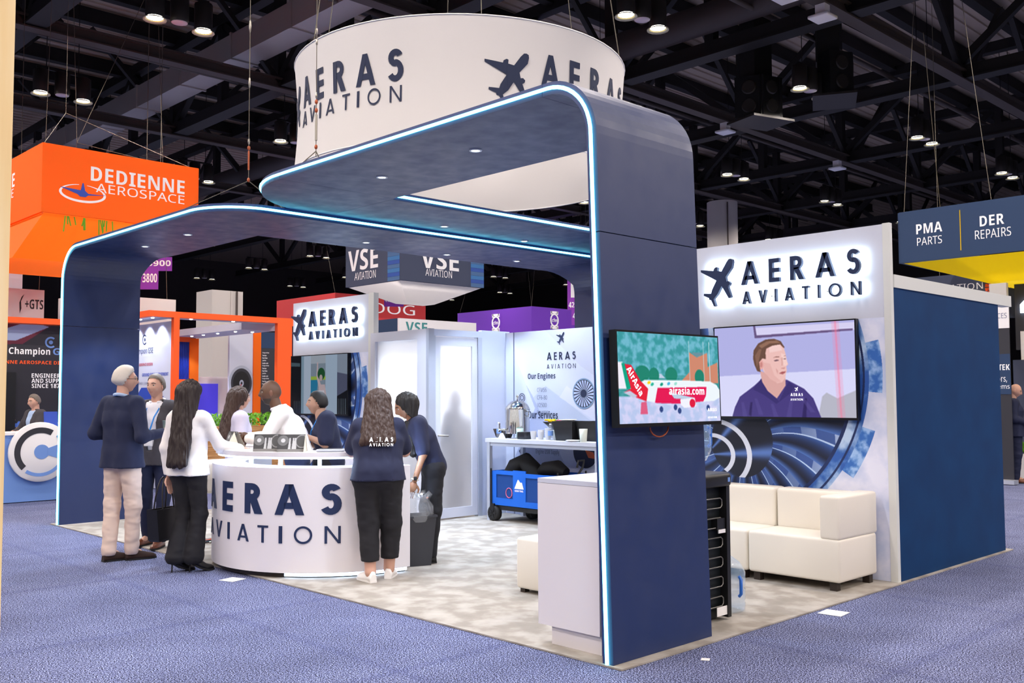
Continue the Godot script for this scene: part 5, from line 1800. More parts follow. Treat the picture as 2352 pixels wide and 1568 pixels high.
func neighbours() -> void:
	# ---- orange hanging sign
	var t := thing("hanging_sign", "big orange box sign hanging at the left with white lettering", "hanging sign")
	hang_box(t, 1.72, 4.75, -15.0, -18.6, 4.95, 6.23, M.orange_fabric, M.orange_fabric)
	var fu := S()
	var fa := [Vector3(1.78, 4.94, -15.06), Vector3(4.7, 4.94, -15.06), Vector3(4.7, 4.94, -18.5), Vector3(1.78, 4.94, -18.5)]
	var fc := [Vector3(1.4, 4.13, -15.5), Vector3(3.2, 4.13, -15.5), Vector3(3.2, 4.13, -18.0), Vector3(1.4, 4.13, -18.0)]
	for i in 4:
		quad(fu, fa[i], fa[(i + 1) % 4], fc[(i + 1) % 4], fc[i])
	quad(fu, fc[0], fc[1], fc[2], fc[3])
	obj("underside", fu, M.orange_fabric, t)
	text(t, "DEDIENNE", Vector3(3.52, 5.79, -14.996), RX, Vector3.UP, 1.86, 0.27, M.print_white, true)
	text(t, "AEROSPACE", Vector3(3.57, 5.535, -14.996), RX, Vector3.UP, 1.76, 0.17, M.print_white, false)
	text(t, "DEDIENNE", Vector3(1.716, 5.79, -17.45), RZ, Vector3.UP, 1.86, 0.27, M.print_white, true)
	text(t, "AEROSPACE", Vector3(1.716, 5.535, -17.45), RZ, Vector3.UP, 1.76, 0.17, M.print_white, false)
	var f := flat_map(Vector3(2.45, 5.38, -14.996), RX, Vector3.UP)
	var st := S()
	for k in 40:
		var a0 := deg_to_rad(100 + 340.0 * k / 40.0)
		var a1 := deg_to_rad(100 + 340.0 * (k + 1) / 40.0)
		var w0 := 0.012 + 0.05 * sin(PI * k / 40.0)
		var w1 := 0.012 + 0.05 * sin(PI * (k + 1) / 40.0)
		var e := Vector2(0.43, 0.17)
		prism(st, PackedVector2Array([Vector2(cos(a0), sin(a0)) * e, Vector2(cos(a1), sin(a1)) * e, Vector2(cos(a1), sin(a1)) * (e - Vector2(w1, w1 * 0.7)), Vector2(cos(a0), sin(a0)) * (e - Vector2(w0, w0 * 0.7))]), f, 0.0, 0.004)
	obj("ring_mark", st, M.print_white, t)
	st = S()
	prism(st, pv([-0.42, 0.08, -0.1, -0.02, -0.05, -0.06, 0.05, -0.06, 0.1, -0.02, 0.45, 0.02, 0.1, 0.01, 0.04, 0.06, 0.01, 0.2, -0.01, 0.2, -0.04, 0.06]), f, 0.004, 0.006)
	obj("airplane_mark", st, M.sign_blue, t)
	wires(t, [[Vector3(1.74, 6.2, -15.05), Vector3(2.6, 7.25, -16.4)], [Vector3(4.7, 6.2, -15.05), Vector3(2.6, 7.25, -16.4)], [Vector3(2.6, 7.25, -16.4), Vector3(2.6, 14.13, -16.4)], [Vector3(3.4, 6.2, -18.5), Vector3(3.4, 7.1, -18)], [Vector3(4.2, 6.2, -15.1), Vector3(3.4, 7.1, -18)], [Vector3(3.4, 7.1, -18), Vector3(3.1, 14.13, -18)], [Vector3(3.4, 7.1, -18), Vector3(6.2, 14.13, -18)]])
	rng.seed = 3
	for x in [2.3, 2.95]:
		st = S()
		for k in 7:
			var p := Vector3(x + rng.randf_range(-0.2, 0.2), 4.92, -14.98)
			rod(st, p, p + Vector3(rng.randf_range(-0.05, 0.05), -rng.randf_range(0.08, 0.3), 0.02), 0.012, 4)
		obj("trailing_plant", st, M.leaf, t)
	# ---- light blue counter with the big round emblem
	t = thing("info_counter", "light blue counter with a big round white emblem at far left", "counter")
	box("front", Vector3(-0.6, 0, -12.7), Vector3(1.6, 1.0, -12.1), M.champ_blue, t)
	box("top", Vector3(-0.62, 1.001, -12.72), Vector3(1.62, 1.04, -12.08), M.bright_white, t)
	var em := S(true)
	f = flat_map(Vector3(0.82, 0.74, -12.1), RX, Vector3.UP)
	prism(em, circle(0, 0, 0.45, 0.45, 48), f, 0.03, 0.07)
	var disc := obj("emblem_disc", em, M.bright_white, t)
	st = S()
	for k in 24:
		var a0 := deg_to_rad(60 + 165.0 * k / 24.0)
		var a1 := deg_to_rad(60 + 165.0 * (k + 1) / 24.0)
		prism(st, PackedVector2Array([Vector2(cos(a0), sin(a0)) * 0.37, Vector2(cos(a1), sin(a1)) * 0.37, Vector2(cos(a1), sin(a1)) * 0.285, Vector2(cos(a0), sin(a0)) * 0.285]), f, 0.07, 0.075)
	obj("dark_arc", st, M.charcoal, disc)
	st = S()
	for k in 24:
		var a0 := deg_to_rad(-125 + 170.0 * k / 24.0)
		var a1 := deg_to_rad(-125 + 170.0 * (k + 1) / 24.0)
		prism(st, PackedVector2Array([Vector2(cos(a0), sin(a0)) * 0.37, Vector2(cos(a1), sin(a1)) * 0.37, Vector2(cos(a1), sin(a1)) * 0.32, Vector2(cos(a0), sin(a0)) * 0.32]), f, 0.07, 0.075)
	prism(st, circle(0.02, 0, 0.11, 0.11, 24), f, 0.07, 0.075)
	prism(st, pv([0.1, -0.05, 0.42, -0.16, 0.42, 0.16, 0.1, 0.05]), f, 0.07, 0.076)
	obj("blue_arc", st, M.champ_blue, disc)
	# ---- dark picture wall behind it
	t = thing("picture_wall", "dark stand wall with white company lettering behind the blue counter", "exhibit wall")
	var im := Image.create(256, 300, false, Image.FORMAT_RGB8)
	im.fill(Color(0.13, 0.13, 0.17))
	ip(im, [0.0, 0.02, 0.75, 0.0, 0.5, 0.14, 0.0, 0.15], Color(0.45, 0.12, 0.22))
	ip(im, [0.0, 0.08, 0.3, 0.07, 0.55, 0.0, 0.7, 0.03, 0.45, 0.12, 0.0, 0.13], Color(0.7, 0.78, 0.92))
	rng.seed = 11
	for k in 260:
		var x := rng.randf()
		var y := rng.randf_range(0.62, 1.0)
		iellipse(im, x, y, 0.022, 0.012, Color(0.1, 0.2, 0.6).lerp(Color(0.4, 0.6, 0.95), rng.randf()), rng.randf_range(-1, 1))
	for k in 40:
		iellipse(im, rng.randf(), rng.randf_range(0.55, 0.9), 0.014, 0.004, Color(0.9, 0.7, 0.5), -0.5)
	var pm := picture("spark_print", im, 0.0, 0.5)
	box("panel", Vector3(0.2, 0, -14.6), Vector3(2.4, 2.9, -14.505), M.charcoal, t)
	st = S()
	uvquad(st, Vector3(0.2, 2.9, -14.5), Vector3(2.4, 2.9, -14.5), Vector3(2.4, 0, -14.5), Vector3(0.2, 0, -14.5))
	obj("print", st, pm, t)
	text(t, "Champion", Vector3(1.42, 2.36, -14.496), RX, Vector3.UP, 0.68, 0.16, M.print_white, true)
	text(t, "GSE", Vector3(1.98, 2.38, -14.496), RX, Vector3.UP, 0.34, 0.12, M.champ_blue, true)
	text(t, "DEDIENNE AEROSPACE DIVISION", Vector3(1.5, 2.18, -14.496), RX, Vector3.UP, 1.5, 0.06, M.orange, true)
	text(t, "ENGINEERED", Vector3(1.76, 1.95, -14.496), RX, Vector3.UP, 0.6, 0.075, M.print_white, true)
	text(t, "AND SUPPORTED", Vector3(1.84, 1.86, -14.496), RX, Vector3.UP, 0.76, 0.075, M.print_white, true)
	text(t, "SINCE 187", Vector3(1.7, 1.77, -14.496), RX, Vector3.UP, 0.47, 0.075, M.print_white, true)
	f = flat_map(Vector3(1.77, 2.54, -14.498), RX, Vector3.UP)
	st = S()
	for g in arc_stroke(Vector2.ZERO, 0.1, 0.1, 50, 310, 0.03, 20):
		prism(st, g, f, 0.0, 0.003)
	prism(st, circle(0.0, 0, 0.035, 0.035, 14), f, 0.0, 0.003)
	obj("round_mark", st, M.champ_blue, t)
	box("orange_rail", Vector3(-0.4, 2.84, -14.7), Vector3(2.5, 2.94, -14.2), M.orange, t)
	box("screen", Vector3(0.9, 1.0, -14.45), Vector3(1.18, 2.0, -14.4), M.screen_bezel, t)
	t = thing("tent_sign", "small blue table sign on the light blue counter", "sign", Vector3(1.02, 1.041, -12.5))
	st = S()
	bx(st, Vector3(0.1, 0.15, 0), Vector3(0.2, 0.3, 0.02), Basis(Vector3.RIGHT, -0.15))
	obj("board", st, M.sign_blue, t)
	# ---- white wall with canopy and orange frame
	t = thing("framed_stand", "open stand of orange frames, white canopy and spotlights", "stand")
	box("white_wall", Vector3(2.95, 0, -13.75), Vector3(3.0, 2.85, -12.2), M.white_panel, t)
	box("orange_post", Vector3(2.93, 0, -12.2), Vector3(3.03, 2.9, -12.1), M.orange, t)
	box("orange_beam", Vector3(2.5, 2.9, -12.2), Vector3(5.2, 3.0, -12.1), M.orange, t)
	box("orange_beam", Vector3(2.5, 2.9, -14.2), Vector3(2.6, 3.0, -12.201), M.orange, t)
	box("soffit", Vector3(2.6, 2.92, -14.2), Vector3(3.1, 2.97, -12.201), M.white_panel, t)
	box("soffit", Vector3(3.101, 2.92, -12.7), Vector3(5.2, 2.97, -12.201), M.white_panel, t)
	box("soffit", Vector3(4.5, 2.8, -15.7), Vector3(5.2, 2.93, -12.701), M.white_panel, t)
	for q in [[2.78, 2.915, -12.6], [2.78, 2.915, -13.1], [2.78, 2.915, -13.6], [3.4, 2.915, -12.45], [4.2, 2.915, -12.45], [4.7, 2.795, -13.3], [4.7, 2.795, -14.0], [4.7, 2.795, -14.6], [4.7, 2.795, -15.1], [5.0, 2.795, -13.2]]:
		st = S(true)
		ball(st, Vector3(q[0], q[1], q[2]), Vector3(0.03, 0.012, 0.03), 10)
		obj("spot_light", st, M.spot_glow, t)
		spot(Vector3(q[0], q[1] - 0.03, q[2]), Vector3(0.12 if q[0] < 3 else 0.0, -1, 0), 1.0, 50.0, 0.06, Color(0.85, 0.88, 1.0), t)
	var R := Vector3(0, 0, 1)
	text(t, "Champion GSE", Vector3(2.946, 2.37, -13.35), R, Vector3.UP, 0.82, 0.13, M.print_navy, false)
	text(t, "A DEDIENNE AEROSPACE DIVISION", Vector3(2.946, 2.14, -13.4), R, Vector3.UP, 0.9, 0.05, M.print_red, true)
	text(t, "GROUND SUPPORT EQUIPMENT", Vector3(2.946, 1.95, -12.85), R, Vector3.UP, 1.05, 0.07, M.sign_blue, true)
	text(t, "POWER | ENERGY", Vector3(2.946, 1.8, -13.3), R, Vector3.UP, 0.5, 0.06, M.print_grey, false)
	f = flat_map(Vector3(2.948, 2.58, -13.3), R, Vector3.UP)
	st = S()
	for g in arc_stroke(Vector2.ZERO, 0.09, 0.09, 40, 320, 0.02, 20):
		prism(st, g, f, 0.0, 0.002)
	prism(st, circle(0.01, 0, 0.03, 0.03, 12), f, 0.0, 0.002)
	obj("round_mark", st, M.print_navy, t)
	st = S()
	prism(st, pv([-0.6, -1.15, 0.8, -1.15, 0.8, -1.0, 0.4, -1.02, 0.2, -0.85, -0.1, -0.85, -0.3, -1.0]), f, 0.0, 0.002)
	obj("vehicle_print", st, M.sign_blue, t)
	# far frame with coloured tubes
	box("orange_post", Vector3(4.86, 0, -15.6), Vector3(5.05, 2.78, -15.5), M.orange_light, t)
	box("orange_rail", Vector3(4.4, 2.7, -15.6), Vector3(4.86, 2.8, -15.5), M.orange, t)
	box("orange_rail", Vector3(4.4, 1.75, -15.6), Vector3(4.86, 1.93, -15.5), M.orange, t)
	box("orange_rail", Vector3(4.4, 0.0, -15.6), Vector3(4.86, 0.2, -15.5), M.orange, t)
	for k in 10:
		st = S(true)
		rod(st, Vector3(4.52 + 0.036 * k, 1.93, -15.55), Vector3(4.52 + 0.036 * k, 2.7, -15.55), 0.019, 8)
		obj("coloured_tube", st, M.tube_red if k < 4 else M.tube_blue, t)
	# picture panel with a wheel
	box("picture_panel", Vector3(5.48, 0, -15.06), Vector3(6.02, 2.95, -15.0), M.white_panel, t)
	f = flat_map(Vector3(5.76, 1.85, -14.998), RX, Vector3.UP)
	for g in [[0.29, 0.37, M.grey_frame, 0.0], [0.24, 0.31, M.charcoal, 0.002], [0.19, 0.25, M.black_plastic, 0.004], [0.05, 0.07, M.grey_frame, 0.006], [0.02, 0.03, M.black_plastic, 0.008]]:
		st = S()
		prism(st, circle(0, 0, g[0], g[1], 32), f, g[3], g[3] + 0.001)
		obj("wheel_print", st, g[2], t)
	st = S()
	prism(st, pv([-0.02, -0.02, -0.1, -0.25, -0.18, -0.34, -0.12, -0.34, -0.06, -0.24, 0.0, -0.02]), f, 0.009, 0.01)
	obj("red_lever_print", st, M.print_red, t)
	box("orange_post", Vector3(6.025, 0, -15.08), Vector3(6.2, 2.95, -14.98), M.orange_light, t)
	box("list_panel", Vector3(6.205, 0, -15.06), Vector3(6.7, 2.95, -15.0), M.charcoal, t)
	box("blue_header", Vector3(6.206, 2.6, -14.999), Vector3(6.7, 2.94, -14.996), M.deep_blue, t)
	for k in 16:
		var w: float = [0.16, 0.1, 0.12, 0.09, 0.14][k % 5]
		var yy := 2.5 - 0.055 * k
		text(t, ["Cargo drive", "Tow bar", "Fuel line", "Jacks", "Loader unit"][k % 5], Vector3(6.24 + w / 2, yy, -14.995), RX, Vector3.UP, w, 0.03, M.print_white, true)
	box("orange_post", Vector3(4.9, 0, -12.2), Vector3(5.2, 2.9, -12.101), M.orange, t)
	box("orange_rail", Vector3(5.2, 1.7, -12.2), Vector3(5.6, 1.82, -12.1), M.orange, t)
	box("orange_beam", Vector3(5.2, 2.86, -12.2), Vector3(5.8, 3.0, -12.1), M.orange, t)
	box("dark_pane", Vector3(5.2, 0.4, -12.19), Vector3(5.6, 2.86, -12.17), M.pane_violet, t)
	box("white_partition", Vector3(5.2, 0, -16.1), Vector3(6.2, 2.0, -16.03), M.bright_white, t)
	box("violet_screen", Vector3(5.15, 1.0, -16.03), Vector3(5.75, 1.85, -16.0), M.screen_violet, t)
	# planter
	t = thing("hedge_planter", "timber planter with a clipped bright green hedge in front of the orange stand", "planter")
	for k in 6:
		box("plank", Vector3(3.3, 0.02 + 0.173 * k, -12.05), Vector3(5.0, 0.19 + 0.173 * k, -11.98), M.timber, t)
	box("liner", Vector3(3.3, 0, -12.5), Vector3(5.0, 1.04, -12.051), M.dark_wood, t)
	st = S()
	rng.seed = 8
	for k in 900:
		var p := Vector3(rng.randf_range(3.3, 5.0), 1.04 + rng.randf_range(0.0, 0.2), rng.randf_range(-12.45, -11.97))
		var a := Vector3(rng.randf_range(-1, 1), rng.randf_range(0.2, 1), rng.randf_range(-1, 1)).normalized()
		var s := a.cross(Vector3(rng.randf(), rng.randf(), 1)).normalized() * 0.02
		var tip := p + a * rng.randf_range(0.05, 0.1)
		quad(st, p, p + a * 0.03 + s, tip, p + a * 0.03 - s)
	var hedge := obj("hedge_leaves", st, M.leaf, t)
	hedge.set_meta("kind", "stuff")
	# ---- white box signs at far left
	t = thing("hanging_sign", "white box sign with dark initials above the dark stand wall", "hanging sign")
	hang_box(t, 1.9, 2.8, -18.0, -19.5, 3.2, 3.83, M.bright_white, M.bright_white)
	wires(t, [[Vector3(2.7, 3.8, -18.03), Vector3(2.9, 14.13, -18.03)]])
	text(t, "+GTS", Vector3(2.6, 3.52, -17.996), RX, Vector3.UP, 0.36, 0.2, M.charcoal, true)
	st = S()
	prism(st, pv([0, 0, 0.03, 0.1, 0.02, 0.25, 0.08, 0.4, 0.03, 0.34, -0.01, 0.22]), flat_map(Vector3(2.32, 3.32, -17.999), RX, Vector3.UP), 0.0, 0.004)
	obj("feather_mark", st, M.charcoal, t)
	t = thing("hanging_sign", "plain white hanging box at the left edge under the orange sign", "hanging sign")
	hang_box(t, 2.0, 2.98, -20.0, -21.5, 3.8, 4.65, M.white_panel, M.white_panel)
	wires(t, [[Vector3(2.1, 4.6, -20.03), Vector3(2.1, 14.13, -20.03)], [Vector3(2.9, 4.6, -20.03), Vector3(2.9, 14.13, -20.03)]])
	t = thing("hanging_sign", "plain white box sign behind the orange frame", "hanging sign")
	hang_box(t, 3.6, 5.7, -18.0, -19.5, 3.2, 3.82, M.white_fabric, M.white_fabric)
	wires(t, [[Vector3(5.5, 3.8, -18.03), Vector3(5.0, 14.13, -18.03)]])
	# ---- slate hanging sign
	t = thing("hanging_sign", "slate grey box sign with white initials hanging beyond the arches", "hanging sign")
	hang_box(t, 10.6, 13.45, -15.9, -18.3, 4.5, 5.95, M.slate, M.slate)
	funnel(t, 10.66, 13.4, -15.96, -18.24, 4.05, 4.49, 0.9, M.white_fabric)
	for q in [[-16.42, -15.92, true], [12.98, 13.45, false]]:
		for k in 14:
			var yb := 4.5 + 0.104 * k
			var cm: Material = M.stripe[k % 4 if k > 6 else 3 + k % 3]
			if q[2]:
				box("stripe", Vector3(10.594, yb, q[0]), Vector3(10.599, yb + 0.1, q[1]), cm, t)
			else:
				box("stripe", Vector3(q[0], yb, -15.899), Vector3(q[1], yb + 0.1, -15.894), cm, t)
	text(t, "VSE", Vector3(10.592, 5.18, -17.5), R, Vector3.UP, 1.35, 0.55, M.print_white, true)
	text(t, "AVIATION", Vector3(10.592, 4.75, -17.4), R, Vector3.UP, 0.95, 0.2, M.print_white, false)
	text(t, "VSE", Vector3(11.9, 5.12, -15.892), RX, Vector3.UP, 1.3, 0.5, M.print_white, true)
	text(t, "AVIATION", Vector3(11.86, 4.76, -15.892), RX, Vector3.UP, 0.9, 0.18, M.print_white, false)
	wires(t, [[Vector3(10.6, 5.95, -18.3), Vector3(10.4, 14.13, -18)], [Vector3(13.4, 5.95, -15.9), Vector3(13.0, 14.13, -16)]])
	t = thing("stand_tower", "white and slate tower block above the store room", "stand")
	box("front_face", Vector3(10.6, 0, -16.0), Vector3(13.2, 3.53, -15.93), M.bright_white, t)
	box("side_face", Vector3(10.6, 0, -18.2), Vector3(10.67, 3.53, -16.001), M.deep_blue, t)
	text(t, "VSE", Vector3(11.15, 3.32, -15.925), RX, Vector3.UP, 0.7, 0.26, M.stripe[1], true)
	# ---- red sign
	t = thing("hanging_sign", "red box sign with white lettering far behind the left logo wall", "hanging sign")
	hang_box(t, 21.6, 27.1, -35.3, -40.6, 5.45, 6.5, M.red, M.red)
	text(t, "DOG", Vector3(25.1, 5.92, -35.29), RX, Vector3.UP, 2.6, 0.5, M.print_white, false)
	wires(t, [[Vector3(21.6, 6.5, -35.3), Vector3(21, 14.13, -37)]])
	# ---- violet sign
	t = thing("hanging_sign", "violet box sign with round white badges far behind the printed wall", "hanging sign")
	hang_box(t, 33.5, 41, -34.0, -40.2, 4.8, 6.5, M.purple, M.purple)
	for q in [[flat_map(Vector3(33.49, 5.75, -36.85), R, Vector3.UP), true], [flat_map(Vector3(35.3, 5.82, -33.99), RX, Vector3.UP), false]]:
		st = S()
		for g in arc_stroke(Vector2.ZERO, 0.34, 0.38, 0, 360, 0.09, 28):
			prism(st, g, q[0], 0.0, 0.02)
		for g in [[-0.26, 0.38, 0.26, 0.5], [-0.26, -0.5, 0.26, -0.38], [-0.3, 0.3, -0.2, 0.5], [0.2, 0.3, 0.3, 0.5], [-0.3, -0.5, -0.2, -0.3], [0.2, -0.5, 0.3, -0.3]]:
			prism(st, pv([g[0], g[1], g[2], g[1], g[2], g[3], g[0], g[3]]), q[0], 0.0, 0.021)
		obj("badge", st, M.print_white, t)
		text(t, "cfm", q[0].call(0, 0, 0.03), R if q[1] else RX, Vector3.UP, 0.42, 0.2, M.print_white, true)
	wires(t, [[Vector3(33.5, 6.5, -34), Vector3(34.5, 14.13, -34)], [Vector3(33.5, 6.5, -40), Vector3(33, 14.13, -36)], [Vector3(33.5, 6.5, -34), Vector3(31.5, 14.13, -33)]])
	# ---- aisle number boards
	for q in [["3900", Vector3(5.95, 4.83, -19.5), 0.62, 0.34, "upper violet aisle board numbered 3900 behind the left post"], ["00/3800", Vector3(5.3, 4.35, -18.8), 0.62, 0.5, "lower violet aisle board numbered 3800, partly behind the left post"], ["4100/4000", Vector3(12.6, 4.33, -18.8), 0.56, 0.38, "violet aisle board numbered 4100/4000 under the slate sign"], ["4200/4300", Vector3(30.25, 6.85, -27.4), 1.35, 2.4, "tall white and violet aisle board numbered 4200/4300"], ["4300/4200", Vector3(30.35, 5.35, -27.2), 1.4, 0.85, "violet aisle board numbered 4300/4200 below the tall one"]]:
		var b := thing("aisle_board", q[4], "aisle board", q[1], deg_to_rad(-40))
		box("board", Vector3(-q[2] / 2, -q[3] / 2, -0.01), Vector3(q[2] / 2, q[3] / 2, 0.01), M.aisle_purple, b)
		text(b, q[0], Vector3(0, 0.02 if q[3] < 2 else -0.95, 0.014), RX, Vector3.UP, q[2] * 0.92, minf(q[3] * 0.42, q[2] * (0.34 if q[2] < 1.0 else 0.2)), M.print_white, true)
		if q[3] > 2:
			box("notice", Vector3(-q[2] * 0.38, -0.6, 0.011), Vector3(q[2] * 0.38, 1.15, 0.016), M.bright_white, b)
			for k in 4:
				box("notice_line", Vector3(-0.3, -0.4 + 0.3 * k, 0.0165), Vector3(0.3, -0.36 + 0.3 * k, 0.018), M.print_grey, b)
		st = S()
		rod(st, Vector3(0, q[3] / 2, 0), Vector3(0, 14.19 - q[1].y, 0), 0.008, 4)
		obj("hanging_wire", st, M.cable, b)
	# ---- blue and yellow sign at the right
	t = thing("hanging_sign", "blue box sign with a yellow underside hanging at the right edge", "hanging sign")
	box("front_face", Vector3(14.0, 4.08, -4.6), Vector3(14.05, 5.06, 1.2), M.deep_blue, t)
	box("side_face", Vector3(14.051, 4.08, -4.65), Vector3(18.0, 5.06, -4.6), M.deep_blue, t)
	st = S()
	var a := [Vector3(14.05, 4.07, -4.55), Vector3(14.05, 4.07, 1.2), Vector3(18, 4.07, 1.2), Vector3(18, 4.07, -4.55)]
	var bq := [Vector3(14.9, 3.66, -3.35), Vector3(14.9, 3.66, 0.3), Vector3(17.2, 3.66, 0.3), Vector3(17.2, 3.66, -3.35)]
	for i in 4:
		quad(st, a[i], a[(i + 1) % 4], bq[(i + 1) % 4], bq[i])
	quad(st, bq[0], bq[1], bq[2], bq[3])
	obj("underside", st, M.yellow, t)
	text(t, "PMA", Vector3(13.995, 4.69, -4.03), R, Vector3.UP, 0.49, 0.19, M.print_white, true)
	text(t, "PARTS", Vector3(13.995, 4.45, -4.03), R, Vector3.UP, 0.47, 0.15, M.print_white, false)
	text(t, "DER", Vector3(13.995, 4.69, -2.9), R, Vector3.UP, 0.42, 0.19, M.print_white, true)
	text(t, "REPAIRS", Vector3(13.995, 4.45, -2.89), R, Vector3.UP, 0.62, 0.16, M.print_white, false)
	box("divider", Vector3(13.994, 4.2, -3.465), Vector3(13.999, 4.95, -3.45), M.yellow, t)
	wires(t, [[Vector3(14.0, 5.06, -4.5), Vector3(14.4, 14.13, -4.0)], [Vector3(14.0, 5.06, -2.9), Vector3(14.4, 14.13, -4.0)], [Vector3(16, 5.06, -4.6), Vector3(14.4, 8.6, -4.2)]])
	# ---- slate sign behind it
	t = thing("hanging_sign", "slate box sign with an orange half fan behind the blue side wall", "hanging sign")
	box("front_face", Vector3(18.0, 3.2, -6.3), Vector3(18.05, 4.25, -4.44), M.slate, t)
	box("front_face", Vector3(18.0, 3.2, -4.43), Vector3(18.05, 4.25, -2.9), M.print_navy, t)
	wires(t, [[Vector3(18.02, 4.2, -5.5), Vector3(18.02, 14.13, -5.5)]])
	text(t, "AVIATION", Vector3(17.995, 3.95, -5.1), R, Vector3.UP, 1.1, 0.14, M.print_white, false)
	text(t, "FTAI AVIATION", Vector3(17.995, 3.9, -3.95), R, Vector3.UP, 0.6, 0.1, M.print_white, true)
	for z in [-4.25, -5.9]:
		st = S()
		f = flat_map(Vector3(17.998, 3.9, z), R, Vector3.UP)
		for k in 8:
			var a0 := deg_to_rad(95 + 22.0 * k)
			prism(st, PackedVector2Array([Vector2(cos(a0), sin(a0)) * 0.1, Vector2(cos(a0), sin(a0)) * 0.26, Vector2(cos(a0 + 0.3), sin(a0 + 0.3)) * 0.26, Vector2(cos(a0 + 0.3), sin(a0 + 0.3)) * 0.1]), f, 0.0, 0.004)
		obj("fan_mark", st, M.orange, t)
	# ---- dark banner stand and white tower at the right edge
	t = thing("banner_stand", "white and black roll up banner standing past the blue side wall", "banner")
	box("sheet", Vector3(13.6, 0.08, -3.4), Vector3(13.62, 2.7, -2.53), M.charcoal, t)
	box("head", Vector3(13.595, 2.7, -3.4), Vector3(13.625, 3.25, -2.53), M.bright_white, t)
	box("base", Vector3(13.5, 0, -3.4), Vector3(13.72, 0.07, -2.5), M.grey_frame, t)
	box("blue_patch", Vector3(13.594, 1.55, -3.4), Vector3(13.599, 2.25, -2.53), M.deep_blue, t)
	text(t, "AMETEK", Vector3(13.592, 2.02, -2.75), R, Vector3.UP, 0.42, 0.1, M.print_white, true)
	text(t, "sensors,", Vector3(13.592, 1.8, -2.77), R, Vector3.UP, 0.36, 0.1, M.print_white, false)
	text(t, "systems", Vector3(13.592, 1.67, -2.74), R, Vector3.UP, 0.38, 0.1, M.print_white, false)
	text(t, "SERVICES", Vector3(13.592, 2.92, -2.77), R, Vector3.UP, 0.42, 0.09, M.print_grey, false)
	t = thing("stand_tower", "white tower panel behind the roll up banner", "stand")
	box("panel", Vector3(14.6, 0, -3.2), Vector3(14.7, 3.6, -2.9), M.bright_white, t)
	t = thing("stand_tower", "dark stand wall at the right edge with a white sign letter", "stand")
	box("panel", Vector3(15.6, 2.4, -3.1), Vector3(15.7, 3.9, 0), M.charcoal, t)
	box("frame", Vector3(15.55, 2.2, -3.0), Vector3(15.6, 2.75, -2.4), M.bright_white, t)
	box("low_wall", Vector3(15.4, 0, -3.1), Vector3(15.5, 2.2, 0), M.slate, t)
	st = S(true)
	tube(st, [Vector3(15.55, 3.1, -2.95), Vector3(15.55, 3.25, -2.95), Vector3(15.55, 3.32, -2.88), Vector3(15.55, 3.32, -2.7)], 0.04, 8)
	obj("sign_letter", st, M.downlight_glow, t)
	t = thing("plant_pot", "white box planter with green leaves behind the man in the dark suit", "planter", Vector3(14.9, 0, -2.75))
	box("pot", Vector3(-0.15, 0, -0.15), Vector3(0.15, 0.45, 0.15), M.bright_white, t)
	st = S()
	for k in 40:
		var d := Vector3(rng.randf_range(-1, 1), rng.randf_range(0.3, 1), rng.randf_range(-1, 1)).normalized()
		var s := d.cross(Vector3.UP).normalized() * 0.04
		quad(st, Vector3(0, 0.45, 0), Vector3(0, 0.45, 0) + d * 0.15 + s, Vector3(0, 0.45, 0) + d * 0.3, Vector3(0, 0.45, 0) + d * 0.15 - s)
	obj("leaves", st, M.leaf, t)
	# ---- pale wooden panel close to the camera
	t = thing("wood_panel", "pale wooden panel edge at the left border of the picture", "panel")
	box("board", Vector3(-4.75, 0, 2.55), Vector3(-4.045, 3.2, 2.6), M.pale_wood, t)

# ---------------------------------------------------------------- people
class Acc:
	var v := PackedVector3Array()
	var n := PackedVector3Array()
	var c := PackedColorArray()
	var i := PackedInt32Array()
	func mesh() -> ArrayMesh:
		var a := []
		a.resize(Mesh.ARRAY_MAX)
		a[Mesh.ARRAY_VERTEX] = v
		a[Mesh.ARRAY_NORMAL] = n
		if c.size() == v.size():
			a[Mesh.ARRAY_COLOR] = c
		a[Mesh.ARRAY_INDEX] = i
		var m := ArrayMesh.new()
		m.add_surface_from_arrays(Mesh.PRIMITIVE_TRIANGLES, a)
		return m

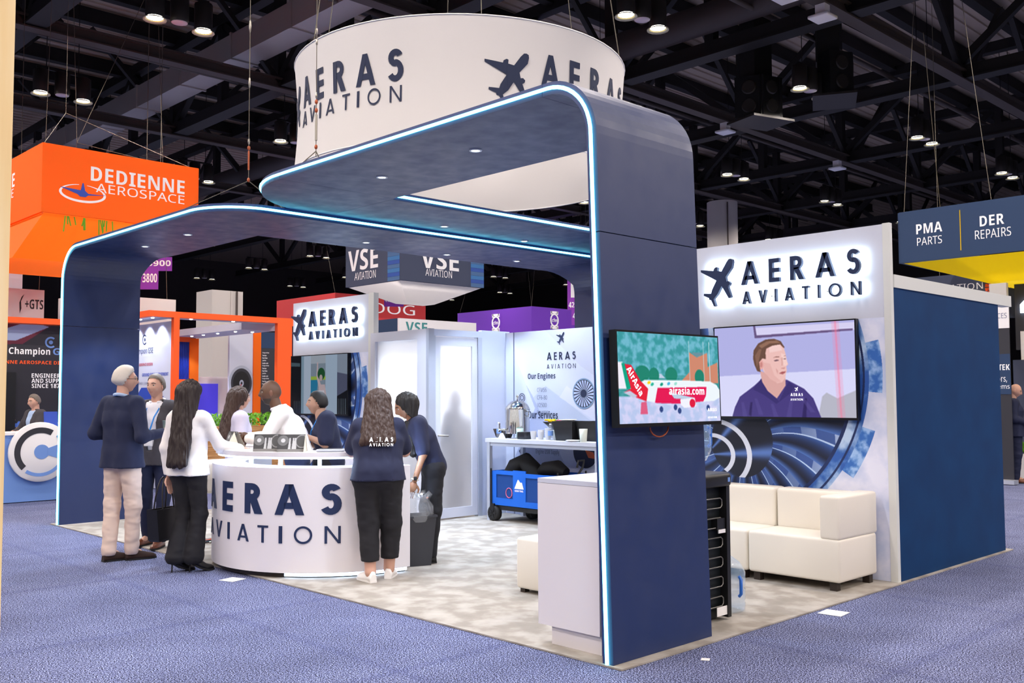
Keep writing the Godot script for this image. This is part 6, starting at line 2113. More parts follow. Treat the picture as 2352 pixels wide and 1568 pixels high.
func flesh(acc: Acc, bones: Array, cell: float, k: float, col: Color, cuts := [], amp := 0.0, streak := Vector3(9, 9, 9), carve := []) -> void:
	# smooth union of tapered capsules [a, b, ra, rb], meshed as surface nets
	var lo := Vector3(INF, INF, INF)
	var hi := -lo
	for b in bones:
		for e in 2:
			var r: float = b[2 + e]
			lo = lo.min(b[e] - Vector3(r, r, r))
			hi = hi.max(b[e] + Vector3(r, r, r))
	lo -= Vector3.ONE * cell * 2.5
	hi += Vector3.ONE * cell * 2.5
	var nx := int((hi.x - lo.x) / cell) + 1
	var ny := int((hi.y - lo.y) / cell) + 1
	var nz := int((hi.z - lo.z) / cell) + 1
	var f := PackedFloat32Array()
	f.resize(nx * ny * nz)
	f.fill(0.2)
	var nxy := nx * ny
	for b in bones:
		var a: Vector3 = b[0]
		var ba: Vector3 = b[1] - a
		var ra: float = b[2]
		var dr: float = b[3] - ra
		var mg: float = maxf(ra, b[3]) + k + cell * 2.0
		var l2 := maxf(ba.length_squared(), 1e-9)
		var blo: Vector3 = (a.min(b[1]) - Vector3.ONE * mg - lo) / cell
		var bhi: Vector3 = (a.max(b[1]) + Vector3.ONE * mg - lo) / cell
		var x0 := maxi(0, int(blo.x))
		var x1 := mini(nx - 1, int(bhi.x) + 1)
		for z in range(maxi(0, int(blo.z)), mini(nz - 1, int(bhi.z) + 1) + 1):
			var pz := lo.z + z * cell - a.z
			for y in range(maxi(0, int(blo.y)), mini(ny - 1, int(bhi.y) + 1) + 1):
				var py := lo.y + y * cell - a.y
				var at := z * nxy + y * nx
				for x in range(x0, x1 + 1):
					var px := lo.x + x * cell - a.x
					var h := clampf((px * ba.x + py * ba.y + pz * ba.z) / l2, 0.0, 1.0)
					var qx := px - ba.x * h
					var qy := py - ba.y * h
					var qz := pz - ba.z * h
					var d := sqrt(qx * qx + qy * qy + qz * qz) - ra - dr * h
					var o := f[at + x]
					var e := k - absf(o - d)
					if e > 0.0:
						f[at + x] = minf(o, d) - e * e / k * 0.25
					elif d < o:
						f[at + x] = d
	for cut in cuts:
		var cn: Vector3 = cut[0]
		var cd: float = cut[1]
		for z in nz:
			for y in ny:
				var at := z * nxy + y * nx
				var base := cn.y * (lo.y + y * cell) + cn.z * (lo.z + z * cell) - cd
				for x in nx:
					var d := base + cn.x * (lo.x + x * cell)
					if d > f[at + x]:
						f[at + x] = d
	if carve.size() > 0:
		# takes away the wedge that lies inside all the planes of carve
		for z in nz:
			for y in ny:
				for x in nx:
					var p := lo + Vector3(x, y, z) * cell
					var e := -INF
					for q in carve:
						e = maxf(e, q[0].dot(p) - q[1])
					if -e > f[z * nxy + y * nx + x]:
						f[z * nxy + y * nx + x] = -e
	var idx := PackedInt32Array()
	idx.resize(nx * ny * nz)
	idx.fill(-1)
	var far := cell * 2.2
	var co := [0, 1, nx, nx + 1, nxy, nxy + 1, nxy + nx, nxy + nx + 1]
	var edges := [[0, 1], [2, 3], [4, 5], [6, 7], [0, 2], [1, 3], [4, 6], [5, 7], [0, 4], [1, 5], [2, 6], [3, 7]]
	var pos := [Vector3(0, 0, 0), Vector3(1, 0, 0), Vector3(0, 1, 0), Vector3(1, 1, 0), Vector3(0, 0, 1), Vector3(1, 0, 1), Vector3(0, 1, 1), Vector3(1, 1, 1)]
	var cells := PackedInt32Array()
	for z in nz - 1:
		for y in ny - 1:
			var at := z * nxy + y * nx
			for x in nx - 1:
				var f0 := f[at + x]
				if f0 > far or f0 < -far:
					continue
				var g := PackedFloat32Array()
				var inside := 0
				for q in 8:
					var s := f[at + x + co[q]]
					g.append(s)
					if s < 0.0:
						inside += 1
				if inside == 0 or inside == 8:
					continue
				var sum := Vector3.ZERO
				var cnt := 0
				for e in edges:
					var s0 := g[e[0]]
					var s1 := g[e[1]]
					if (s0 < 0.0) != (s1 < 0.0):
						sum += pos[e[0]].lerp(pos[e[1]], s0 / (s0 - s1))
						cnt += 1
				var p: Vector3 = lo + (Vector3(x, y, z) + sum / cnt) * cell
				var nn := Vector3(g[1] + g[3] + g[5] + g[7] - g[0] - g[2] - g[4] - g[6], g[2] + g[3] + g[6] + g[7] - g[0] - g[1] - g[4] - g[5], g[4] + g[5] + g[6] + g[7] - g[0] - g[1] - g[2] - g[3]).normalized()
				if amp > 0.0:
					var w := p * streak
					var e0 := fold.get_noise_3dv(w)
					p += nn * e0 * amp
					var gr := Vector3(fold.get_noise_3dv(w + Vector3(0.15, 0, 0)) - e0, fold.get_noise_3dv(w + Vector3(0, 0.15, 0)) - e0, fold.get_noise_3dv(w + Vector3(0, 0, 0.15)) - e0) / 0.15 * streak * amp
					nn = (nn - (gr - nn * gr.dot(nn))).normalized()
				idx[at + x] = acc.v.size()
				acc.v.append(p)
				acc.n.append(nn)
				acc.c.append(col)
				cells.append(at + x)
	for at in cells:
		var x := at % nx
		var y := (at / nx) % ny
		var z := at / nxy
		var s0 := f[at] < 0.0
		if y > 0 and z > 0 and (f[at + 1] < 0.0) != s0:
			face(acc, idx[at], idx[at - nx], idx[at - nx - nxy], idx[at - nxy], s0)
		if x > 0 and z > 0 and (f[at + nx] < 0.0) != s0:
			face(acc, idx[at], idx[at - nxy], idx[at - 1 - nxy], idx[at - 1], s0)
		if x > 0 and y > 0 and (f[at + nxy] < 0.0) != s0:
			face(acc, idx[at], idx[at - 1], idx[at - 1 - nx], idx[at - nx], s0)

func face(acc: Acc, a: int, b: int, c: int, d: int, turned: bool) -> void:
	if a < 0 or b < 0 or c < 0 or d < 0:
		return
	if turned:
		acc.i.append_array(PackedInt32Array([a, c, b, a, d, c]))
	else:
		acc.i.append_array(PackedInt32Array([a, b, c, a, c, d]))

func acc_rings(acc: Acc, rings: Array, col: Color) -> void:
	# rings of points with smooth normals from their centres
	var start := acc.v.size()
	var n: int = rings[0].size()
	for r in rings:
		var m := Vector3.ZERO
		for p in r:
			m += p
		m /= n
		for p in r:
			acc.v.append(p)
			acc.n.append((p - m).normalized())
			acc.c.append(col)
	for k in rings.size() - 1:
		for j in n:
			var a := start + k * n + j
			var b := start + k * n + (j + 1) % n
			acc.i.append_array(PackedInt32Array([a, a + n, b + n, a, b + n, b]))

func acc_tube(acc: Acc, pts: Array, rad: Array, col: Color, seg := 7) -> void:
	var rings := []
	var u := Vector3.ZERO
	for k in pts.size():
		var t: Vector3 = (pts[mini(k + 1, pts.size() - 1)] - pts[maxi(k - 1, 0)]).normalized()
		if u == Vector3.ZERO:
			u = t.cross(Vector3.UP if absf(t.y) < 0.9 else Vector3.RIGHT).normalized()
		var w := t.cross(u).normalized()
		u = w.cross(t).normalized()
		rings.append(ring(pts[k], u * rad[k], w * rad[k], seg))
	var e: Vector3 = pts[-1] + (pts[-1] - pts[-2]).normalized() * rad[-1] * 0.7
	rings.append(ring(e, u * rad[-1] * 0.3, u.cross((pts[-1] - pts[-2]).normalized()) * -rad[-1] * 0.3, seg))
	acc_rings(acc, rings, col)

func acc_ball(acc: Acc, c: Vector3, b: Basis, col: Color, seg := 10) -> void:
	var start := acc.v.size()
	var n := maxi(5, seg / 2 + 1)
	for k in n + 1:
		var a := -PI / 2 + PI * k / n
		for j in seg:
			var d := Vector3(cos(a) * cos(TAU * j / seg), sin(a), -cos(a) * sin(TAU * j / seg))
			acc.v.append(c + b * d)
			acc.n.append((b.inverse().transposed() * d).normalized())
			acc.c.append(col)
	for k in n:
		for j in seg:
			var a := start + k * seg + j
			var q := start + k * seg + (j + 1) % seg
			if b.determinant() < 0.0:
				acc.i.append_array(PackedInt32Array([a, q + seg, a + seg, a, q, q + seg]))
			else:
				acc.i.append_array(PackedInt32Array([a, a + seg, q + seg, a, q + seg, q]))

func head_point(d: Vector3) -> Vector3:
	var p := Vector3(d.x * 0.077, d.y * 0.12, d.z * 0.098)
	if d.y < 0.0:
		var s := smoothstep(0.0, 1.0, -d.y)
		p.x *= 1.0 - 0.3 * s
		if d.z < 0.0:
			p.z *= 1.0 - 0.45 * s
		else:
			p.z *= 1.0 - 0.04 * s
	if d.z > 0.0:
		var x := p.x
		var y := p.y
		p.z += 0.024 * exp(-pow(x / 0.014, 2.0)) * exp(-pow((y + 0.022) / 0.020, 2.0))
		p.z += 0.013 * exp(-pow(x / 0.010, 2.0)) * exp(-pow((y - 0.008) / 0.026, 2.0))
		p.z -= 0.010 * exp(-pow((absf(x) - 0.034) / 0.016, 2.0)) * exp(-pow((y - 0.012) / 0.014, 2.0))
		p.z += 0.005 * exp(-pow((y - 0.036) / 0.012, 2.0)) * exp(-pow(x / 0.05, 2.0))
		p.z += 0.008 * exp(-pow(x / 0.024, 2.0)) * exp(-pow((y + 0.062) / 0.011, 2.0))
		p.z += 0.012 * exp(-pow(x / 0.026, 2.0)) * exp(-pow((y + 0.1) / 0.018, 2.0))
		p.z += 0.004 * exp(-pow((absf(x) - 0.045) / 0.02, 2.0)) * exp(-pow((y + 0.02) / 0.025, 2.0))
	return p

func head_grid(acc: Acc, at: Vector3, b: Basis, col: Callable, grow: Callable) -> void:
	var nl := 30
	var nm := 40
	var start := acc.v.size()
	var pts := PackedVector3Array()
	var keep := []
	for k in nl + 1:
		var la := -PI / 2 + PI * k / nl
		for j in nm:
			var lo := TAU * j / nm
			var d := Vector3(cos(la) * sin(lo), sin(la), cos(la) * cos(lo))
			var g: float = grow.call(d)
			keep.append(g > -0.5)
			pts.append(head_point(d) + d * maxf(g, 0.0))
			acc.c.append(col.call(d, pts[-1]))
	for k in nl + 1:
		for j in nm:
			var i := k * nm + j
			var du := pts[k * nm + (j + 1) % nm] - pts[k * nm + (j + nm - 1) % nm]
			var dv := pts[mini(k + 1, nl) * nm + j] - pts[maxi(k - 1, 0) * nm + j]
			var n := du.cross(dv)
			if n.length() < 1e-9:
				n = pts[i]
			n = n.normalized()
			acc.v.append(at + b * pts[i])
			acc.n.append(b.orthonormalized() * n)
	for k in nl:
		for j in nm:
			var a := k * nm + j
			var q := k * nm + (j + 1) % nm
			if keep[a] and keep[q] and keep[a + nm] and keep[q + nm]:
				acc.i.append_array(PackedInt32Array([start + a, start + a + nm, start + q + nm, start + a, start + q + nm, start + q]))

func make_head(acc: Acc, at: Vector3, b: Basis, skin: Color, beard: Color, brow: Color) -> void:
	var lip := skin.lerp(Color(0.5, 0.12, 0.1), 0.45)
	head_grid(acc, at, b, func(d: Vector3, p: Vector3) -> Color:
		if beard.a > 0.0 and d.y < -0.42 and d.z > -0.1 and not (absf(p.x) < 0.022 and p.y > -0.075 and p.y < -0.05):
			return Color(beard, 1)
		if d.z > 0.6 and absf(p.y + 0.062) < 0.008 and absf(p.x) < 0.024:
			return lip
		return skin, func(_d: Vector3) -> float: return 0.0)
	for s in [-1.0, 1.0]:
		acc_ball(acc, at + b * Vector3(s * 0.076, -0.005, -0.008), b * Basis(Vector3.UP, s * 0.35) * Basis.from_scale(Vector3(0.009, 0.032, 0.019)), skin.lerp(Color(0.5, 0.2, 0.15), 0.12), 10)
		acc_ball(acc, at + b * Vector3(s * 0.032, 0.010, 0.078), b * Basis.from_scale(Vector3(0.013, 0.0075, 0.009)), Color(0.42, 0.4, 0.38), 10)
		acc_ball(acc, at + b * Vector3(s * 0.032, 0.010, 0.0845), b * Basis.from_scale(Vector3(0.006, 0.0065, 0.004)), Color(0.02, 0.012, 0.008), 8)
		acc_tube(acc, [at + b * Vector3(s * 0.016, 0.030, 0.094), at + b * Vector3(s * 0.034, 0.036, 0.088), at + b * Vector3(s * 0.052, 0.028, 0.072)], [0.004, 0.0045, 0.003], brow, 5)

func hand(acc: Acc, w: Vector3, dir: Vector3, palm: Vector3, side: float, curl: float, skin: Color) -> void:
	# dir runs along the fingers, palm is where the palm faces, side is +1 when the thumb lies along dir x palm
	dir = dir.normalized()
	palm = (palm - dir * palm.dot(dir)).normalized()
	var x := dir.cross(palm).normalized() * side
	acc_ball(acc, w + dir * 0.045, Basis(x * 0.042, palm * 0.017, dir * 0.055), skin, 12)
	for k in 4:
		var off := 0.030 - 0.02 * k
		var ln: float = [0.072, 0.08, 0.075, 0.06][k]
		var p := w + dir * 0.088 + x * off
		var pts := [p]
		var d := dir
		var rad := [0.0095]
		for j in 3:
			var a := curl * (0.5 + 0.35 * j)
			d = (d * cos(a) + palm * sin(a)).normalized()
			p += d * ln * [0.45, 0.32, 0.25][j]
			pts.append(p)
			rad.append([0.009, 0.0085, 0.007][j])
		acc_tube(acc, pts, rad, skin, 7)
	var t0 := w + dir * 0.03 + x * 0.036
	acc_tube(acc, [t0, t0 + (x * 0.7 + dir * 0.7 + palm * 0.2) * 0.036, t0 + (x * 0.6 + dir * 1.3 + palm * (0.3 + curl * 0.3)) * 0.045], [0.012, 0.011, 0.008], skin, 7)

func shoe(parent: Node3D, heel: Vector3, yaw: float, length: float, m: Material, sole: Material, rise := 0.0, called := "shoe") -> void:
	var b := Basis(Vector3.UP, yaw)
	var st := S(true)
	var rings := []
	for q in [[0.0, 0.03, 0.06, 0.0], [0.04, 0.036, 0.085, 0.0], [0.25, 0.036, 0.09, 0.0], [0.45, 0.042, 0.075, 0.0], [0.7, 0.046, 0.055, 0.0], [0.9, 0.036, 0.04, 0.0], [1.0, 0.012, 0.022, 0.0]]:
		var y0: float = 0.012 + rise * (1.0 - smoothstep(0.1, 0.65, q[0]))
		var rp := PackedVector3Array()
		for k in 10:
			var a := PI * k / 9.0
			rp.append(heel + b * Vector3(cos(a) * q[1], y0 + sin(a) * q[2], q[0] * length))
		rings.append(rp)
	loft(st, rings)
	obj(called, st, m, parent)
	st = S()
	rings = []
	for q in [[-0.01, 0.03], [0.1, 0.037], [0.45, 0.043], [0.75, 0.047], [0.92, 0.037], [1.02, 0.01]]:
		var y0: float = rise * (1.0 - smoothstep(0.1, 0.65, q[0]))
		rings.append(PackedVector3Array([heel + b * Vector3(-q[1], y0, q[0] * length), heel + b * Vector3(-q[1], y0 + 0.016, q[0] * length), heel + b * Vector3(q[1], y0 + 0.016, q[0] * length), heel + b * Vector3(q[1], y0, q[0] * length)]))
	loft(st, rings)
	if rise > 0.0:
		rod(st, heel + b * Vector3(0, 0, 0.02), heel + b * Vector3(0, rise + 0.01, 0.025), 0.006)
	obj("sole", st, sole, parent)

func joints(over: Dictionary, s: float) -> Dictionary:
	var j := {"pelvis": Vector3(0, 0.95, 0), "chest": Vector3(0, 1.27, 0.0), "neck": Vector3(0, 1.46, -0.015), "head": Vector3(0, 1.62, 0.02),
		"ls": Vector3(0.18, 1.405, -0.01), "rs": Vector3(-0.18, 1.405, -0.01), "le": Vector3(0.23, 1.12, -0.04), "re": Vector3(-0.23, 1.12, -0.04), "lw": Vector3(0.24, 0.87, 0.04), "rw": Vector3(-0.24, 0.87, 0.04),
		"lh": Vector3(0.085, 0.92, 0), "rh": Vector3(-0.085, 0.92, 0), "lk": Vector3(0.1, 0.5, 0.02), "rk": Vector3(-0.1, 0.5, 0.02), "la": Vector3(0.1, 0.085, -0.02), "ra": Vector3(-0.1, 0.085, -0.02)}
	for k in over:
		j[k] = over[k]
	for k in j:
		j[k] *= s
	return j

func torso_bones(j: Dictionary, g: float, wide: float) -> Array:
	var side: Vector3 = (j.ls - j.rs).normalized()
	var sh: Vector3 = (j.ls + j.rs) * 0.5
	var o := []
	for s in [-1.0, 1.0]:
		var se: Vector3 = j.ls if s > 0 else j.rs
		o.append([sh + side * s * 0.03, se - side * s * 0.03, 0.075 + g, 0.062 + g])
		o.append([j.chest + side * s * 0.065 * wide, j.pelvis + side * s * 0.06 * wide, 0.108 * wide + g, 0.108 * wide + g])
		o.append([sh + side * s * 0.08 - Vector3(0, 0.05, 0), j.chest + side * s * 0.065 * wide, 0.085 + g, 0.108 * wide + g])
	o.append([sh - Vector3(0, 0.03, 0), j.pelvis, 0.085 + g, 0.11 * wide + g])
	return o

func arm_bones(j: Dictionary, g: float, until: float, wide := 1.0) -> Array:
	# sleeves down to a share of the whole arm (1 = wrist)
	var o := []
	for q in [["ls", "le", "lw"], ["rs", "re", "rw"]]:
		var a: Vector3 = j[q[0]]
		var b: Vector3 = j[q[1]]
		var c: Vector3 = j[q[2]]
		if until <= 0.5:
			o.append([a, a.lerp(b, until * 2.0), 0.056 * wide + g, 0.05 * wide + g])
		else:
			o.append([a, b, 0.056 * wide + g, 0.045 * wide + g])
			o.append([b, b.lerp(c, (until - 0.5) * 2.0), 0.045 * wide + g, 0.033 + g])
	return o

func leg_bones(j: Dictionary, g: float, wide: float, until := 1.0, flare := 0.0) -> Array:
	var o := []
	for q in [["lh", "lk", "la"], ["rh", "rk", "ra"]]:
		var c: Vector3 = j[q[2]]
		var k: Vector3 = j[q[1]]
		var e: Vector3 = k.lerp(c, until)
		o.append([j[q[0]], k, 0.088 * wide + g, 0.058 * wide + g])
		o.append([k, e, 0.058 * wide + g, 0.045 * wide + g + flare])
	o.append([j.lh, j.rh, 0.1 * wide + g, 0.1 * wide + g])
	o.append([j.pelvis + Vector3(0.05, 0, 0) * wide, j.pelvis - Vector3(0.05, 0, 0) * wide, 0.1 * wide + g, 0.1 * wide + g])
	return o

func person(label: String, at: Vector3, heading: float, s: float, over: Dictionary, look: Dictionary) -> Node3D:
	var t := thing("person", label, "person", at, deg_to_rad(heading))
	var j := joints(over, s)
	var wide: float = look.get("wide", 1.0)
	var lwide: float = look.get("leg_wide", wide)
	var skin: Color = look.skin
	var hb := Basis.from_euler(Vector3(deg_to_rad(look.get("nod", 0.0)), deg_to_rad(look.get("turn", 0.0)), deg_to_rad(look.get("tilt", 0.0)))) * Basis.from_scale(Vector3.ONE * minf(s * 1.02, 1.02))
	# body
	var acc := Acc.new()
	var bones := torso_bones(j, -0.012, wide)
	bones.append_array(arm_bones(j, -0.008, 1.0, wide))
	bones.append_array(leg_bones(j, -0.012, lwide, 1.0))
	bones.append([j.neck - Vector3(0, 0.05, 0), j.head + hb * Vector3(0, -0.05, -0.02), 0.06, 0.055])
	for q in ["la", "ra"]:
		bones.append([j[q], j[q] + Vector3(0, -0.03, 0.1), 0.034, 0.03])
	flesh(acc, bones, 0.016, 0.03, skin)
	make_head(acc, j.head, hb, skin, look.get("beard", Color(0, 0, 0, 0)), look.get("brow", Color(0.02, 0.015, 0.01)))
	for q in [["lw", "le", 1.0], ["rw", "re", -1.0]]:
		var d: Vector3 = (j[q[0]] - j[q[1]]).normalized()
		var hd: Vector3 = look.get(q[0] + "_dir", d)
		var pl: Vector3 = look.get(q[0] + "_palm", Vector3(-q[2], -0.2, 0.0))
		hand(acc, j[q[0]] + d * 0.01, hd, pl, q[2] * -1.0 if look.get("flip", false) else q[2], look.get("curl", 0.45), skin)
	put("body", acc.mesh(), M.skin, t)
	# clothes
	if look.has("shirt"):
		acc = Acc.new()
		flesh(acc, torso_bones(j, 0.0, wide), 0.013, 0.035, Color.WHITE, [[Vector3(0, -1, 0), -j.pelvis.y - 0.02]])
		put("shirt", acc.mesh(), M[look.shirt], t)
	if look.has("top"):
		acc = Acc.new()
		bones = torso_bones(j, look.get("top_grow", 0.016), wide)
		bones.append_array(arm_bones(j, look.get("sleeve_grow", 0.012), look.get("sleeve", 1.0), wide))
		var cuts: Array = [[Vector3(0, -1, 0), -look.get("hem", 0.86) * s]]
		if look.has("skirt"):
			for sg in [-1.0, 1.0]:
				bones.append([j.pelvis + Vector3(sg * 0.06 * wide, 0, 0), Vector3(sg * 0.075 * wide, look.hem * s - 0.1, j.pelvis.z), 0.115 * wide + 0.02, 0.13 * wide + 0.03])
		var wedge := []
		if look.get("open", false):
			var kx := Vector3(1, -0.13, 0)
			wedge = [[kx, 0.03 - 0.13 * s], [Vector3(-1, -0.13, 0), 0.03 - 0.13 * s], [Vector3(0, 0, -1), -j.pelvis.z - 0.03], [Vector3(0, -1, 0), -0.97 * s]]
		flesh(acc, bones, 0.011, 0.035, Color.WHITE, cuts, look.get("fold", 0.006), Vector3(8, 5, 8), wedge)
		put(look.get("top_name", "jacket"), acc.mesh(), M[look.top], t)
	if look.has("legs"):
		acc = Acc.new()
		flesh(acc, leg_bones(j, look.get("leg_grow", 0.014), lwide, look.get("cuff", 1.0), look.get("flare", 0.004)), 0.011, 0.03, Color.WHITE, [[Vector3(0, -1, 0), -look.get("cuff_y", 0.055)], [Vector3(0, 1, 0), look.hem * s + 0.02 if look.has("skirt") else j.pelvis.y + 0.05]], look.get("leg_fold", 0.006), Vector3(6, 11, 6))
		put("trousers", acc.mesh(), M[look.legs], t)
	# hair
	if look.has("short"):
		acc = Acc.new()
		var line: float = look.get("hairline", 0.35)
		head_grid(acc, j.head, hb, func(_d: Vector3, _p: Vector3) -> Color: return Color.WHITE, func(d: Vector3) -> float:
			var lim := lerpf(-0.42, line, smoothstep(-0.35, 0.75, d.z))
			if d.y < lim:
				return -1.0
			return 0.004 + look.get("volume", 0.012) * smoothstep(lim, lim + 0.35, d.y) + 0.0025 * fold.get_noise_3dv(d * 40.0))
		put("hair", acc.mesh(), M[look.short], t)
	if look.has("strands"):
		acc = Acc.new()
		bones = []
		var h: Vector3 = j.head
		bones.append([h + hb * Vector3(0, 0.03, -0.02), h + hb * Vector3(0, 0.0, -0.035), 0.103, 0.098])
		for q in look.strands:
			# [start, end, r0, r1] in head axes at the start, in body axes at the end
			bones.append([h + hb * q[0], q[1] * s, q[2], q[3]])
		var fn: Vector3 = (hb * Vector3(0, -0.35, 1)).normalized()
		var wedge := [[-fn, -fn.dot(h) - look.get("fringe", 0.05)], [Vector3(0, -1, 0), -h.y + 0.14]]
		flesh(acc, bones, 0.009, 0.03, Color.WHITE, [], 0.010, Vector3(42, 3.2, 42), wedge)
		put("hair", acc.mesh(), M[look.strands_mat], t)
	# shoes
	if look.has("shoe"):
		for q in [["la", look.get("lyaw", 8.0)], ["ra", look.get("ryaw", -8.0)]]:
			var yaw := deg_to_rad(q[1])
			var heel: Vector3 = Vector3(j[q[0]].x, at.y * 0.0, j[q[0]].z) - Basis(Vector3.UP, yaw) * Vector3(0, 0, 0.055)
			shoe(t, heel, yaw, look.get("foot", 0.285), M[look.shoe], M[look.get("sole", "rubber")], look.get("heel", 0.0))
	if look.has("lanyard"):
		var st := S(true)
		var n: Vector3 = j.neck
		var c: Vector3 = j.chest
		var fz: float = look.get("lz", 0.135) * wide
		for sg in [-1.0, 1.0]:
			tube(st, [n + Vector3(0, 0.02, -0.075), n + Vector3(sg * 0.065, 0.015, -0.02), n + Vector3(sg * 0.075, -0.03, 0.055), c + Vector3(sg * 0.055, 0.04, fz), c + Vector3(sg * 0.005, -0.13, fz + 0.012)], 0.0075, 6, 0.5)
		obj("lanyard", st, M[look.lanyard], t)
		if look.get("badge", false):
			st = S(true)
			rbox(st, c + Vector3(0, -0.2, fz + 0.014), Vector3(0.09, 0.12, 0.006), 0.003)
			obj("badge", st, M.bright_white, t)
	if look.get("collar", "") != "":
		var st := S(true)
		var n: Vector3 = j.neck
		var pts := []
		for k in 13:
			var a := TAU * (k / 12.0) * 0.86 + TAU * 0.07 + PI / 2 - PI / 2
			pts.append(n + Vector3(sin(a) * 0.072, 0.012 - 0.035 * cos(a) * 0.6, cos(a) * 0.068 - 0.0))
		tube(st, pts, 0.017, 6, 1.0)
		obj("collar", st, M[look.collar], t)
	return t

func long_hair(low: float, back: float, spread: float, n: int, r: float) -> Array:
	var o := []
	for k in n:
		var u := -1.0 + 2.0 * k / (n - 1)
		o.append([Vector3(u * 0.06, 0.03, -0.05 - 0.02 * (1 - absf(u))), Vector3(u * spread, low + 0.02 * sin(k * 2.3), back - 0.02 * (1 - absf(u))), 0.05, r])
	return o

func people() -> void:
	fold.seed = 3
	fold.frequency = 1.0
	fold.fractal_octaves = 2
	var pale := Color(0.62, 0.36, 0.27)
	var tan := Color(0.50, 0.29, 0.20)
	var brown := Color(0.33, 0.165, 0.095)
	var dark := Color(0.115, 0.055, 0.032)
	# man in the navy blazer
	person("grey haired man in navy blazer and beige trousers, seen from behind", Vector3(-0.47, -0.011, -5.84), 112, 1.07,
		{"re": Vector3(-0.29, 1.11, -0.06), "rw": Vector3(-0.27, 1.14, 0.2), "le": Vector3(0.27, 1.14, -0.07), "lw": Vector3(0.15, 1.1, 0.18), "la": Vector3(0.05, 0.085, -0.09), "ra": Vector3(-0.08, 0.085, 0.05), "lk": Vector3(0.09, 0.5, -0.02), "rk": Vector3(-0.1, 0.5, 0.04)},
		{"skin": pale, "top": "navy_wool", "hem": 0.83, "skirt": true, "legs": "beige_cotton", "short": "hair_grey", "hairline": 0.6, "volume": 0.024, "shoe": "brown_suede", "ryaw": -30.0, "lyaw": -20.0, "turn": -38.0, "brow": Color(0.3, 0.28, 0.25), "lanyard": "lanyard_blue", "curl": 0.8, "rw_palm": Vector3(0.6, 0, 0.2), "leg_fold": 0.008, "collar": "shirt_blue", "wide": 1.08})
	var glasses := thing("eyeglasses", "thin rimmed glasses worn by the grey haired man in the blazer", "glasses", Vector3(-0.47, -0.011, -5.84), deg_to_rad(112))
	var gs := S(true)
	var hb := Basis(Vector3.UP, deg_to_rad(-38.0))
	var hc := Vector3(0, 1.62, 0.02) * 1.07
	for sg in [-1.0, 1.0]:
		var lp := []
		for k in 13:
			lp.append(hc + hb * (Vector3(sg * 0.034 + 0.024 * cos(TAU * k / 12), 0.008 + 0.018 * sin(TAU * k / 12), 0.108)))
		tube(gs, lp, 0.002, 5)
		rod(gs, hc + hb * Vector3(sg * 0.058, 0.012, 0.108), hc + hb * Vector3(sg * 0.084, 0.01, -0.01), 0.002, 5)
	rod(gs, hc + hb * Vector3(-0.01, 0.01, 0.11), hc + hb * Vector3(0.01, 0.01, 0.11), 0.002, 5)
	obj("frame", gs, M.black_plastic, glasses)
	var cup := thing("paper_cup", "pale green paper cup held by the man in the navy blazer", "cup", Vector3(-0.47, -0.011, -5.84) + Basis(Vector3.UP, deg_to_rad(112)) * Vector3(-0.27, 1.235, 0.30))
	var st := S(true)
	lathe(st, Vector3.ZERO, [[0.03, -0.02], [0.043, 0.1], [0.046, 0.1], [0.04, 0.1], [0.027, -0.01]], 16)
	obj("cup", st, M.cup_green, cup)
	# man in the grey suit
	person("smiling man in dark grey jacket and white shirt with blue lanyard", Vector3(0.12, 0.001, -6.42), -52, 1.03,
		{"la": Vector3(0.1, 0.085, 0.06), "ra": Vector3(-0.12, 0.085, -0.1), "le": Vector3(0.25, 1.13, -0.06), "re": Vector3(-0.25, 1.13, -0.06), "lw": Vector3(0.24, 0.88, 0.05), "rw": Vector3(-0.22, 0.9, 0.08)},
		{"skin": pale, "top": "grey_wool", "open": true, "shirt": "shirt_white", "hem": 0.82, "skirt": true, "legs": "navy_wool", "short": "hair_salt", "hairline": 0.66, "shoe": "brown_leather", "turn": -8.0, "brow": Color(0.09, 0.07, 0.06), "lanyard": "lanyard_blue", "badge": true, "collar": "shirt_white", "lz": 0.15})
	# woman in the white blazer
	person("woman with long dark wavy hair in white blazer and black trousers, from behind", Vector3(-0.29, -0.011, -4.81), 118, 0.985,
		{"rs": Vector3(-0.165, 1.39, 0.0), "ls": Vector3(0.165, 1.39, 0.0), "re": Vector3(-0.25, 1.14, 0.12), "rw": Vector3(-0.30, 1.10, 0.36), "le": Vector3(0.22, 1.12, -0.03), "lw": Vector3(0.2, 0.88, -0.02), "lk": Vector3(0.06, 0.52, 0.03), "rk": Vector3(-0.1, 0.52, 0.04), "la": Vector3(0.08, 0.14, -0.06), "ra": Vector3(-0.07, 0.14, 0.0)},
		{"skin": pale, "top": "white_wool", "hem": 0.87, "skirt": true, "fold": 0.008, "top_grow": 0.014, "legs": "black_cotton", "strands_mat": "hair_dark", "strands": long_hair(0.98, -0.17, 0.09, 9, 0.02), "shoe": "black_leather", "heel": 0.075, "foot": 0.24, "ryaw": -35.0, "lyaw": -25.0, "turn": 10.0, "flare": 0.035, "cuff_y": 0.075, "rw_palm": Vector3(0, -1, 0), "rw_dir": Vector3(-0.2, -0.05, 1), "curl": 0.12, "wide": 0.92})
	# tote bag
	var tote := thing("tote_bag", "black tote bag held by the woman in the white blazer", "bag", Vector3(-0.29, -0.011, -4.81) + Basis(Vector3.UP, deg_to_rad(118)) * Vector3(0.24, 0, -0.02), deg_to_rad(118))
	st = S()
	var rings := []
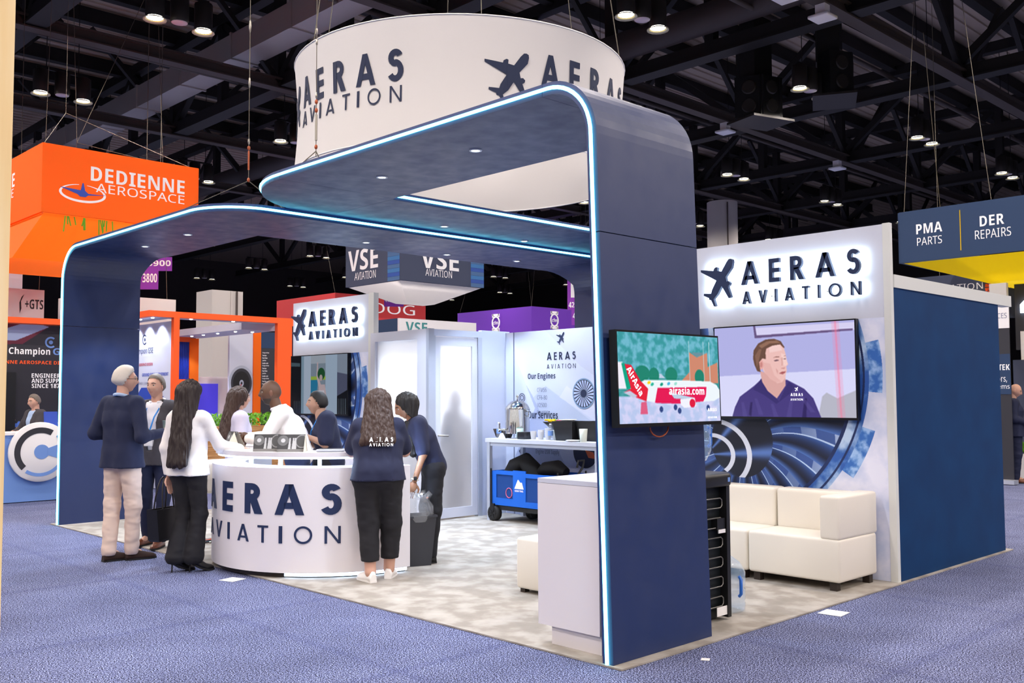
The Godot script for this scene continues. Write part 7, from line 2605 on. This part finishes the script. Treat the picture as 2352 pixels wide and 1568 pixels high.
	for q in [[0.05, 0.125, 0.27], [0.06, 0.14, 0.29], [0.055, 0.17, 0.56], [0.045, 0.165, 0.56], [0.045, 0.12, 0.3]]:
		rings.append(PackedVector3Array([Vector3(-q[0], q[2], q[1]), Vector3(q[0], q[2], q[1]), Vector3(q[0], q[2], -q[1]), Vector3(-q[0], q[2], -q[1])]))
	loft(st, rings)
	obj("body", st, M.black_leather, tote)
	for sg in [-1.0, 1.0]:
		st = S(true)
		var lp := []
		for k in 9:
			var a := PI * k / 8.0
			lp.append(Vector3(sg * 0.05 * (1.0 - 0.7 * sin(a)), 0.54 + 0.30 * sin(a), 0.08 * cos(a)))
		tube(st, lp, 0.007, 6)
		obj("handle", st, M.black_leather, tote)
	# man in the white polo leaning on the counter
	person("bald bearded man in white polo shirt leaning on the curved counter", Vector3(0.74, 0.001, -4.86), 232, 1.04,
		{"pelvis": Vector3(0, 0.95, -0.12), "chest": Vector3(0, 1.2, -0.02), "neck": Vector3(0, 1.38, 0.07), "head": Vector3(0, 1.53, 0.14), "ls": Vector3(0.2, 1.33, 0.03), "rs": Vector3(-0.2, 1.33, 0.03), "le": Vector3(0.24, 1.10, 0.16), "re": Vector3(-0.24, 1.10, 0.16), "lw": Vector3(0.05, 1.10, 0.34), "rw": Vector3(-0.05, 1.12, 0.35), "lh": Vector3(0.085, 0.92, -0.12), "rh": Vector3(-0.085, 0.92, -0.12), "lk": Vector3(0.1, 0.5, -0.12), "rk": Vector3(-0.1, 0.5, -0.06), "la": Vector3(0.1, 0.085, -0.17), "ra": Vector3(-0.1, 0.085, -0.1)},
		{"skin": dark, "beard": Color(0.02, 0.012, 0.01, 1), "top": "white_wool", "top_name": "polo_shirt", "sleeve": 0.97, "hem": 0.85, "legs": "navy_wool", "shoe": "black_leather", "turn": 0.0, "nod": 2.0, "lanyard": "lanyard_blue", "curl": 1.0, "wide": 1.12, "collar": "shirt_white", "fold": 0.009, "lw_palm": Vector3(-1, 0, 0), "rw_palm": Vector3(1, 0, 0)})
	# woman behind him
	person("woman with long straight brown hair and pale blouse, half hidden behind the bald man", Vector3(0.72, 0.001, -5.78), 75, 0.95,
		{}, {"skin": pale, "top": "lilac_cotton", "top_name": "blouse", "hem": 0.84, "sleeve": 0.95, "legs": "black_cotton", "strands_mat": "hair_brown", "strands": long_hair(1.2, -0.16, 0.11, 8, 0.035), "shoe": "black_leather", "turn": 10.0, "wide": 0.92})
	# man in the navy polo
	person("short haired man in navy polo shirt with blue lanyard, talking behind the counter", Vector3(1.24, 0.001, -4.92), 236, 0.94,
		{"pelvis": Vector3(0, 0.95, -0.06), "chest": Vector3(0, 1.24, 0.0), "neck": Vector3(0, 1.43, 0.04), "head": Vector3(0, 1.58, 0.09), "le": Vector3(0.25, 1.15, 0.0), "lw": Vector3(0.17, 1.24, 0.23), "re": Vector3(-0.23, 1.12, 0.1), "rw": Vector3(-0.06, 1.18, 0.32)},
		{"skin": tan, "top": "navy_cotton", "top_name": "polo_shirt", "sleeve": 0.42, "hem": 0.84, "sleeve_grow": 0.022, "legs": "black_cotton", "short": "hair_black", "hairline": 0.58, "volume": 0.013, "shoe": "black_leather", "lanyard": "lanyard_blue", "curl": 0.5, "wide": 1.08, "lw_palm": Vector3(-1, 0.3, 0), "lw_dir": Vector3(-0.2, 0.6, 0.5), "brow": Color(0.02, 0.015, 0.01)})
	# woman seen from behind at the counter
	var w := person("woman with brown hair in navy T-shirt and black trousers, her back turned", Vector3(0.64, 0.001, -3.2), 142, 0.945,
		{"pelvis": Vector3(0, 0.95, -0.02), "chest": Vector3(0, 1.24, 0.06), "neck": Vector3(0, 1.43, 0.11), "head": Vector3(0, 1.58, 0.15), "ls": Vector3(0.165, 1.36, 0.08), "rs": Vector3(-0.165, 1.36, 0.08), "le": Vector3(0.25, 1.13, 0.2), "re": Vector3(-0.24, 1.13, 0.2), "lw": Vector3(0.10, 1.15, 0.36), "rw": Vector3(-0.12, 1.15, 0.36), "lh": Vector3(0.09, 0.92, -0.02), "rh": Vector3(-0.09, 0.92, -0.02), "lk": Vector3(0.08, 0.5, -0.02), "rk": Vector3(-0.12, 0.5, 0.04), "la": Vector3(0.06, 0.085, -0.1), "ra": Vector3(-0.10, 0.085, 0.08)},
		{"skin": pale, "top": "navy_cotton", "top_name": "t_shirt", "sleeve": 0.4, "sleeve_grow": 0.018, "hem": 0.89, "top_grow": 0.016, "leg_wide": 1.3, "legs": "black_cotton", "cuff_y": 0.17, "leg_grow": 0.012, "skirt": true, "strands_mat": "hair_brown", "strands": long_hair(1.24, -0.07, 0.13, 11, 0.035), "shoe": "white_leather", "sole": "white_leather", "foot": 0.26, "ryaw": -10.0, "lyaw": 30.0, "turn": -6.0, "wide": 1.14, "fold": 0.005})
	var fb := flat_map(Vector3(-0.03, 1.13, -0.118), Vector3(-1, 0, 0), Vector3(0, 1, 0.22).normalized())
	wordmark(fb, -0.1, 0.038, 0.2, "AERAS", 0.038, 0.2, 0.0, 0.014, M.print_white, w)
	wordmark(fb, -0.1, 0.0, 0.2, "AVIATION", 0.026, 0.16, 0.0, 0.014, M.print_white, w)
	# woman at the right end of the counter
	var w2 := person("woman with long black hair in navy polo, bending over the counter's right end", Vector3(1.52, 0.001, -3.62), 236, 0.965,
		{"pelvis": Vector3(0, 0.93, -0.06), "chest": Vector3(0, 1.2, 0.05), "neck": Vector3(0, 1.38, 0.13), "head": Vector3(0, 1.51, 0.21), "ls": Vector3(0.165, 1.33, 0.1), "rs": Vector3(-0.165, 1.33, 0.1), "le": Vector3(0.22, 1.05, 0.06), "lw": Vector3(0.21, 0.8, 0.14), "re": Vector3(-0.2, 1.1, 0.2), "rw": Vector3(-0.1, 1.11, 0.4), "lh": Vector3(0.085, 0.9, -0.06), "rh": Vector3(-0.085, 0.9, -0.06), "lk": Vector3(0.1, 0.5, -0.06), "rk": Vector3(-0.1, 0.5, 0.0)},
		{"skin": brown, "top": "navy_cotton", "top_name": "polo_shirt", "sleeve": 0.42, "sleeve_grow": 0.02, "hem": 0.84, "legs": "black_cotton", "strands_mat": "hair_black", "strands": long_hair(1.06, 0.15, 0.12, 10, 0.03), "shoe": "black_leather", "nod": 28.0, "wide": 0.95, "fringe": 0.045})
	st = S(true)
	var wr := Vector3(0.21, 0.815, 0.136) * 0.965
	rbox(st, wr + Vector3(0.036, 0.01, 0.0), Vector3(0.012, 0.036, 0.032), 0.005)
	obj("watch_case", st, M.black_plastic, w2)
	st = S(true)
	tube(st, ring(wr, Vector3(0.036, 0, 0), Vector3(0, 0.008, 0.034), 12), 0.006, 6)
	obj("watch_strap", st, M.card_cream, w2)
	# far figures
	person("man in dark jacket seated behind the light blue counter at far left", Vector3(1.06, -0.011, -13.05), -75, 0.93,
		{"le": Vector3(0.26, 1.12, 0.1), "re": Vector3(-0.26, 1.12, 0.1), "lw": Vector3(0.12, 1.1, 0.3), "rw": Vector3(-0.12, 1.1, 0.3)},
		{"skin": pale, "top": "grey_wool", "open": true, "shirt": "shirt_blue", "hem": 0.83, "legs": "navy_wool", "short": "hair_salt", "hairline": 0.64, "shoe": "black_leather", "nod": 8.0, "brow": Color(0.05, 0.04, 0.03)})
	person("bald man in navy suit looking down, cut by the right edge", Vector3(14.1, -0.011, -2.66), 20, 1.0,
		{"le": Vector3(0.25, 1.13, -0.02), "re": Vector3(-0.26, 1.13, -0.02), "lw": Vector3(0.1, 1.05, 0.22), "rw": Vector3(-0.1, 1.05, 0.22)},
		{"skin": pale, "top": "navy_wool", "hem": 0.82, "skirt": true, "legs": "navy_wool", "shoe": "brown_leather", "nod": 20.0, "wide": 1.12, "collar": "shirt_blue", "brow": Color(0.2, 0.12, 0.07)})
	person("shadowy person standing behind the frosted glass door", Vector3(3.84, 0.001, -6.16), 225, 0.94,
		{"le": Vector3(0.26, 1.1, 0.02), "lw": Vector3(0.14, 1.14, 0.2), "re": Vector3(-0.24, 1.1, 0.0), "rw": Vector3(-0.1, 1.1, 0.2)},
		{"skin": tan, "top": "grey_wool", "top_name": "shirt", "hem": 0.84, "legs": "black_cotton", "short": "hair_black", "shoe": "black_leather", "wide": 1.1})

func more_materials() -> void:
	var m := mat("frost", hx("#a4a6ae"), 0.5)
	m.backlight_enabled = true
	m.backlight = Color(1, 1, 1)
	glow("print_glow", Color(0.95, 0.95, 0.98), 0.95)
	mat("print_rim", hx("#7f9cc0"), 0.6)
	mat("print_blade", hx("#b9c6e6"), 0.6)
	mat("print_night", hx("#1c2340"), 0.6)
	mat("print_red", hx("#b8323c"), 0.6)
	mat("sign_blue", hx("#2a4bb4"), 0.6)
	mat("card_cream", hx("#d9cfbd"), 0.7)
	mat("bin_grey", hx("#33343a"), 0.5)
	mat("cooler_dark", hx("#0c1418"), 0.5)
	mat("coil_grey", hx("#85837f"), 0.4, 0.6)
	mat("silver_paper", hx("#b4b6bd"), 0.25, 0.6)
	mat("wagon_blue", hx("#0a62cf"), 0.8)
	mat("wagon_mesh", hx("#0b3f86"), 0.9)
	mat("rubber", hx("#18181a"), 0.75)
	mat("cloth_black", hx("#121214"), 0.9)
	mat("sweet_green", hx("#3a9e46"), 0.4)
	mat("sweet_pink", hx("#d76a8e"), 0.4)
	mat("cup_green", hx("#b7d3c8"), 0.6)
	mat("cup_clear", hx("#c9cfc4"), 0.4)
	mat("green_label", hx("#2f8a3a"), 0.5)
	mat("green_glass", hx("#0f6e2c"), 0.1)
	mat("tube_red", hx("#d01622"), 0.4)
	mat("tube_blue", hx("#16309a"), 0.4)
	mat("pane_violet", hx("#241d40"), 0.15)
	glow("screen_violet", Color(0.25, 0.22, 0.75), 0.7)
	for k in ["jug", "water_clear", "film"]:
		m = mat(k, Color(0.7, 0.83, 0.95, 0.22) if k == "jug" else Color(0.92, 0.94, 0.97, 0.16), 0.06)
		m.transparency = BaseMaterial3D.TRANSPARENCY_ALPHA
	mat("orange_fabric", hx("#ff8c1c"), 0.7)
	mat("jug_blue", hx("#2f6fd0"), 0.3)
	M.stripe = [mat("stripe_a", hx("#2e3c52"), 0.7), mat("stripe_b", hx("#3f8f8f"), 0.7), mat("stripe_c", hx("#8fc7c4"), 0.7), mat("stripe_d", hx("#4a6f9c"), 0.7), mat("stripe_e", hx("#2f55a8"), 0.7), mat("stripe_f", hx("#3c79b4"), 0.7)]
	for k in ["yellow", "orange_light", "orange_fabric", "white_fabric"]:
		M[k].backlight_enabled = true
		M[k].backlight = M[k].albedo_color
	m = mat("skin", Color.WHITE, 0.5)
	m.vertex_color_use_as_albedo = true
	m.subsurf_scatter_enabled = true
	m.subsurf_scatter_strength = 0.1
	for k in [["navy_wool", "#1c2340", 0.9], ["beige_cotton", "#d9c2b4", 0.85], ["grey_wool", "#3f3c42", 0.9], ["white_wool", "#eae6e4", 0.85], ["black_cotton", "#16151b", 0.85], ["navy_cotton", "#1a1f3c", 0.85], ["lilac_cotton", "#cfcbe0", 0.85], ["shirt_white", "#e6e6ee", 0.8], ["shirt_blue", "#a9c0e2", 0.8], ["hair_grey", "#cfc7bd", 0.6], ["hair_salt", "#6d645c", 0.6], ["hair_dark", "#241715", 0.55], ["hair_brown", "#38231a", 0.58], ["hair_black", "#16110f", 0.6], ["brown_suede", "#2f1d16", 0.9], ["brown_leather", "#6b3a22", 0.35], ["black_leather", "#100f12", 0.4], ["white_leather", "#eeebe8", 0.5], ["lanyard_blue", "#2a86d8", 0.6]]:
		m = mat(k[0], hx(k[1]), k[2])

func _ready() -> void:
	set_camera()
	materials()
	more_materials()
	var t0 := Time.get_ticks_msec()
	hall()
	arches()
	banner_ring()
	rigging()
	walls()
	print("shell ", Time.get_ticks_msec() - t0)
	counter()
	lounge()
	neighbours()
	print("stands ", Time.get_ticks_msec() - t0)
	people()
	print("people ", Time.get_ticks_msec() - t0)
